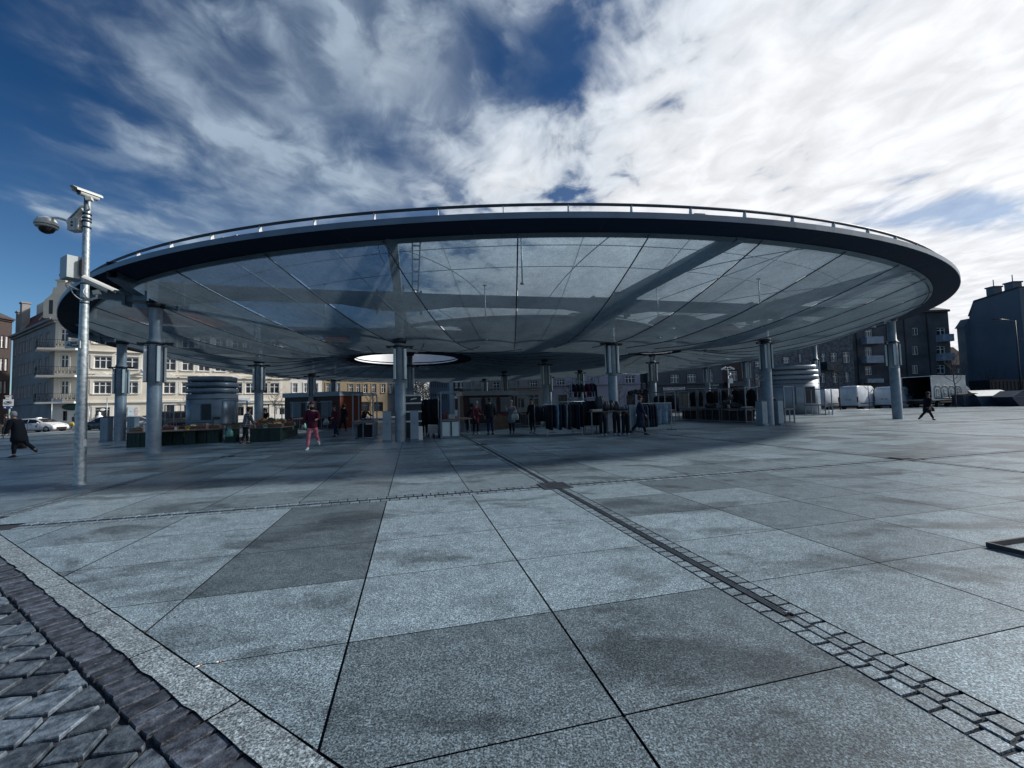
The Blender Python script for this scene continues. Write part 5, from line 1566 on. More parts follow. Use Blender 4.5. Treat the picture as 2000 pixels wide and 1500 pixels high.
# goods on the other tables
M_GOODS = [mat('goods_dark', (.03, .035, .05), rough=.6), mat('goods_pale', (.34, .36, .36), rough=.6), mat('goods_red', (.12, .03, .035), rough=.6), mat('goods_blue', (.05, .08, .14), rough=.6)]
def bundle(p, label, name, cat, m, sx, sy, sz, seed=1, rz=YAW, group=None):
    r_ = random.Random(seed); b = MB()
    n = 5
    for i in range(n):
        x = (i/(n-1)-.5)*sx*.75; z = sz*r_.uniform(.3, .5)
        b.ell((x, r_.uniform(-.1, .1)*sy, z), sx*.25, sy*r_.uniform(.35, .5), z, 10, 7)
    o = b.build(name, m, None, loc=p); o.rotation_euler = (0, 0, rz); tag(o, label, cat, group); return o
def on(p, z): q = Vector(p); q.z = z; return q
bundle(on(S3+GV*2.4+GU*.4, .882), 'white fluffy cloth heap on the bag stall row', 'cloth_heap', 'cloth', M_GOODS[1], .7, .5, .28, 3)
bundle(on(S3+GV*1.2+GU*.4, .882), 'dark handbag lying on the nearest table of the bag stall row', 'handbag', 'bag', M_GOODS[0], .7, .4, .42, 5)
bundle(on(S3+GV*3.4+GU*.4, .882), 'large dark bundle of clothes on the middle bag stall table', 'clothes_bundle', 'clothes', M_GOODS[0], .9, .5, .5, 7)
bundle(on(S3+GV*.4+GU*.45, .882), 'flat pale parcel on the near end of the bag stall row', 'parcel', 'parcel', M_GOODS[1], .7, .4, .14, 9)
bundle(on(gp(1300, 826)+GV*1.0+GU*.4, .882), 'folded grey clothes on the table right of the blue cloth', 'clothes_pile', 'clothes', M_GOODS[3], .7, .5, .24, 11)
bundle(on(gp(861, 857)+GV*.8+GU*.4, .882), 'small red and white goods on the table with milky panels', 'goods_pile', 'goods', M_GOODS[2], .6, .5, .22, 13)
b = MB(); b.box(0, .3, 0, .22, 0, .2); p_ = gp(861, 857)+GV*.35+GU*.4; o = b.build('carton', M_GOODS[1], None, loc=(p_.x, p_.y, .882)); o.rotation_euler = (0, 0, YAW+.2); tag(o, 'pale carton on the table with milky panels', 'box')
b = MB(); b.box(0, .2, 0, .16, 0, .34); p_ = gp(861, 857)+GV*.55+GU*.18; o = b.build('carton', M_GOODS[2], None, loc=(p_.x, p_.y, .882)); o.rotation_euler = (0, 0, YAW-.1); tag(o, 'upright brown carton on the table with milky panels', 'box')
bundle(on(gp(688, 862)+GV*1.2+GU*.5, .882), 'grey tools and goods on the empty-fronted table', 'goods_pile', 'goods', M_GOODS[3], .5, .3, .14, 17)
pq = gp(1043, 838); 
for px_, py_, kind, l_ in ((966, 838, 'potatoes', 'box of mixed vegetables on the low crate stand left of the grey coat'), (982, 836, 'apples', 'box of reddish fruit on the low crate stand left of the grey coat')):
    p_ = gp(px_, py_); p_.z = .60; produce_box(p_, kind, l_, w=.55, d=.45, n=30, pile=.22)
for px_, py_, l_ in ((966, 838, 'brown wooden crate stand under the mixed vegetables'), (982, 836, 'brown wooden crate stand under the reddish fruit')):
    p_ = gp(px_, py_); b = MB(); b.box(0, .56, 0, .46, 0, .03)
    for k in range(6): b.box(.01+k*.093, .085+k*.093, -.02, 0, .03, .598)
    b.box(0, .56, .0, .46, .03, .57); o = b.build('crate_stand', M_WOODC, None, loc=(p_.x, p_.y, 0)); o.rotation_euler = (0, 0, YAW); tag(o, l_, 'crate')

# dark shelf unit beside the front column
p_ = gp(806, 858)+GV*.9
t = thing('shelf_unit', 'tall dark shelf unit with white shelf edges right of the front column', 'shelf', p_, YAW)
b = MB(); b.box(-.4, .42, .05, .45, 0, 2.05); b.build('body', M_DARK, t)
for z in (2.0, 1.62, 1.22, .75): b = MB(); b.box(-.42, .44, -.02, .05, z, z+.07); b.build('shelf_edge', M_WHITE, t)
b = MB(); b.add([(-.1, -.01, 1.80), (.2, -.03, 1.86), (.22, -.01, 1.92), (-.04, .01, 1.88)], [(0,1,2,3)], False); b.build('paper_sheet', M_WHITE, t, fix=False)
t = thing('sandwich_board', 'white speckled sandwich board leaning on the floor between plinth and dark coats', 'sign', gp(819, 859), YAW)
for s_ in (-1, 1):
    b = MB(); b.cbox((0, s_*.10, .30), .30, .02, .62, Matrix.Rotation(s_*radians(14), 3, 'X')); b.build('panel', M_WHITE, t)
r_ = random.Random(3)
b = MB()
for i in range(16): b.ell((r_.uniform(-.12, .12), -.123-.0+.12*(1-0)*0, .2), .01, .004, .01, 5, 4)
for i, (px_, py_, m_, l_) in enumerate(((842, 853, M_GOODS[0], 'pair of dark shoes on the floor before the black coats'), (853, 855, M_GOODS[3], 'blue-white shoes on the floor beside the milky panels'))):
    p_ = gp(px_, py_); t = thing('shoes', l_, 'shoes', p_, YAW)
    for s_ in (-1, 1):
        b = MB(); b.ell((s_*.11, 0, .05), .05, .14, .05, 10, 6); b.ell((s_*.11, .06, .10), .045, .07, .06, 8, 5); b.build('shoe', m_, t)

# ------------------------------------------------------------------ clothes stalls
def cloth_mat(n, c): return mat('cloth_'+n, c, rough=.85, var=.3, scale=7, spec=.2)
CL = {'black': cloth_mat('black', (.010, .012, .018)), 'navy': cloth_mat('navy', (.016, .024, .05)), 'charcoal': cloth_mat('charcoal', (.03, .034, .045)),
      'blue': cloth_mat('blue', (.05, .11, .20)), 'grey': cloth_mat('grey', (.17, .19, .22)), 'white': cloth_mat('white', (.5, .52, .54)), 'maroon': cloth_mat('maroon', (.08, .012, .03)), 'denim': cloth_mat('denim', (.06, .09, .15)), 'sky': cloth_mat('pale_blue', (.16, .24, .32)), 'brown': cloth_mat('brown', (.055, .035, .03)), 'pink': cloth_mat('pink', (.52, .16, .20)), 'tweed': cloth_mat('tweed', (.15, .165, .18))}
def garment(p, rz, kind, m, label, L=.95, w=.42, group='clothes hanging on the market racks', name='hanging_garment'):
    """a garment on a hanger; p is the hook point on the rail"""
    t = thing(name, label, 'clothes', p, rz, group)
    r_ = random.Random(hash(label) & 0xffff) if False else random.Random(sum(map(ord, label)))
    b = MB(); n = 16; rings = []
    if kind == 'trousers':
        prof_ = [(-.10, .16, .035), (-.14, .19, .05), (-.5, .20, .06), (-L, .17, .05)]
    elif kind == 'coat':
        prof_ = [(-.06, .05, .03), (-.10, .12, .05), (-.16, w/2, .07), (-.5, w/2*.92, .09), (-L, w/2*1.12, .10)]
    else:
        prof_ = [(-.06, .05, .03), (-.10, .12, .05), (-.15, w/2, .06), (-.45, w/2*.9, .07), (-L*.7, w/2*.95, .07)]
    for z, a, d_ in prof_:
        rings.append([(a*cos(2*pi*i/n)*(1+.05*sin(5*2*pi*i/n)), d_*sin(2*pi*i/n)*(1+r_.uniform(-.25, .25)), z) for i in range(n)])
    b.loft(rings)
    if kind != 'trousers':
        for s in (-1, 1): b.tube([(s*w*.42, 0, -.17), (s*w*.52, .01, -.4), (s*w*.54, .0, -.72)], [.055, .05, .04], 8)
    b.build('cloth', m, t)
    b = MB(); b.tube([(0, 0, .0), (.0, .018, .015), (0, .018, -.02), (0, 0, -.055), (w*.4, 0, -.12)], .004, 5); b.tube([(0, 0, -.055), (-w*.4, 0, -.12)], .004, 5); b.build('hanger', M_GALV, t)
    return t
# chrome rail with trousers
ra = gp(1067, 852); rb_ = gp(1140, 850); ra = ra.lerp(rb_, 0)
F = Facade(ra, rb_); rzr = atan2(F.d.y, F.d.x)
t = thing('clothes_rail', 'chrome clothes rail with a flat looped top bar in front of the dark coats', 'clothes rail', ra, rzr)
b = MB(); zt_ = zat(1100, 785, ra.y)
for y in (-.09, .09): b.tube([(-.02, y, zt_), (F.L+.02, y, zt_)], .016, 8)
for x in (-.02, F.L+.02): b.tube([(x, -.09, zt_), (x+(.05 if x > 0 else -.05), -.05, zt_), (x+(.05 if x > 0 else -.05), .05, zt_), (x, .09, zt_)], .016, 8)
for x in (.05, F.L-.05):
    b.bar((x, 0, 0.03), (x, 0, zt_-.02), .026); b.bar((x, -.25, .03), (x, .25, .03), .03); b.bar((x, -.09, zt_-.02), (x, .09, zt_-.02), .02)
b.bar((.05, 0, .12), (F.L-.05, 0, .12), .02)
b.build('frame', M_GALV, t)
names = ['black', 'charcoal', 'black', 'sky', 'navy', 'black', 'grey', 'charcoal', 'black', 'black', 'navy', 'black']
ordn = ['first', 'second', 'third', 'fourth', 'fifth', 'sixth', 'seventh', 'eighth', 'ninth', 'tenth', 'eleventh', 'twelfth']
for i, cn in enumerate(names):
    q = ra + F.d*(.08+(F.L-.16)*i/(len(names)-1)); q = Vector((q.x, q.y, zt_-.03))
    garment(q, rzr+pi/2+.35+.15*sin(i*3), 'trousers', CL[cn], f'{cn if cn != "sky" else "pale blue"} trousers, {ordn[i]} from the left on the chrome clothes rail', L=1.18+.06*sin(i*2.1))
# lower rail to the left with shorter garments and a blue shirt
rc = gp(1048, 848); rd = gp(1078, 846); F2 = Facade(rc, rd); rz2 = atan2(F2.d.y, F2.d.x)
t = thing('clothes_rail', 'short dark clothes rail left of the chrome rail, carrying a blue shirt', 'clothes rail', rc, rz2)
b = MB(); z2 = zat(1062, 790, rc.y)
b.tube([(-.1, 0, z2), (F2.L+.1, 0, z2)], .016, 8)
for x in (-.08, F2.L+.08): b.bar((x, 0, .03), (x, 0, z2), .03); b.bar((x, -.25, .03), (x, .25, .03), .03)
b.build('frame', M_STALL, t)
for i, cn in enumerate(['black', 'charcoal', 'black', 'blue', 'black']):
    q = rc+F2.d*(F2.L*(i+.3)/5); q = Vector((q.x, q.y, z2-.02))
    garment(q, rz2+pi/2+.3, 'shirt', CL[cn], f'{cn} jacket, {ordn[i]} from the left on the short dark rail' if cn != 'blue' else 'blue shirt hanging near the right end of the short dark rail', L=1.15)
# tall double stand with coats behind
sa = gp(1128, 848)+GV*.5; F3 = Facade(sa, gp(1176, 847)+GV*.5); rz3 = atan2(F3.d.y, F3.d.x)
t = thing('display_stand', 'tall steel display stand with an upper rail of dark coats above the clothes stall', 'display stand', sa, rz3)
zt1 = zat(1150, 745, sa.y); zt0 = zat(1150, 765, sa.y); L3 = F3.L
b = MB()
for x in (0, L3*.45, L3):
    b.bar((x, .3, 0), (x, .3, zt1), .05)
for z in (zt1, zt0, zt0-.35): b.bar((-.1, .3, z), (L3+.05, .3, z), .045)
for x in (0, L3): b.bar((x, -.3, .03), (x, .8, .03), .05); b.bar((x, .3, zt0-.35), (x, -.15, zt0-.35), .03)
b.build('frame', M_STALL, t)
def wl(F, o, x, y, z): 
    q = o+F.d*x+Vector((-F.d.y, F.d.x, 0))*y; return Vector((q.x, q.y, z))
for i, (x, cn) in enumerate(((.12, 'black'), (.32, 'black'), (.55, 'charcoal'), (.85, 'maroon'), (1.05, 'navy'), (1.22, 'black'))):
    garment(wl(F3, sa, x*L3/1.3, .3, zt1-.03), rz3+pi/2+.5, 'shirt', CL[cn], f'{cn} jacket, {ordn[i]} from the left on the upper rail of the display stand', L=.62)
for i, (x, cn) in enumerate(((.05, 'black'), (.25, 'navy'), (.45, 'black'), (.65, 'charcoal'), (.85, 'black'), (1.05, 'black'), (1.25, 'black'))):
    garment(wl(F3, sa, x*L3/1.3, -.12, zt0-.38), rz3+.15*sin(i*2), 'coat', CL[cn], f'long {cn} coat, {ordn[i]} from the left on the lower rail of the display stand', L=1.25, w=.46)
# black coats on a rack left of the milky panels
ca_ = gp(832, 852)+GV*.4; F4 = Facade(ca_, gp(858, 853)+GV*.4); rz4 = atan2(F4.d.y, F4.d.x); zc_ = zat(845, 776, ca_.y)
t = thing('clothes_rail', 'dark clothes rail full of black coats left of the milky-panelled table', 'clothes rail', ca_, rz4)
b = MB()
for x in (-.1, F4.L): b.bar((x, 0, .03), (x, 0, zc_), .035); b.bar((x, -.3, .03), (x, .3, .03), .035)
b.bar((-.15, 0, zc_), (F4.L+.05, 0, zc_), .03); b.build('frame', M_STALL, t)
for i in range(4):
    garment(wl(F4, ca_, F4.L*(i+.5)/4-.05, 0, zc_-.02), rz4+.6, 'coat', CL['black' if i != 2 else 'charcoal'], f'{"black" if i != 2 else "charcoal"} coat, {ordn[i]} from the left on the rail by the milky panels', L=1.35, w=.5)
# trouser forms standing on the floor by the plinths
def legs_form(p, rz, label):
    t = thing('trouser_form', label, 'display form', p, rz, 'trouser display forms')
    b = MB(); n = 12; rings = []
    for z, a, d_ in ((.86, .17, .10), (.95, .16, .095), (1.05, .155, .09)): rings.append([(a*cos(2*pi*i/n), d_*sin(2*pi*i/n), z) for i in range(n)])
    b.loft(rings)
    for s in (-1, 1): b.tube([(s*.085, 0, .93), (s*.095, -.01, .55), (s*.10, .01, .10)], [.098, .078, .062], 12)
    b.build('trousers', CL['black'], t)
    b = MB()
    for s in (-1, 1): b.ell((s*.10, -.04, .05), .05, .11, .05, 10, 6)
    b.build('feet', M_GOODS[1], t)
    return t
tf = legs_form(gp(1178, 851), YAW, 'black trouser form left of the pale plinth in the clothes stall')
legs_form(gp(1205, 850), YAW-.1, 'black trouser form between the two pale plinths, on the left')
legs_form(gp(1222, 850), YAW+.1, 'black trouser form between the two pale plinths, on the right')
b = MB(); b.box(0, .5, 0, .35, 0, .10); p_ = gp(1168, 850)+GV*.5; o = b.build('folded_stack', M_GOODS[1], None, loc=(p_.x, p_.y, 1.06)); o.rotation_euler = (0, 0, YAW); tag(o, 'pale folded stack on a table behind the left trouser form', 'clothes')
tb_ = thing('market_stall', 'low clothes table behind the trouser forms, piled with dark goods', 'stall', gp(1164, 850)+GV*.45, YAW, 'steel-framed market tables')
b = MB()
for x in (.04, 2.0):
    for y in (.04, .8): b.bar((x, y, 0), (x, y, 1.02), .05)
b.build('frame', M_STALL, tb_); b = MB(); b.box(0, 2.05, 0, .85, 1.02, 1.055); b.build('table_top', M_BOARD, tb_)
for i, (u_, m_, l_, sz) in enumerate(((.75, M_GOODS[0], 'tall heap of patterned dark scarves in front of the clothes stall column', .75), (1.25, M_GOODS[0], 'round black heap of bags right of the clothes stall column', .55), (1.75, M_GOODS[3], 'low blue-black heap at the right end of the clothes table', .3))):
    q = gp(1164, 850)+GV*.8+GU*u_; q.z = 1.057; bundle(q, l_, 'goods_heap', 'goods', m_, .55, .5, sz, 20+i)
# hat stand
hp = gp(1262, 846)+GV*.6
t = thing('hat_stand', 'stand of bunched black hats above the woman in the navy coat', 'hat stand', hp, YAW)
b = MB(); zh = zat(1262, 768, hp.y); b.bar((0, 0, 0), (0, 0, zh+.1), .04); b.bar((-.5, 0, zh), (.5, 0, zh), .03); b.bar((-.4, -.2, .02), (.4, .2, .02), .04); b.build('pole', M_STALL, t)
r_ = random.Random(5)
for i in range(9):
    x = -.44+.11*i; z = zh+r_.uniform(-.12, .10)
    h_ = thing('black_hat', f'round black hat, {ordn[i]} from the left on the hat stand', 'hat', (hp.x+x*cos(YAW), hp.y+x*sin(YAW)-.05, z), YAW, 'black hats on the hat stand')
    b = MB(); b.ell((0, -.03, 0), .12, .11, .12, 12, 8); b.build('crown', CL['black'], h_)
    b = MB(); b.lathe([(.10, -.05), (.15, -.07), (.15, -.06), (.10, -.035)], 16, c=(0, -.03, 0)); b.build('brim', CL['charcoal'], h_)
# blue-grey cloth draped from a rail
dp = gp(1283, 840); F5 = Facade(dp, gp(1306, 838)); rz5 = atan2(F5.d.y, F5.d.x); zd = zat(1295, 788, dp.y)
b = MB(); n = 40; rings = []
for k in range(9):
    z = zd-(zd-.28)*k/8
    rings.append([(F5.L*1.1*i/n+.06*k/8*sin(i*.9), .055*sin(i*1.25+k*.1)*(1+.3*k/8), z+(.0 if k < 8 else .05*sin(i*.6))) for i in range(n+1)])
vs = [p for r in rings for p in r]; fs = [(k*(n+1)+i, k*(n+1)+i+1, (k+1)*(n+1)+i+1, (k+1)*(n+1)+i) for k in range(8) for i in range(n)]
b.add(vs, fs, True); dr = b.build('draped_cloth', CL['sky'], None, fix=False, loc=dp); dr.rotation_euler = (0, 0, rz5); tag(dr, 'pale blue-grey cloth hanging in folds at the right end of the clothes stall', 'cloth')
m_ = dr.modifiers.new('thickness', 'SOLIDIFY'); m_.thickness = .006
t = thing('clothes_rail', 'dark rail of black clothes between the hats and the hanging blue cloth', 'clothes rail', gp(1256, 845), rz5)
b = MB()
for x in (0, 2.3): b.bar((x, .06, .03), (x, .06, zd+.03), .035); b.bar((x, -.25, .03), (x, .35, .03), .035)
b.bar((-.05, .06, zd+.03), (2.35, .06, zd+.03), .03); b.build('frame', M_STALL, t)
for i in range(5):
    q = gp(1256, 845)+F5.d*(.15+.2*i); q = Vector((q.x, q.y+.06, zd+.01))
    garment(q, rz5+.9, 'coat', CL[['black', 'denim', 'black', 'navy', 'black'][i]], f'{["black", "denim", "black", "navy", "black"][i]} coat, {ordn[i]} from the left on the rail beside the blue cloth', L=1.12, w=.4)
# more dark clothes and storage boxes filling the right-hand stalls
rw = gp(1308, 824)+GV*1.6; F6 = Facade(rw, gp(1352, 823)+GV*1.6); rz6 = atan2(F6.d.y, F6.d.x)
t = thing('clothes_rail', 'long dark rail of jackets behind the grey clothes, left of the bag stalls', 'clothes rail', rw, rz6)
b = MB(); zc6 = 1.95
for x in (0, F6.L): b.bar((x, 0, .03), (x, 0, zc6), .035); b.bar((x, -.3, .03), (x, .3, .03), .035)
b.bar((-.05, 0, zc6), (F6.L+.05, 0, zc6), .03); b.build('frame', M_STALL, t)
for i in range(9):
    cn = ['black', 'charcoal', 'navy', 'black', 'brown', 'black', 'charcoal', 'black', 'navy'][i]
    garment(wl(F6, rw, F6.L*(i+.5)/9, 0, zc6-.02), rz6+.5+.2*sin(i*2), 'coat', CL[cn], f'{cn} jacket, {ordn[i]} from the left on the long rail by the bag stalls', L=1.25, w=.46)
M_BOXD = mat('dark_carton', (.022, .02, .026), rough=.8, var=.4, scale=4)
for i, (p_, sx, sy, sz, l_) in enumerate(((S3+GU*.1+GV*.25, .75, 1.6, .62, 'dark storage box under the nearest bag stall table'), (S3+GU*.1+GV*2.5, .75, 1.6, .7, 'dark storage box under the middle bag stall table'), (S3+GU*.1+GV*4.8, .75, 1.5, .6, 'dark storage box under the farthest bag stall table'), (gp(1300, 826)+GU*.1+GV*.3, .65, 1.5, .66, 'dark storage box under the table of grey clothes'), (gp(688, 862)+GU*.12+GV*.9, .65, 1.0, .55, 'dark storage box under the empty-fronted table'), (gp(861, 857)+GU*.1+GV*.4, .7, 1.6, .7, 'dark storage box behind the milky white panels'), (gp(1005, 829)+GU*.1+GV*.1, 1.4, 1.2, .75, 'dark box filling the arched table'), (gp(1032, 834)+GU*.05+GV*.05, .8, 1.7, .82, 'brown box filling the table right of the grey coat'))):
    t = thing('storage_box', l_, 'box', (p_.x, p_.y, .09), YAW, 'storage boxes under the stall tables')
    b = MB(); b.box(0, sx, 0, sy, 0, sz); b.build('box', M_BOXD, t)
    b = MB(); b.box(-.012, sx+.012, -.012, sy+.012, sz-.08, sz+.012); b.build('lid', M_BOXD, t)
for i, (u_, v_, cn) in enumerate(((.1, .5, 'black'), (.1, 1.2, 'charcoal'), (.1, 1.8, 'black'), (.1, 2.9, 'black'), (.1, 3.6, 'brown'), (.1, 4.2, 'black'), (.1, 5.2, 'charcoal'), (.1, 6.0, 'black'))):
    q = S3+GU*.93+GV*v_; q.z = 2.15
    garment(q, YAW+pi/2+.2*sin(i*3), 'coat', CL[cn], f'{cn} coat, {ordn[i]} from the front along the back rail of the bag stalls', L=1.15, w=.55)
# bags hung at the bag stalls
for i, (px_, py_, z_) in enumerate(((1441, 826, 1.75), (1446, 826, 1.45), (1452, 826, 1.2), (1462, 826, 1.4))):
    q = gp(px_, py_)+GV*(.8+.5*i)+GU*.3; q.z = z_
    tt = thing('handbag', f'dark handbag hanging in the bag stall, {ordn[i]} from the left', 'bag', q, YAW, 'handbags hanging in the bag stall')
    b = MB(); b.loft([[(x*.15, y*.06, -.32) for x, y in capsule(1, 1, 14)], [(x*.17, y*.07, -.2) for x, y in capsule(1, 1, 14)], [(x*.12, y*.05, 0) for x, y in capsule(1, 1, 14)]]); b.build('body', M_GOODS[0], tt)
    b = MB(); b.tube([(-.09, 0, -.01), (-.06, 0, .16), (.06, 0, .16), (.09, 0, -.01)], .01, 6); b.build('strap', M_GOODS[0], tt)

# ------------------------------------------------------------------ people
M_SKIN = mat('skin', (.36, .22, .16), rough=.55, var=.08)
M_HAIR = {'dark': mat('dark_hair', (.015, .012, .012), rough=.6), 'grey': mat('grey_hair', (.22, .22, .23), rough=.7), 'auburn': mat('auburn_hair', (.09, .025, .015), rough=.6)}
M_SHOEW = mat('white_shoes', (.62, .63, .62), rough=.5, var=.1)
M_SHOEB = mat('dark_shoes', (.012, .012, .016), rough=.5)
def skin_mesh(name, verts, edges, radii, root=0, lvl=1):
    me = bpy.data.meshes.new(name); me.from_pydata([tuple(v) for v in verts], edges, [])
    o = bpy.data.objects.new(name, me); COL.objects.link(o)
    md = o.modifiers.new('skin', 'SKIN'); md.use_smooth_shade = True; md.branch_smoothing = .4
    sv = me.skin_vertices[0].data
    for i, r in enumerate(radii):
        sv[i].radius = r if isinstance(r, tuple) else (r, r)
        sv[i].use_root = (i == root)
    if lvl:
        s = o.modifiers.new('sub', 'SUBSURF'); s.levels = lvl; s.render_levels = lvl
    dg = bpy.context.evaluated_depsgraph_get()
    out = bpy.data.meshes.new_from_object(o.evaluated_get(dg)); out.name = name
    bpy.data.objects.remove(o); bpy.data.meshes.remove(me)
    for p in out.polygons: p.use_smooth = True
    return out
class SK:
    def __init__(s): s.v = []; s.e = []; s.r = []
    def p(s, co, r, par=None):
        s.v.append(Vector(co)); s.r.append(r); i = len(s.v)-1
        if par is not None: s.e.append((par, i))
        return i
def person(loc, face, label, H=1.72, swing=(0, 0), knee=(4, 4), arms=((-8, 15), (8, 15)), abd=(8, 8), lean=0, jacket='black', jlen='short', trousers='navy', shoes=None, hat=None, hair='dark', hairlen=.0, bulk=1.0, checked=False, head_down=0, hood=False, scarf=None, skirt=None):
    """face: heading in degrees, 0 = towards the camera (-y), 90 = to the right (+x)"""
    t = thing('person', label, 'person', loc, radians(face), 'people in and around the market')
    S = H/1.72
    def hipjoint(s): return Vector((s*.085, 0, .90))
    legs = []
    for s, sw, kn in ((1, swing[0], knee[0]), (-1, swing[1], knee[1])):
        a = radians(sw); k = radians(kn); h = hipjoint(s)
        kp = h+Vector((s*.01, -.42*sin(a), -.42*cos(a)))
        ap = kp+Vector((0, -.41*sin(a-k), -.41*cos(a-k)))
        legs.append((h, kp, ap, a-k))
    dz = .075-min(l[2].z-(.05 if l[3] < -.3 else 0) for l in legs)
    UPV = Vector((0, 0, dz))
    L_ = radians(lean); pel = Vector((0, 0, .94))+UPV
    def sp(d): return pel+Vector((0, -d*sin(L_), d*cos(L_)))
    chest = sp(.36); neckb = sp(.50); nk = sp(.56)+Vector((0, -.015, 0)); hd = nk+Vector((0, -.02-.06*sin(radians(head_down)), .12))
    armp = []
    for s, (sw, el), ab in ((1, arms[0], abd[0]), (-1, arms[1], abd[1])):
        sh = sp(.455)+Vector((s*.175*bulk**.5, 0, 0)); a = radians(sw); b_ = radians(ab)
        e = sh+Vector((s*.29*sin(b_), -.29*sin(a)*cos(b_), -.29*cos(a)*cos(b_)))
        a2 = a+radians(el)
        w = e+Vector((s*.24*sin(b_)*.4, -.24*sin(a2), -.24*cos(a2)))
        armp.append((sh, e, w, a2))
    K = SK()
    r0 = K.p(pel, (.135*bulk, .10*bulk)); c1 = K.p(sp(.18), (.125*bulk, .095*bulk), r0); c2 = K.p(chest, (.145*bulk, .105*bulk), c1)
    nb = K.p(neckb, .062, c2); n1 = K.p(nk, .05, nb); h0 = K.p(hd-Vector((0, 0, .04)), (.066, .075), n1); h1 = K.p(hd+Vector((0, 0, .045)), (.076, .090), h0); K.p(hd+Vector((0, .0, .10)), (.052, .062), h1)
    for (h, kp, ap, fa) in legs:
        i = K.p(h+UPV-Vector((0, 0, .03)), .085*bulk, r0); i = K.p((h*.5+kp*.5)+UPV, .075*bulk, i); i = K.p(kp+UPV, .056, i); i = K.p((kp*.55+ap*.45)+UPV, .053, i); K.p(ap+UPV, .036, i)
    for s, (sh, e, w, a2) in zip((1, -1), armp):
        i = K.p(sh, .058*bulk, c2); i = K.p(e, .043, i); i = K.p(w, .028, i)
        d = Vector((0, -sin(a2), -cos(a2))); sd = Vector((1, 0, 0)); fw = d.cross(sd)
        pm = K.p(w+d*.055, (.026, .020), i)
        for q, ln in ((-1.5, .055), (-.5, .068), (.5, .072), (1.5, .060)):
            kx = fw*(.012*q)
            f1 = K.p(w+d*.095+kx, .0088, pm); f2 = K.p(w+d*(.095+ln*.55)+kx-sd*s*.012, .0082, f1); K.p(w+d*(.095+ln*.9)+kx-sd*s*.03, .007, f2)
        th = K.p(w+d*.045+fw*.032, .011, pm); K.p(w+d*.085+fw*.042-sd*s*.015, .009, th)
    me = skin_mesh('body', K.v, K.e, K.r); me.materials.append(M_SKIN)
    bm = bmesh.new(); bm.from_mesh(me)   # nose, ears, eyes, mouth
    def blob(c, r):
        res = bmesh.ops.create_icosphere(bm, subdivisions=1, radius=1.0)
        for v in res['verts']: v.co = Vector((v.co.x*r[0], v.co.y*r[1], v.co.z*r[2]))+c
    blob(hd+Vector((0, -.092, .0)), (.013, .020, .022))
    for s in (-1, 1): blob(hd+Vector((s*.078, .005, .005)), (.010, .020, .032))
    bm.to_mesh(me); bm.free()
    body = obj('body', me, t)
    fb = MB()
    for s in (-1, 1): fb.ell(hd+Vector((s*.031, -.083, .025)), .011, .008, .006, 8, 5)
    fb.ell(hd+Vector((0, -.083, -.045)), .022, .006, .006, 8, 5)
    fb.build('eyes_and_mouth', M_HAIR['dark'], t)['kind'] = 'stuff'
    # trousers
    if trousers:
        K = SK(); r0 = K.p(pel+Vector((0, 0, .06)), (.15*bulk, .115*bulk)); r1 = K.p(pel-Vector((0, 0, .03)), (.145*bulk, .115*bulk), r0)
        for (h, kp, ap, fa) in legs:
            i = K.p(h+UPV-Vector((0, 0, .10)), .098*bulk, r1); i = K.p((h*.5+kp*.5)+UPV, .090*bulk, i); i = K.p(kp+UPV, .072, i); i = K.p((kp*.55+ap*.45)+UPV, .067, i); K.p(ap+UPV+(kp-ap)*.10, .056, i)
        me = skin_mesh('trousers', K.v, K.e, K.r); me.materials.append(CL[trousers]); obj('trousers', me, t)
    # shoes
    sm = shoes or M_SHOEB
    for s, (h, kp, ap, fa) in zip((1, -1), legs):
        pitch = fa*.9 if fa < -.25 else (0 if fa < .35 else fa*.6)
        R_ = Matrix.Rotation(pitch, 3, 'X') if True else None
        b = MB(); rings = []
        for y, w_, z0, z1 in ((.075, .022, -.055, -.005), (.05, .036, -.068, .035), (-.02, .042, -.072, .03), (-.09, .044, -.072, -.012), (-.15, .042, -.072, -.03), (-.19, .022, -.066, -.045)):
            rings.append([ap+UPV+R_@Vector((w_*cos(2*pi*i/10), y, (z0+z1)/2+(z1-z0)/2*sin(2*pi*i/10))) for i in range(10)])
        b.loft(rings); b.build('shoe', sm, t)
    # coat or jacket
    K = SK(); hem = {'short': -.06, 'hip': -.16, 'coat': -.42, 'long': -.62}[jlen]
    jr = .030
    r0 = K.p(chest, (.165*bulk+.01, .13*bulk)); u = K.p(sp(.47), (.125*bulk, .09*bulk), r0); K.p(sp(.535), (.072, .066), u)
    d1 = K.p(sp(.18), (.155*bulk, .125*bulk), r0); d2 = K.p(sp(.03), (.165*bulk, .135*bulk), d1)
    if hem < -.1:
        d3 = K.p(pel+Vector((0, .0, hem*.55)), (.18*bulk, .155*bulk), d2); K.p(pel+Vector((0, .0, hem)), (.20*bulk, .185*bulk), d3)
    else: K.p(pel+Vector((0, 0, hem)), (.165*bulk, .14*bulk), d2)
    for (sh, e, w, a2) in armp:
        i = K.p(sh, .078*bulk, r0); i = K.p(e, .062*bulk**.5, i); K.p(w-(w-e).normalized()*.01, .048, i)
    me = skin_mesh('jacket', K.v, K.e, K.r); me.materials.append(CL[jacket] if not checked else M_CHECK); obj('jacket', me, t)
    if skirt:
        b = MB(); n = 20; rings = []
        for z, rx, ry in ((.05, .15, .12), (-.2, .19, .17), (skirt, .23, .25)):
            rings.append([pel+Vector((rx*bulk*cos(2*pi*i/n), ry*bulk*sin(2*pi*i/n), z)) for i in range(n)])
        b.loft(rings, caps=False); b.build('skirt', CL[jacket], t)
    # hair / hat / hood
    b = MB(); n = 14
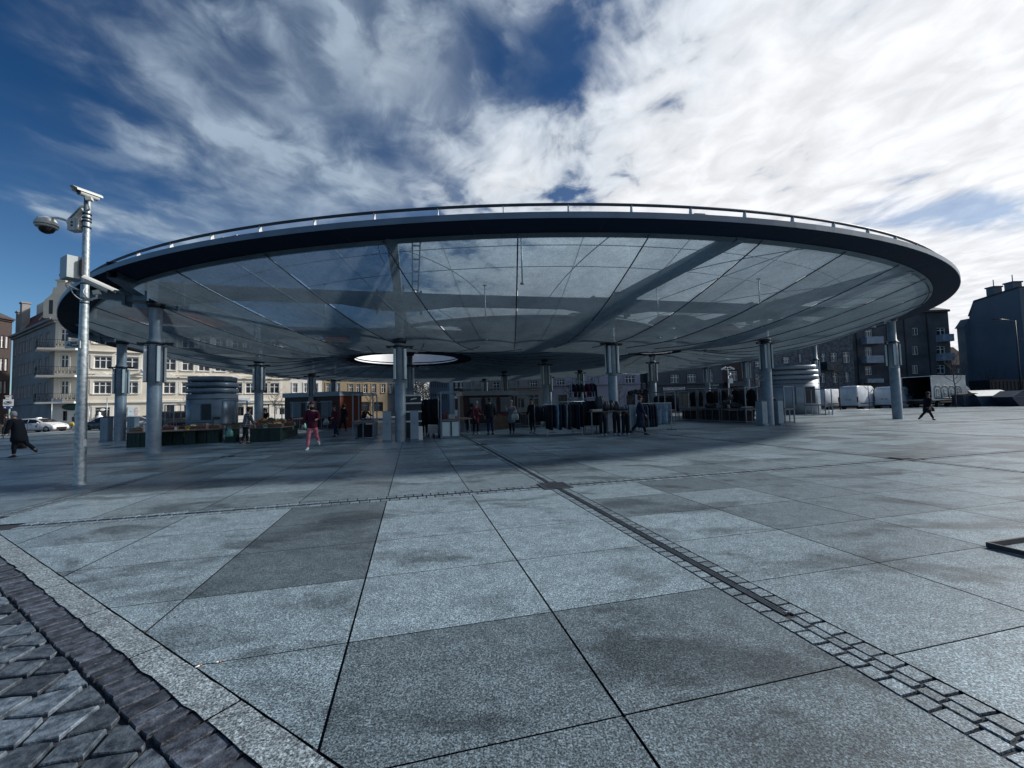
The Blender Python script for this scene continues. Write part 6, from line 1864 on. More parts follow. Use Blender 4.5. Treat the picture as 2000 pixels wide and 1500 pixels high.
    if hat:
        b.loft([[hd+Vector((r*cos(2*pi*i/n), r*1.14*sin(2*pi*i/n)+yo, z)) for i in range(n)] for z, r, yo in ((.040, .088, .012), (.062, .095, .012), (.095, .092, .014), (.13, .070, .018), (.152, .03, .02))])
        b.build('hat', hat, t); b = MB()
        b.loft([[hd+Vector((r*cos(2*pi*i/n), r*1.1*sin(2*pi*i/n)+yo, z)) for i in range(n)] for z, r, yo in ((-.07-hairlen, .055, .055), (-.02, .072, .035), (.05, .080, .022))])
        b.build('hair', M_HAIR[hair], t)
    elif hood:
        b.ell(hd+Vector((0, .025, .03)), .105, .115, .135, 14, 10); b.build('hood', CL[jacket], t)
    else:
        b.loft([[hd+Vector((r*cos(2*pi*i/n), r*1.12*sin(2*pi*i/n)+yo, z)) for i in range(n)] for z, r, yo in ((-.06-hairlen, .055, .055), (-.0, .076, .036), (.05, .088, .020), (.10, .082, .012), (.135, .055, .012), (.15, .02, .012))])
        b.build('hair', M_HAIR[hair], t)
    if scarf:
        b = MB(); b.lathe([(.055, -.045), (.085, -.03), (.095, .01), (.080, .05), (.055, .055)], 16, c=(nk.x, nk.y, nk.z)); b.build('scarf', CL[scarf], t)
    t.scale = (S, S, S)
    return t, armp
def check_mat():
    m = bpy.data.materials.new('checked_flannel'); m.use_nodes = True
    T = NT(m.node_tree); m.node_tree.nodes.clear(); out = T.n('ShaderNodeOutputMaterial')
    x = T.n('ShaderNodeSeparateXYZ', {0: T.n('ShaderNodeTexCoord').outputs['Object']}).outputs
    f = None
    for k in (0, 2):
        s = T.math('GREATER_THAN', T.math('SINE', T.math('MULTIPLY', x[k], 75.0)), .1)
        l = T.math('GREATER_THAN', T.math('SINE', T.math('MULTIPLY', x[k], 75.0, )), .92)
        g = T.math('MULTIPLY_ADD', s, .5, T.math('MULTIPLY', l, .9))
        f = g if f is None else T.math('ADD', f, g)
    c = T.mix(T.math('MULTIPLY', f, .55, clamp=True), (.012, .012, .018, 1), (.33, .33, .36, 1))
    bs = T.n('ShaderNodeBsdfPrincipled', {'Base Color': c, 'Roughness': .85})
    m.node_tree.links.new(bs.outputs[0], out.inputs[0]); return m
M_CHECK = check_mat()
HATR = mat('maroon_knit', (.10, .02, .022), rough=.9, var=.3, scale=30)
HATG = mat('grey_knit', (.20, .21, .22), rough=.9, var=.3, scale=30)
HATB = mat('black_cap', (.012, .013, .018), rough=.8)
BERET = mat('auburn_beret', (.10, .022, .018), rough=.9)

P1, a1 = person(gp(36, 893), -78, 'stooping person in black walking left past the camera mast with a brown bag', H=1.66, swing=(8, -22), knee=(6, 26), lean=16, arms=((6, 14), (2, 10)), jacket='black', jlen='coat', trousers='black', bulk=1.42, hair='grey', head_down=30)
def handbag(p, label, m, w=.34, h=.30, d=.12, rz=0.0, strap=.22):
    t = thing('handbag', label, 'bag', p, rz)
    b = MB(); b.loft([[(x*w/2*1.05, y*d/2*1.1, -strap-h) for x, y in capsule(1, 1, 16)], [(x*w/2, y*d/2, -strap-h*.4) for x, y in capsule(1, 1, 16)], [(x*w/2*.75, y*d/2*.6, -strap) for x, y in capsule(1, 1, 16)]]); b.build('body', m, t)
    b = MB(); b.tube([(-w*.28, 0, -strap), (-w*.15, 0, -.04), (0, 0, -.005), (w*.15, 0, -.04), (w*.28, 0, -strap)], .010, 6); b.build('strap', m, t)
    return t
def hand_of(P, ap, s):
    sh, e, w, a2 = ap[s]; S = P.scale[0]
    q = w+Vector((0, -sin(a2), -cos(a2)))*.10
    return P.matrix_basis @ q if False else Vector(P.location)+Matrix.Rotation(P.rotation_euler.z, 3, 'Z')@(q*S)
M_LEATH = mat('brown_leather', (.055, .03, .028), rough=.5, var=.2)
handbag(hand_of(P1, a1, 1), 'brown shopping bag carried low by the stooping person in black', M_LEATH, .42, .36, .16, radians(10), .08)
P2, a2_ = person(gp(610, 878), 8, 'woman in pink trousers, maroon jacket and knitted hat striding toward the camera', H=1.75, swing=(-20, 16), knee=(26, 4), arms=((22, 62), (-4, 30)), abd=(14, 18), jacket='maroon', jlen='hip', trousers='pink', shoes=M_SHOEW, hat=HATR, scarf='black', bulk=1.08)
P3, _ = person(gp(480, 868), 150, 'man in a checked flannel shirt leaning over the fruit stall, seen from behind', H=1.62, swing=(14, -12), knee=(10, 14), lean=10, arms=((40, 25), (12, 15)), checked=True, jlen='hip', trousers='black', bulk=1.2, hat=HATB)
P4, _ = person(gp(500, 852)+GV*1.6, 20, 'seller in dark clothes bending behind the vegetable stall in front of the rear column', H=1.66, lean=30, arms=((50, 20), (45, 20)), jacket='black', jlen='hip', trousers='black', bulk=1.3, hat=HATB)
P5, _ = person(gp(654, 853), -25, 'person in a maroon coat and cap walking with a pale bag by the kiosk end', H=1.62, swing=(10, -14), knee=(6, 20), arms=((18, 60), (-6, 20)), jacket='maroon', jlen='hip', trousers='navy', hat=HATR, bulk=1.15)
hbq = thing('carrier_bag', 'white carrier bag held by the person in the maroon coat', 'bag', gp(637, 852)+Vector((0, 0, .95)), YAW)
b = MB(); b.loft([[(x*.15, y*.06, -.34) for x, y in capsule(1, 1, 14)], [(x*.17, y*.09, -.2) for x, y in capsule(1, 1, 14)], [(x*.05, y*.03, 0) for x, y in capsule(1, 1, 14)]]); b.build('body', M_GOODS[1], hbq); b = MB(); b.tube([(-.03, 0, -.02), (-.02, 0, .06), (.02, 0, .06), (.03, 0, -.02)], .008, 6); b.build('handle', M_GOODS[1], hbq)
P6, _ = person(gp(670, 843), 160, 'dark-clothed person with a stick walking away beside the rust-red kiosk wall', H=1.74, swing=(-12, 12), knee=(10, 6), lean=8, arms=((14, 12), (2, 12)), jacket='black', jlen='coat', trousers='black', hood=True, bulk=1.1)
st_ = gp(676, 842); b = MB(); b.bar((0, 0, 0), (-.22, .1, .95), .022); o = b.build('walking_stick', M_GALV, None, loc=st_); tag(o, 'pale walking stick beside the dark-clothed person near the kiosk', 'stick')
P7, _ = person(gp(930, 848), 35, 'shopper with grey hair and dark maroon jacket standing near the middle', H=1.66, lean=6, swing=(4, -4), arms=((20, 50), (10, 30)), jacket='maroon', jlen='coat', trousers='black', shoes=M_GOODS[1], hair='grey', bulk=1.1, head_down=20)
P8, _ = person(gp(958, 849), 200, 'man in black jacket and jeans with pale-soled shoes, back to the camera', H=1.80, swing=(3, -3), arms=((2, 10), (-2, 10)), jacket='black', jlen='hip', trousers='navy', shoes=M_SHOEB, bulk=1.2, hat=HATB)
P9, a9 = person(gp(1000, 848), -12, 'woman in a grey tweed coat and knitted hat holding a hand to her face', H=1.66, swing=(3, -5), arms=((25, 65), (32, 128)), abd=(14, 10), jacket='tweed', jlen='coat', trousers='black', hat=HATG, bulk=1.12)
handbag(hand_of(P9, a9, 0)+Vector((0, -.02, .1)), 'white and grey bag on the arm of the woman in grey tweed', M_GOODS[1], .36, .30, .1, radians(-10), .18)
P10, _ = person(gp(1252, 850), 82, 'woman in a long navy coat and auburn beret walking right past the hats', H=1.72, swing=(18, -20), knee=(6, 26), arms=((-16, 14), (14, 14)), jacket='navy', jlen='long', trousers='black', hat=BERET, hair='auburn', bulk=1.25)
P11, a11 = person(gp(1812, 821), 86, 'person in black striding right across the open square before the vans', H=1.68, swing=(34, -34), knee=(8, 12), lean=10, arms=((30, 20), (-18, 8)), jacket='black', jlen='coat', trousers='black', bulk=1.15, hair='dark', hat=HATB)
handbag(hand_of(P11, a11, 0), 'small dark bag in the hand of the person striding across the square', M_GOODS[0], .28, .24, .1, radians(86), .06)
P12, _ = person(gp(1484, 822)+GV*1.2, -60, 'seller in black with grey hair behind the nearest bag stall table', H=1.66, jacket='black', trousers='black', hair='grey', bulk=1.2, arms=((10, 30), (15, 40)))
P13, _ = person(gp(1493, 820)+GV*2.2, 40, 'second dark figure behind the seller at the bag stall', H=1.68, jacket='black', trousers='black', bulk=1.05)
P14, _ = person(gp(1530, 823)+GV*2.3, 70, 'person in black leaning on the narrow table by the silver kiosk', H=1.74, lean=16, jacket='black', trousers='black', arms=((30, 40), (20, 40)), hood=True, bulk=1.1)
P15, _ = person(gp(1560, 818)+GV*2.0, -40, 'slim dark figure standing in front of the silver kiosk hatch', H=1.66, jacket='black', trousers='black', bulk=.95)
P16, _ = person(gp(915, 846)+GV*.2, 100, 'dark-clothed shopper bending over the side trestle of the milky-panelled table', H=1.60, lean=26, jacket='black', trousers='black', jlen='hip', arms=((55, 25), (45, 30)), bulk=1.1, hood=True)
P17, _ = person(gp(1041, 846), -30, 'figure in black with a peaked cap beside the short dark rail', H=1.72, jacket='black', jlen='coat', trousers='black', hat=HATB, bulk=1.12)
P18, _ = person(gp(697, 852)+GV*3.0, 60, 'seller bending behind the empty-fronted steel table', H=1.58, lean=24, jacket='black', trousers='black', arms=((45, 30), (40, 30)), bulk=1.05, hair='grey')
P19, _ = person(gp(830, 852)+GV*.3, 15, 'person in black with a pale cap brim standing left of the black coats', H=1.70, jacket='black', jlen='coat', trousers='black', hat=HATB, bulk=1.15)
P20, _ = person(gp(598, 848)+GV*.6, 130, 'dark figure in a peaked cap just behind the woman in pink trousers', H=1.70, jacket='black', jlen='hip', trousers='black', hat=HATB, bulk=1.15, arms=((40, 40), (20, 30)))
q = gx(146, 45.5)+Vector((0, 0, -.03)); P21, a21 = person(q, 75, 'distant pedestrian in black with a yellow bag by the tenement corner', H=1.70, swing=(18, -18), knee=(5, 20), jacket='black', jlen='coat', trousers='white', hair='dark')
handbag(hand_of(P21, a21, 1)+Vector((0, -.15, .05)), 'yellow bag of the distant pedestrian by the tenement corner', mat('mustard_bag', (.55, .40, .10), rough=.5), .50, .40, .14, radians(10), .02)
P22, _ = person(gx(12, 33), -80, 'dim dark figure at the left edge behind the stooping person', H=1.72, swing=(10, -10), jacket='black', jlen='hip', trousers='black', bulk=1.1)

# ------------------------------------------------------------------ vehicles
M_CARW = mat('white_car_paint', (.62, .63, .64), rough=.28, var=.05, scale=2, spec=.6)
M_CARD = mat('dark_car_paint', (.018, .022, .032), rough=.22, var=.1, spec=.6)
M_CARS = mat('silver_car_paint', (.28, .31, .34), rough=.28, metal=.4, var=.06)
M_CARG = glass_mat('car_glass', (.010, .013, .018), .05)
M_TYRE = mat('tyre', (.012, .012, .014), rough=.8)
M_RIMM = mat('wheel_rim', (.30, .32, .34), rough=.35, metal=.8, var=.1)
M_LITE = mat('headlight', (.55, .58, .60), rough=.15, var=.05)
M_RED = mat('tail_light', (.25, .012, .010), rough=.25, var=.1)
M_VANW = mat('white_van_paint', (.60, .64, .68), rough=.32, var=.10, scale=1.2, spec=.6)
def wheel(root, x, y, r, w=.2):
    s = 1 if y > 0 else -1
    b = MB(); b.lathe([(r*.62, -w/2), (r*.92, -w/2), (r, -w/2+.03), (r, w/2-.03), (r*.92, w/2), (r*.62, w/2)], 24, axis='y'); 
    t_ = b.build('wheel', M_TYRE, root, loc=(x, y, r))
    b = MB(); b.lathe([(0, s*w*.32), (r*.2, s*w*.36), (r*.60, s*w*.44), (r*.63, s*w*.40), (r*.63, -s*w*.2)], 20, axis='y')
    for k in range(5):
        a = 2*pi*k/5; b.bar((r*.15*cos(a), s*w*.43, r*.15*sin(a)), (r*.6*cos(a), s*w*.44, r*.6*sin(a)), .05, .02)
    b.build('rim', M_RIMM, t_)
def profile_body(prof, hw, tumble, zbelt, edge=.10):
    """side profile (x,z) swept across the width; upper part leans in, edges rounded"""
    b = MB(); n = len(prof); cx = sum(p[0] for p in prof)/n; cz = sum(p[1] for p in prof)/n
    rings = []
    for k, (y, sc) in enumerate(((-1, .955), (-.965, .985), (-.88, 1.0), (-.5, 1.006), (.5, 1.006), (.88, 1.0), (.965, .985), (1, .955))):
        rg = []
        for x, z in prof:
            h = hw-(max(0, z-zbelt)*tumble)
            rg.append((cx+(x-cx)*(sc if abs(y) > .9 else 1), y*h, cz+(z-cz)*sc))
        rings.append(rg)
    b.loft(rings, smooth=True)
    return b
def side_pane(mb, pts, hw, tumble, zbelt, off=.006, sides=(-1, 1)):
    for s in sides:
        mb.add([(x, s*(hw-max(0, z-zbelt)*tumble+off), z) for x, z in pts], [tuple(range(len(pts)))], False)
def hatchback(loc, rz, paint, label, taxi=False, L=3.95, H=1.49, group='cars parked beyond the square'):
    t = thing('parked_car', label, 'car', loc, rz, group)
    k = L/3.95; v = H/1.49; hw = .85; tb, zb = .32, .95*v
    prof = [(-1.93*k, .32*v), (-1.95*k, .62*v), (-1.90*k, .92*v), (-1.62*k, 1.36*v), (-1.35*k, 1.46*v), (-.6*k, 1.49*v), (.15*k, 1.43*v), (.92*k, 1.02*v), (1.25*k, .94*v), (1.72*k, .80*v), (1.92*k, .62*v), (1.95*k, .35*v), (1.85*k, .22*v), (-1.8*k, .24*v)]
    b = profile_body(prof, hw, tb, zb); b.build('body', paint, t, fix=True)
    for s in (-1, 1):
        b = MB(); side_pane(b, [(-1.55*k, .98*v), (-1.36*k, 1.33*v), (-.62*k, 1.39*v), (-.62*k, .97*v)], hw, tb, zb, .004, (s,)); b.build('side_window', M_CARG, t, fix=False)
        b = MB(); side_pane(b, [(-.54*k, .97*v), (-.54*k, 1.39*v), (.10*k, 1.34*v), (.72*k, .98*v)], hw, tb, zb, .004, (s,)); b.build('side_window', M_CARG, t, fix=False)
    b = MB()
    for off, nm in ((0, 0),):
        b.add([(.20*k, -.62, 1.415*v), (.20*k, .62, 1.415*v), (.90*k, .76, 1.04*v), (.90*k, -.76, 1.04*v)], [(0,1,2,3)], False)
    for i in range(len(b.v)): b.v[i] = (b.v[i][0]+.02, b.v[i][1], b.v[i][2]+.022)
    b.build('windscreen', M_CARG, t, fix=False)
    b = MB(); b.add([(-1.38*k-.04, -.6, 1.41*v), (-1.38*k-.04, .6, 1.41*v), (-1.82*k-.03, .74, 1.0*v), (-1.82*k-.03, -.74, 1.0*v)], [(3,2,1,0)], False); b.build('rear_window', M_CARG, t, fix=False)
    for s in (-1, 1):
        b = MB(); b.ell((1.72*k, s*.62, .74*v), .20, .17, .075, 12, 8, Matrix.Rotation(s*-.35, 3, 'Z')); b.build('headlight', M_LITE, t)
        b = MB(); b.ell((-1.86*k, s*.66, .88*v), .08, .13, .16, 10, 8); b.build('tail_light', M_RED, t)
        b = MB(); b.ell((.52*k, s*.98, 1.0*v), .09, .10, .065, 10, 8); b.bar((.52*k, s*.85, .97*v), (.52*k, s*.92, .98*v), .05); b.build('wing_mirror', paint, t)
        b = MB()
        b.bar((-.58*k, s*(hw+.004), .30*v), (-.58*k, s*(hw+.002), .94*v), .012); b.bar((.62*k, s*(hw+.004), .34*v), (.66*k, s*(hw+.002), .94*v), .012); b.bar((-.35*k, s*(hw+.01), .86*v), (-.17*k, s*(hw+.01), .86*v), .03)
        b.build('door_gap', M_BLK, t)
    b = MB(); b.box(1.86*k, 1.962*k, -.52, .52, .30*v, .50*v); b.build('grille', M_BLK, t)
    for x in (-1.22*k, 1.24*k):
        for s in (-1, 1):
            b = MB(); b.lathe([(0, 0), (.36, 0), (.36, .012), (0, .012)], 24, c=(x, s*(hw-.012+(.002 if s > 0 else .01)), .31), axis='y'); b.build('wheel_arch', M_BLK, t)
            wheel(t, x, s*(hw-.085), .305)
    if taxi:
        b = MB(); b.cbox((-.35*k, 0, 1.53*v), .18, .42, .10); b.build('roof_sign', M_WHITE, t)
        b = MB()
        for s in (-1, 1): b.ell((.28*k, s*(hw+.004), .66*v), .10, .004, .09, 12, 8); b.cbox((.28*k, s*(hw+.006), .56*v), .20, .006, .03)
        b.build('door_emblem', M_PLINTHD, t)
    return t
RZ_ST = atan2(dF.y, dF.x)
def road_at(px, Y, z=-.155): q = gx(px, Y); q.z = z; return q
hatchback(road_at(83, 43.5, -.15), .06, M_CARW, 'white hatchback taxi with a roof sign on the road at the left', taxi=True, L=3.95, H=1.45)
hatchback(road_at(212, 42, -.15), pi+.05, M_CARD, 'black hatchback parked left of the rear columns, before the cream front', L=4.1)
hatchback(road_at(270, 41, -.15), RZ_ST+.2, M_CARS, 'silver and blue hatchback glimpsed between the two left columns', L=4.2)
hatchback(road_at(316, 42.5, -.15), RZ_ST+.1, mat('blue_car_paint', (.03, .05, .085), rough=.25, var=.08), 'dark blue hatchback right of the thick front-left column', L=4.2)
def jeep(loc, rz, label):
    t = thing('parked_jeep', label, 'car', loc, rz, 'cars parked beyond the square')
    prof = [(-2.05, .42), (-2.08, 1.0), (-2.02, 1.75), (-1.9, 1.82), (.35, 1.82), (.5, 1.76), (.85, 1.18), (1.95, 1.08), (2.05, .95), (2.05, .42)]
    b = profile_body(prof, .88, .10, 1.1); b.build('body', M_CARD, t)
    for s in (-1, 1):
        for x0, x1, xt in ((-1.85, -1.05, -1.05), (-.97, -.2, -.2), (-.12, .66, .40)):
            b = MB(); side_pane(b, [(x0, 1.18), (x0, 1.68), (xt, 1.68), (x1, 1.18)], .88, .10, 1.1, .006, (s,)); b.build('side_window', M_CARG, t, fix=False)
    b = MB(); b.add([(.48, -.7, 1.72), (.48, .7, 1.72), (.86, .76, 1.22), (.86, -.76, 1.22)], [(0,1,2,3)], False); b.build('windscreen', M_CARG, t, fix=False)
    b = MB(); b.add([(-2.10, -.66, 1.70), (-2.10, .66, 1.70), (-2.12, .72, 1.15), (-2.12, -.72, 1.15)], [(0,1,2,3)], False); b.build('rear_window', M_CARG, t, fix=False)
    for s in (-1, 1):
        b = MB(); b.lathe([(0, 0), (.1, 0), (.1, .05), (0, .06)], 14, c=(2.03, s*.62, .85), axis='x'); b.build('headlight', M_LITE, t)
        b = MB(); b.box(-2.12, -2.05, s*.72-.07, s*.72+.07, .8, 1.05); b.build('tail_light', M_RED, t)
        b = MB(); b.ell((.55, s*1.0, 1.22), .07, .1, .09, 10, 8); b.build('wing_mirror', M_CARD, t)
    for x in (-1.3, 1.3):
        for s in (-1, 1): wheel(t, x, s*.80, .36, .24)
    return t
jeep(road_at(356, 41.5, -.15), RZ_ST+.12, 'black boxy jeep with upright windows, left of the silver kiosk')

def van(loc, rz, label, L=5.6, H=2.6, paint=None):
    paint = paint or M_VANW
    t = thing('parked_van', label, 'van', loc, rz, 'white vans parked in a row')
    hw = 1.0; x0 = -L/2; x1 = L/2
    prof = [(x0, .40), (x0, 1.2), (x0+.05, H-.35), (x0+.22, H-.05), (x0+.6, H), (x1-1.9, H-.02), (x1-1.5, H-.18), (x1-.75, 1.42), (x1-.15, 1.12), (x1, .85), (x1, .40)]
    b = profile_body(prof, hw, .075, 1.2); b.build('body', paint, t)
    for s in (-1, 1):
        b = MB(); side_pane(b, [(x1-1.75, 1.42), (x1-1.72, H-.45), (x1-1.42, H-.5), (x1-.86, 1.44)], hw, .075, 1.2, .008, (s,)); b.build('side_window', M_CARG, t, fix=False)
    b = MB(); b.add([(x1-1.50, -.72, H-.24), (x1-1.50, .72, H-.24), (x1-.76, .86, 1.46), (x1-.76, -.86, 1.46)], [(0,1,2,3)], False)
    b.v = [(x+.035, y, z+.03) for x, y, z in b.v]; b.build('windscreen', M_CARG, t, fix=False)
    for s in (-1, 1):
        b = MB(); b.box(x0-.028, x0-.004, min(s*.012, s*.86), max(s*.012, s*.86), .55, H-.32); dr_ = b.build('rear_door', paint, t)
        b = MB(); b.box(x0-.045, x0-.029, min(s*.08, s*.30) , max(s*.08, s*.30), 1.18, 1.25); b.build('handle', M_BLK, dr_)
        b = MB(); b.box(x0-.03, x0+.05, s*.93-.06, s*.93+.06, .95, 1.55); b.build('tail_light', M_RED, t)
        b = MB(); b.box(x1-.32, x1-.02, s*.80-.10, s*.80+.10, .88, 1.12); b.build('headlight', M_LITE, t)
        b = MB(); b.bar((x1-1.15, s*(hw+.01), 1.55), (x1-1.15, s*(hw+.22), 1.6), .05); b.cbox((x1-1.17, s*(hw+.24), 1.62), .08, .16, .34); b.build('wing_mirror', M_BLK, t)
        b = MB(); b.bar((x0+.5, s*(hw-.01), .78), (x1-1.0, s*(hw-.01), .78), .03, .10); b.bar((x1-1.9, s*(hw+.002), .45), (x1-1.9, s*(hw-.04), 1.9), .014); b.bar((x0+1.6, s*(hw-.05), 1.60), (x1-2.0, s*(hw-.05), 1.60), .03, .05); b.build('side_moulding', M_BLK, t)
    b = MB(); b.box(x0-.06, x0+.02, -.97, .97, .36, .54); b.build('rear_bumper', M_BLK, t)
    b = MB(); b.box(x0-.034, x0-.028, -.26, .26, .62, .74); b.build('number_plate', M_WHITE, t)
    b = MB(); b.box(x1-.05, x1+.05, -.97, .97, .34, .62); b.build('front_bumper', M_BLK, t)
    for x in (x0+1.15, x1-1.0):
        for s in (-1, 1):
            b = MB(); b.lathe([(0, 0), (.42, 0), (.42, .012), (0, .012)], 24, c=(x, s*(hw-.02), .36), axis='y'); b.build('wheel_arch', M_BLK, t)
            wheel(t, x, s*(hw-.12), .35, .22)
    return t
VRZ = radians(29)
def van_at(px_l, px_r, Y, label, L=5.6, H=2.75, rz=VRZ):
    """rear face spans px_l..px_r"""
    d = Vector((cos(rz), sin(rz), 0)); sd = Vector((-sin(rz), cos(rz), 0))
    c = gx(px_r, Y)+sd*1.0+d*(L/2); c.z = -.15
    return van(c, rz, label, L, H)
van_at(1600, 1612, 49.5, 'leftmost white van, half hidden behind the silver kiosk and a column', H=2.6)
van_at(1636, 1676, 47.8, 'white van with plain rear doors in the middle of the parked row', H=2.85, L=5.9)
van_at(1710, 1748, 47.8, 'white van half hidden behind the rightmost column, beside the truck', H=2.65)
# box truck with open rear
TRZ = radians(18); tp = gx(1821, 47.0)+Vector((-sin(TRZ), cos(TRZ), 0))*1.42; tp.z = -.15
t = thing('box_truck', 'white box truck with open dark rear and bubble-letter graffiti on its side', 'truck', tp, TRZ)
TW, TH, TL = 1.42, 3.75, 6.4
M_TBOX = mat('truck_box', (.42, .47, .48), rough=.55, var=.16, scale=1.6)
b = MB(); b.box(0, TL, -TW, -TW+.06, .95, TH); b.box(0, TL, TW-.06, TW, .95, TH); b.box(.0, TL, -TW+.06, TW-.06, TH-.06, TH-.001); b.box(TL-.06, TL-.001, -TW+.06, TW-.06, .95, TH-.06); b.box(0.001, TL-.06, -TW+.06, TW-.06, .95, 1.05); bx_ = b.build('cargo_box', M_TBOX, t)
b = MB(); b.box(.05, TL-.07, -TW+.065, -TW+.08, 1.06, TH-.07); b.box(.05, TL-.07, TW-.08, TW-.065, 1.06, TH-.07); b.box(TL-.1, TL-.07, -TW+.08, TW-.08, 1.06, TH-.07); b.box(.05, TL-.1, -TW+.08, TW-.08, TH-.10, TH-.065); b.box(.05, TL-.1, -TW+.08, TW-.08, 1.052, 1.07); b.build('lining', mat('truck_lining', (.02, .022, .026), rough=.8), bx_)
b = MB(); b.bar((-.02, -TW, TH+.01), (TL, -TW, TH+.01), .06, .05); b.bar((-.02, -TW+.0, .97), (TL, -TW, .97), .05, .05); b.bar((-.03, -TW+.02, .95), (-.03, -TW+.02, TH), .06); b.bar((-.03, TW-.02, .95), (-.03, TW-.02, TH), .06); b.bar((-.03, -TW, TH-.03), (-.03, TW, TH-.03), .06); b.build('edge_trim', M_FRAME, bx_)
b = MB(); b.bar((.2, -.5, .72), (TL+2.0, -.5, .72), .12, .2); b.bar((.2, .5, .72), (TL+2.0, .5, .72), .12, .2); b.box(.0, .06, -1.2, 1.2, .55, .68); b.build('chassis', M_BLK, t)
for s in (-1, 1):
    b = MB(); b.box(-.01, .03, s*1.0-.16, s*1.0+.16, .72, .84); b.build('tail_light', M_RED, t)
b = MB(); b.bar((-.02, .35, 1.1), (-.25, .95, 2.3), .05); b.bar((-.02, .75, 1.1), (-.25, 1.30, 2.3), .05)
for i in range(5): b.bar((-.06-.04*i, .42+.1*i, 1.25+.22*i), (-.06-.04*i, .82+.1*i, 1.25+.22*i), .03)
b.build('hand_truck', M_DARK, bx_)
cabp = [(TL+.15, .55), (TL+.15, 2.35), (TL+.35, 2.62), (TL+1.1, 2.55), (TL+1.45, 2.30), (TL+2.05, 1.45), (TL+2.35, 1.25), (TL+2.42, .55)]
b = profile_body(cabp, 1.08, .05, 1.4); b.build('cab', M_VANW, t)
for s in (-1, 1):
    b = MB(); side_pane(b, [(TL+.55, 1.42), (TL+.55, 2.18), (TL+1.30, 2.18), (TL+1.88, 1.42)], 1.08, .05, 1.4, .01, (s,)); b.build('cab_window', M_CARG, t, fix=False)
b = MB(); b.add([(TL+1.5, -.9, 2.24), (TL+1.5, .9, 2.24), (TL+2.08, .98, 1.48), (TL+2.08, -.98, 1.48)], [(0,1,2,3)], False); b.v = [(x+.04, y, z+.02) for x, y, z in b.v]; b.build('windscreen', M_CARG, t, fix=False)
b = MB(); b.prism([(TL+.2, 2.58), (TL+.2, 3.3), (TL+.5, 3.2), (TL+.9, 2.60)], -.9, .9, axis='y'); b.build('roof_fairing', M_VANW, t)
for s in (-1, 1):
    b = MB(); b.cbox((TL+1.75, s*1.28, 1.75), .1, .2, .45); b.bar((TL+1.7, s*1.08, 1.7), (TL+1.75, s*1.2, 1.75), .04); b.build('wing_mirror', M_BLK, t)
for x in (1.7, TL+1.3):
    for s in (-1, 1): wheel(t, x, s*1.02, .42, .26)
M_GRAF = mat('graffiti_paint', (.10, .13, .155), rough=.6, var=.2, scale=6)
b = MB(); yy = -TW-.012
def stroke(pts, w=.11):
    w *= 1.7
    P_ = [Vector((x, yy, z)) for x, z in pts]
    b.tube([(p.x, yy+.0, p.z) for p in P_], w/2, 6)
def arch(cx, w, z0, z1):
    r = w/2; stroke([(cx-r, z0)]+[(cx-r*cos(pi*k/12), z1-r*.9+r*.9*sin(pi*k/12)) for k in range(13)]+[(cx+r, z0)])
for i, cx in enumerate((1.0, 2.35, 3.65, 4.85)):
    arch(cx, 1.22 if i < 3 else 1.1, 1.15, 2.62-.03*i)
stroke([(.4, 1.15), (5.5, 1.15)], .10)
stroke([(1.0+.28*cos(2*pi*k/16), 1.78+.42*sin(2*pi*k/16)) for k in range(17)], .09)                 # O
stroke([(.72, 1.22), (.82, 1.45), (1.0, 1.38), (1.2, 1.45), (1.32, 1.22)], .08)
stroke([(2.10, 1.25), (2.10, 2.15), (2.62, 2.15)], .08); stroke([(2.1, 1.75), (2.55, 1.75)], .08); stroke([(2.5, 1.25), (2.5, 1.6), (2.3, 1.6)], .07)   # F
stroke([(3.95, 2.1), (3.45, 2.1), (3.45, 1.32), (3.95, 1.32)], .08); stroke([(3.45, 1.7), (3.9, 1.7)], .08)       # E
stroke([(4.62, 1.25), (4.62, 2.2), (5.0, 2.25), (5.12, 2.0), (4.95, 1.8), (4.68, 1.78), (5.15, 1.25)], .08)        # R
b.v = [(x, yy+(y-yy)*.08, z) for x, y, z in b.v]
b.build('graffiti', M_GRAF, bx_)
# waste containers
M_SKIP = mat('skip_steel', (.035, .055, .085), rough=.5, var=.15, scale=1.5)
M_LID = mat('skip_lid', (.62, .64, .65), rough=.4, var=.06)
cp = gx(1943, 45.5); CRZ = 0.02
t = thing('waste_skip', 'dark blue skip with a white sloping lid at the right edge of the square', 'skip', (cp.x, cp.y, 0), CRZ)
b = MB(); b.prism([(-1.6, 0), (2.2, 0), (2.9, .55), (2.6, 1.1), (-2.0, 1.1)], 0, 2.0, axis='y'); 
b.build('body', M_SKIP, t)
b = MB(); b.add([(-2.1, -.1, 1.10), (2.5, -.1, 1.10), (3.3, 2.1, 1.75), (-.6, 2.1, 1.75), (-2.1, -.1, 1.16), (2.5, -.1, 1.16), (3.3, 2.1, 1.81), (-.6, 2.1, 1.81)], [(3,2,1,0),(4,5,6,7),(0,1,5,4),(1,2,6,5),(2,3,7,6),(3,0,4,7)], False); b.build('lid', M_LID, t)
b = MB(); b.prism([(-.5, 1.101), (2.4, 1.101), (3.1, 1.7), (.2, 1.7)], 2.02, 2.06, axis='y'); b.build('back_plate', M_SKIP, t)
cp = gx(2012, 43.5); t = thing('waste_skip', 'blue-grey open skip with sloped end cut by the right edge of the picture', 'skip', (cp.x, cp.y, 0), .0)
b = MB(); b.prism([(-1.2, 0), (2.6, 0), (3.4, 1.2), (2.8, 1.65), (-.9, 1.65), (-2.0, 1.0)], 0, 1.9, axis='y'); b.build('body', M_SKIP, t)
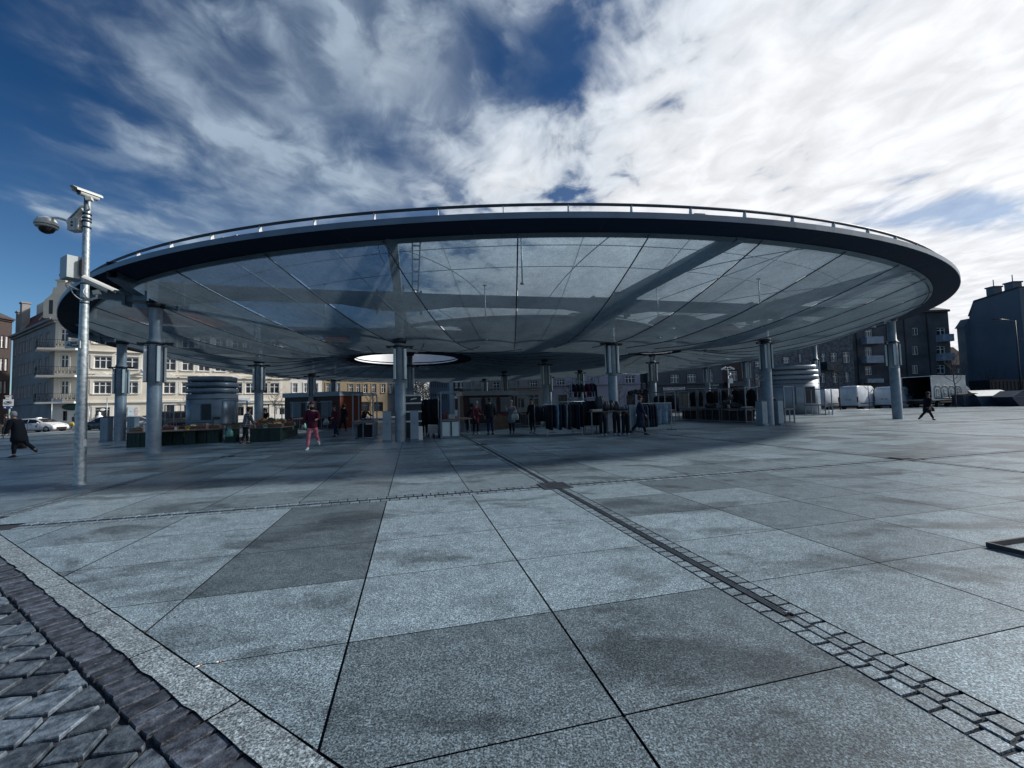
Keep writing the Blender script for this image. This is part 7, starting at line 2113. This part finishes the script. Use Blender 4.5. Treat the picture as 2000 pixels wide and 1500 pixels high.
b = MB(); b.bar((-2.0, -.04, 1.0), (-.9, -.04, 1.66), .10); b.bar((-.9, -.04, 1.66), (2.8, -.04, 1.66), .10); b.bar((-2.0, -.03, 1.0), (3.0, -.03, 1.0), .06); b.build('rim', mat('skip_rim', (.11, .15, .20), rough=.5), t)
cp = gx(1897, 46.2); t = thing('waste_bin', 'dark rounded waste container between the truck cab and the skip', 'bin', (cp.x, cp.y, 0), 0)
b = MB(); b.box(-.95, .95, 0, 1.2, .12, 1.15)
for i in range(7): b.box(-.9+i*.28, -.82+i*.28, -.03, -.001, .2, 1.1)
b.build('body', M_SKIP, t); b = MB(); b.prism([(-1.0, 1.152), (1.0, 1.152)]+[(1.0*cos(pi*k/10), 1.152+.38*sin(pi*k/10)) for k in range(1, 10)], -.05, 1.25, axis='y'); b.build('lid', M_DARK, t)
for sx in (-.7, .7):
    b = MB(); b.lathe([(0, -.03), (.08, -.03), (.08, .03), (0, .03)], 12, c=(sx, .1, .08), axis='y'); b.build('castor', M_BLK, t)
cp = gx(1935, 52); t = thing('site_container', 'long dark green container behind the skips', 'container', (cp.x, cp.y, 0), 0)
b = MB(); b.box(0, 9, 0, 2.4, 0, zat(1940, 742, 52)); 
b.build('body', mat('container_paint', (.006, .012, .016), rough=.7), t)
b = MB()
for i in range(18): b.box(.25+i*.48, .45+i*.48, -.04, -.001, .2, zat(1940, 744, 52)-.1)
b.build('ribs', MATS['container_paint'], t)['kind'] = 'stuff'

# ------------------------------------------------------------------ trees, lamps, signs
M_BARK = mat('bark', (.055, .05, .05), rough=.9, var=.4, scale=20, stretch=(3, 3, .5))
def bare_tree(p, h, spread, label, seed, tied=False, n1=9, trunk_r=.075, clear=.38):
    t = thing('bare_tree', label, 'tree', p, 0, 'young bare street trees')
    r_ = random.Random(seed)
    b = MB(); pts = [(0, 0, 0)]
    for k in range(1, 9): pts.append((r_.uniform(-.04, .04), r_.uniform(-.04, .04), h*.86*k/8))
    b.tube(pts, [trunk_r*(1-.85*k/8) for k in range(9)], 8); b.build('trunk', M_BARK, t)
    b = MB()
    for i in range(n1):
        z0 = h*(clear+.5*i/n1); a = i*2.4+r_.uniform(-.4, .4); L = spread*(1.0-.55*i/n1)*r_.uniform(.8, 1.15)
        q0 = Vector((0, 0, z0)); br = [q0]
        for k in range(1, 6):
            f = k/5; br.append(q0+Vector((cos(a)*L*f*(1-.2*f), sin(a)*L*f*(1-.2*f), L*.35*f+L*.8*f*f))+Vector((r_.uniform(-.04, .04), r_.uniform(-.04, .04), 0))*L)
        b.tube(br, [.026*(1-.8*k/5)+.004 for k in range(6)], 5)
        for j in range(6):
            k = 1+j % 5; s0 = br[k]; aa = a+r_.uniform(-1.1, 1.1); l2 = L*r_.uniform(.25, .5)
            tw = [s0, s0+Vector((cos(aa)*l2*.5, sin(aa)*l2*.5, l2*.35)), s0+Vector((cos(aa)*l2*.8, sin(aa)*l2*.8, l2*.9))]
            b.tube(tw, [.011, .007, .003], 4)
            for m_ in range(2):
                a3 = aa+r_.uniform(-1, 1); l3 = l2*.5; s1 = tw[1]
                b.tube([s1, s1+Vector((cos(a3)*l3*.6, sin(a3)*l3*.6, l3*.8))], [.006, .002], 4)
    b.build('crown', M_BARK, t)
    return t
def tr(px, base_Y, top_py, spread, label, seed, **k):
    p = gx(px, base_Y); h = zat(px, top_py, base_Y); p.z = 0
    return bare_tree(p, h, spread, label, seed, **k)
tr(1866, 45.8, 672, 1.5, 'young bare tree with cup-shaped lower branches in front of the graffiti truck', 3, clear=.36, n1=12)
tr(1640, 46.0, 690, 1.3, 'slender bare tree between the silver kiosk and the white van', 5, n1=10)
tr(1697, 46.0, 716, .7, 'thin bare sapling in front of the middle white van', 6, n1=6, trunk_r=.05)
tr(372, 44, 775, 1.2, 'bare young tree left of the round kiosk before the cream front', 8, n1=8)
tr(537, 50, 762, 1.8, 'bare tree before the cream front behind the vegetable stall', 9, n1=10)
tr(724, 57, 762, 1.6, 'bare tree in front of the ochre brick house', 10)
tr(1112, 52, 742, 1.3, 'bare tree left of the display stand before the lavender tenement', 12)
tr(1210, 53, 735, 1.2, 'bare tree beside the column before the lavender tenement', 13)
tr(1470, 53, 740, 1.4, 'bare tree before the stone house at the end of the bag stalls', 14)
tr(1934, 55, 718, 1.9, 'spreading bare tree against the blank blue-grey wall', 15, n1=14, clear=.3)
# evergreen mass in the gap
M_LEAF = mat('dark_foliage', (.018, .026, .022), rough=.8, var=.5, scale=4, tone=.6)
def leafy(p, h, r, label, seed):
    t = thing('evergreen_tree', label, 'tree', p, 0, 'dark evergreens in the gap between the house rows')
    b = MB(); b.tube([(0, 0, 0), (.1, 0, h*.3), (0, .1, h*.8)], [.28, .2, .06], 8)
    r_ = random.Random(seed)
    for i in range(8):
        a = r_.uniform(0, 6.3); z = h*r_.uniform(.25, .7); b.tube([(0, 0, z), (cos(a)*r*.6, sin(a)*r*.6, z+h*.14)], [.07, .02], 5)
    b.build('trunk', M_BARK, t)
    b = MB(); cl = [(r_.uniform(-r, r)*.7, r_.uniform(-r, r)*.7, h*r_.uniform(.25, .92), r*r_.uniform(.28, .5)) for _ in range(26)]
    for (x, y, z, q) in cl:
        for k in range(90):
            v = Vector((r_.gauss(0, 1), r_.gauss(0, 1), r_.gauss(0, 1))).normalized()*q*r_.uniform(.5, 1.05)
            c = Vector((x, y, z))+v; s = r_.uniform(.10, .24)
            u = Vector((r_.gauss(0, 1), r_.gauss(0, 1), r_.gauss(0, 1))).normalized(); w_ = u.orthogonal().normalized()
            b.t = r_.random(); b.add([c-u*s, c+w_*s*.5, c+u*s, c-w_*s*.5], [(0,1,2,3)], False)
    b.build('crown', M_LEAF, t, fix=False)
for i, (px_, Y_, h_, r__, l_) in enumerate(((812, 98, 13, 3.2, 'dark tall evergreen nearest the left house row in the gap'), (826, 104, 14, 3.6, 'tall dark evergreen in the middle of the gap between the rows'), (842, 108, 12, 3.0, 'dark evergreen partly behind the modern block'))):
    p_ = gx(px_, Y_); p_.z = -.15; leafy(p_, h_, r__, l_, 30+i)
# camera masts in the distance
def far_mast(px, Y, top, label, boxpy):
    p = gx(px, Y); h = zat(px, top, Y)
    t = thing('camera_mast', label, 'camera mast', p, 0)
    b = MB(); b.cyl((0, 0, 0), (0, 0, h), .09, .05, 10); b.build('pole', M_FRAME, t)
    for s in (-1, 1):
        b = MB(); b.cbox((s*.48, -.02, h-.12), .62, .16, .17, Matrix.Rotation(s*.45, 3, 'Y')); b.bar((0, 0, h-.35), (s*.45, 0, h-.22), .06); b.build('security_camera', M_FRAME, t)
    b = MB(); b.ell((.14, -.05, h-.85), .16, .16, .2, 10, 8); b.build('dome_camera', M_FRAME, t)
    b = MB(); zb_ = zat(px, boxpy, Y); b.box(-.06, .42, -.22, -.08, zb_-.28, zb_+.28); b.build('equipment_cabinet', M_FRAME, t)
far_mast(813.5, 40, 752, 'thin white camera mast in the gap right of the front column', 777)
far_mast(1424.5, 48, 717, 'white camera mast in front of the brown house balcony', 744)
# street lamp at the far right
p = gx(1995, 50); h = zat(1983, 626, 50)
t = thing('street_lamp', 'tall dark street lamp with a short horizontal arm before the blank wall', 'street lamp', p, 0)
b = MB(); b.cyl((0, 0, 0), (0, 0, h), .11, .06, 12); b.build('pole', M_DARK, t)
xa = gx(1950, 50).x-p.x
b = MB(); b.bar((0, 0, h-.05), (xa*.35, 0, h+.10), .07); b.build('arm', M_DARK, t)
b = MB(); b.loft([[(xa*.30, y*.09, h+.06+z*.05) for y, z in capsule(1, 1, 10)], [(xa*.6, y*.19, h+.14+z*.07) for y, z in capsule(1, 1, 10)], [(xa, y*.10, h+.26+z*.03) for y, z in capsule(1, 1, 10)]]); lm = b.build('lamp_head', M_DARK, t)
b = MB(); b.add([(xa*.45, -.11, h+.02), (xa*.45, .11, h+.02), (xa*.9, .09, h+.14), (xa*.9, -.09, h+.14)], [(0,1,2,3)], False); b.build('lamp_glass', M_LITE, lm, fix=False)
b = MB(); zz = zat(1990, 662, 50); b.bar((0, 0, zz), (1.6, 0, zz-.02), .05); b.build('cable_bracket', M_DARK, t)
# traffic and street-name signs at the left
p = gx(15, 42); t = thing('traffic_sign', 'white traffic sign with an oval car symbol over a blue plate at the left edge', 'sign', p, .5)
z0_, z1_ = zat(15, 793, 42), zat(15, 782, 42)
b = MB(); b.cyl((0, .05, 0), (0, .05, zat(15, 774, 42)), .035, n=10); b.build('post', M_DARK, t)
b = MB(); b.box(-.36, .36, -.01, .02, z0_, z1_+.1); sp_ = b.build('plate', M_WHITE, t)
zc = (z0_+z1_+.1)/2; b = MB(); b.tube([(.24*cos(2*pi*k/20), -.018, zc+.15*sin(2*pi*k/20)) for k in range(20)], .02, 6, closed=True); b.box(-.13, .13, -.02, -.012, zc-.06, zc+.02); b.box(-.08, .08, -.02, -.012, zc+.02, zc+.07); b.build('symbol', M_BLK, sp_)
b = MB(); b.box(-.33, .33, -.01, .02, z0_-.28, z0_-.03); bp_ = b.build('blue_plate', mat('sign_blue', (.02, .06, .22), rough=.4), t)
for s in (-.22, .22):
    b = MB(); b.ell((s, -.016, z0_-.15), .07, .006, .07, 10, 6); b.build('white_dot', M_WHITE, bp_)
b = MB(); b.box(-.2, .2, -.01, .02, z1_+.14, z1_+.32); b.box(-.26, .26, -.01, .02, z1_+.40, z1_+.48); b.build('upper_plate', M_WHITE, t)
b = MB(); b.box(-.24, .24, -.012, .02, z1_+.485, z1_+.54); b.build('red_plate', M_RED, t)
def nsign(px, Y, top, label, w=.9):
    p = gx(px, Y); h = zat(px, top, Y); t = thing('street_sign', label, 'sign', p, .3)
    b = MB(); b.cyl((0, 0, 0), (0, 0, h), .04, n=8); b.build('post', M_GALV, t)
    b = MB(); b.box(0.04, w, -.02, .02, h-.32, h-.02); b.build('plate', M_BALC, t)
nsign(100.5, 44, 779, 'grey street-name sign on a post by the tenement corner')
def post(px, Y, top, label, r=.045, m=None, name='sign_post'):
    p = gx(px, Y); h = zat(px, top, Y); t = thing(name, label, 'post', p, 0)
    b = MB(); b.cyl((0, 0, 0), (0, 0, h), r, n=10); b.lathe([(r*2, 0), (r*2, .03), (r, .04)], 10); b.build('post', m or M_GALV, t)
    b = MB(); b.lathe([(0, h), (r*1.1, h), (r*1.1, h+.03), (0, h+.05)], 10); b.build('cap', M_DARK, t)
post(174.5, 46, 793, 'thin bare pole on the pavement just right of the camera mast')
post(208.5, 47, 778, 'taller thin pole before the cream shop window', .04)
for px_, l_ in ((84, 'dark low bollard beside the white taxi'), (125, 'dark low bollard right of the white taxi')):
    post(px_, 43 if px_ == 84 else 44.5, 831, l_, .05, M_DARK, 'bollard')
p = gx(11, 46); t = thing('planter', 'pale wooden planter box on the pavement at the left edge', 'planter', (p.x, p.y, -.1), .1)
b = MB(); b.box(-.9, .9, 0, .8, 0, .8); 
for i in range(4): b.box(-.92, .92, -.03, -.001, .03+i*.2, .19+i*.2)
b.build('box', mat('planter_wood', (.42, .33, .20), rough=.7, var=.2, scale=3), t); b = MB(); b.box(-.85, .85, .05, .75, .8, .84); b.build('soil', M_BARK, t)
# steel frame lying in the paving at the right
fp = W(5.62, .98); t = thing('tree_pit_frame', 'low dark steel frame around a tree pit at the right edge of the paving', 'frame', fp, YAW)
b = MB(); s_ = 1.5
for x0, x1, y0, y1 in ((0, s_, -.95, -.93), (0, s_, -.02, .0), (0, .02, -.93, -.02), (s_-.02, s_, -.93, -.02)): b.box(x0, x1, y0, y1, .004, .05)
b.build('frame', M_DARK, t)
b = MB(); b.box(.32, s_-.1, -.70, -.14, .004, .016); b.build('pit_cover', M_BLK, t)
for (px_, py_, a_, l_) in ((425, 1295, .3, 'cigarette end in the slab joint near the kerb'), (387, 1303, 1.0, 'cigarette end where the slab joint meets the kerb'), (1536, 1197, -.5, 'white cigarette end at the end of the slot drain')):
    p = gp(px_, py_); t = thing('cigarette_end', l_, 'litter', (p.x, p.y, .006), a_)
    b = MB(); b.cyl((-.016, 0, 0), (.006, 0, 0), .004, n=8); b.build('paper', M_WHITE, t); b = MB(); b.cyl((.0062, 0, 0), (.018, 0, 0), .0042, n=8); b.build('filter', mat('cork_tip', (.35, .19, .09), rough=.8), t)
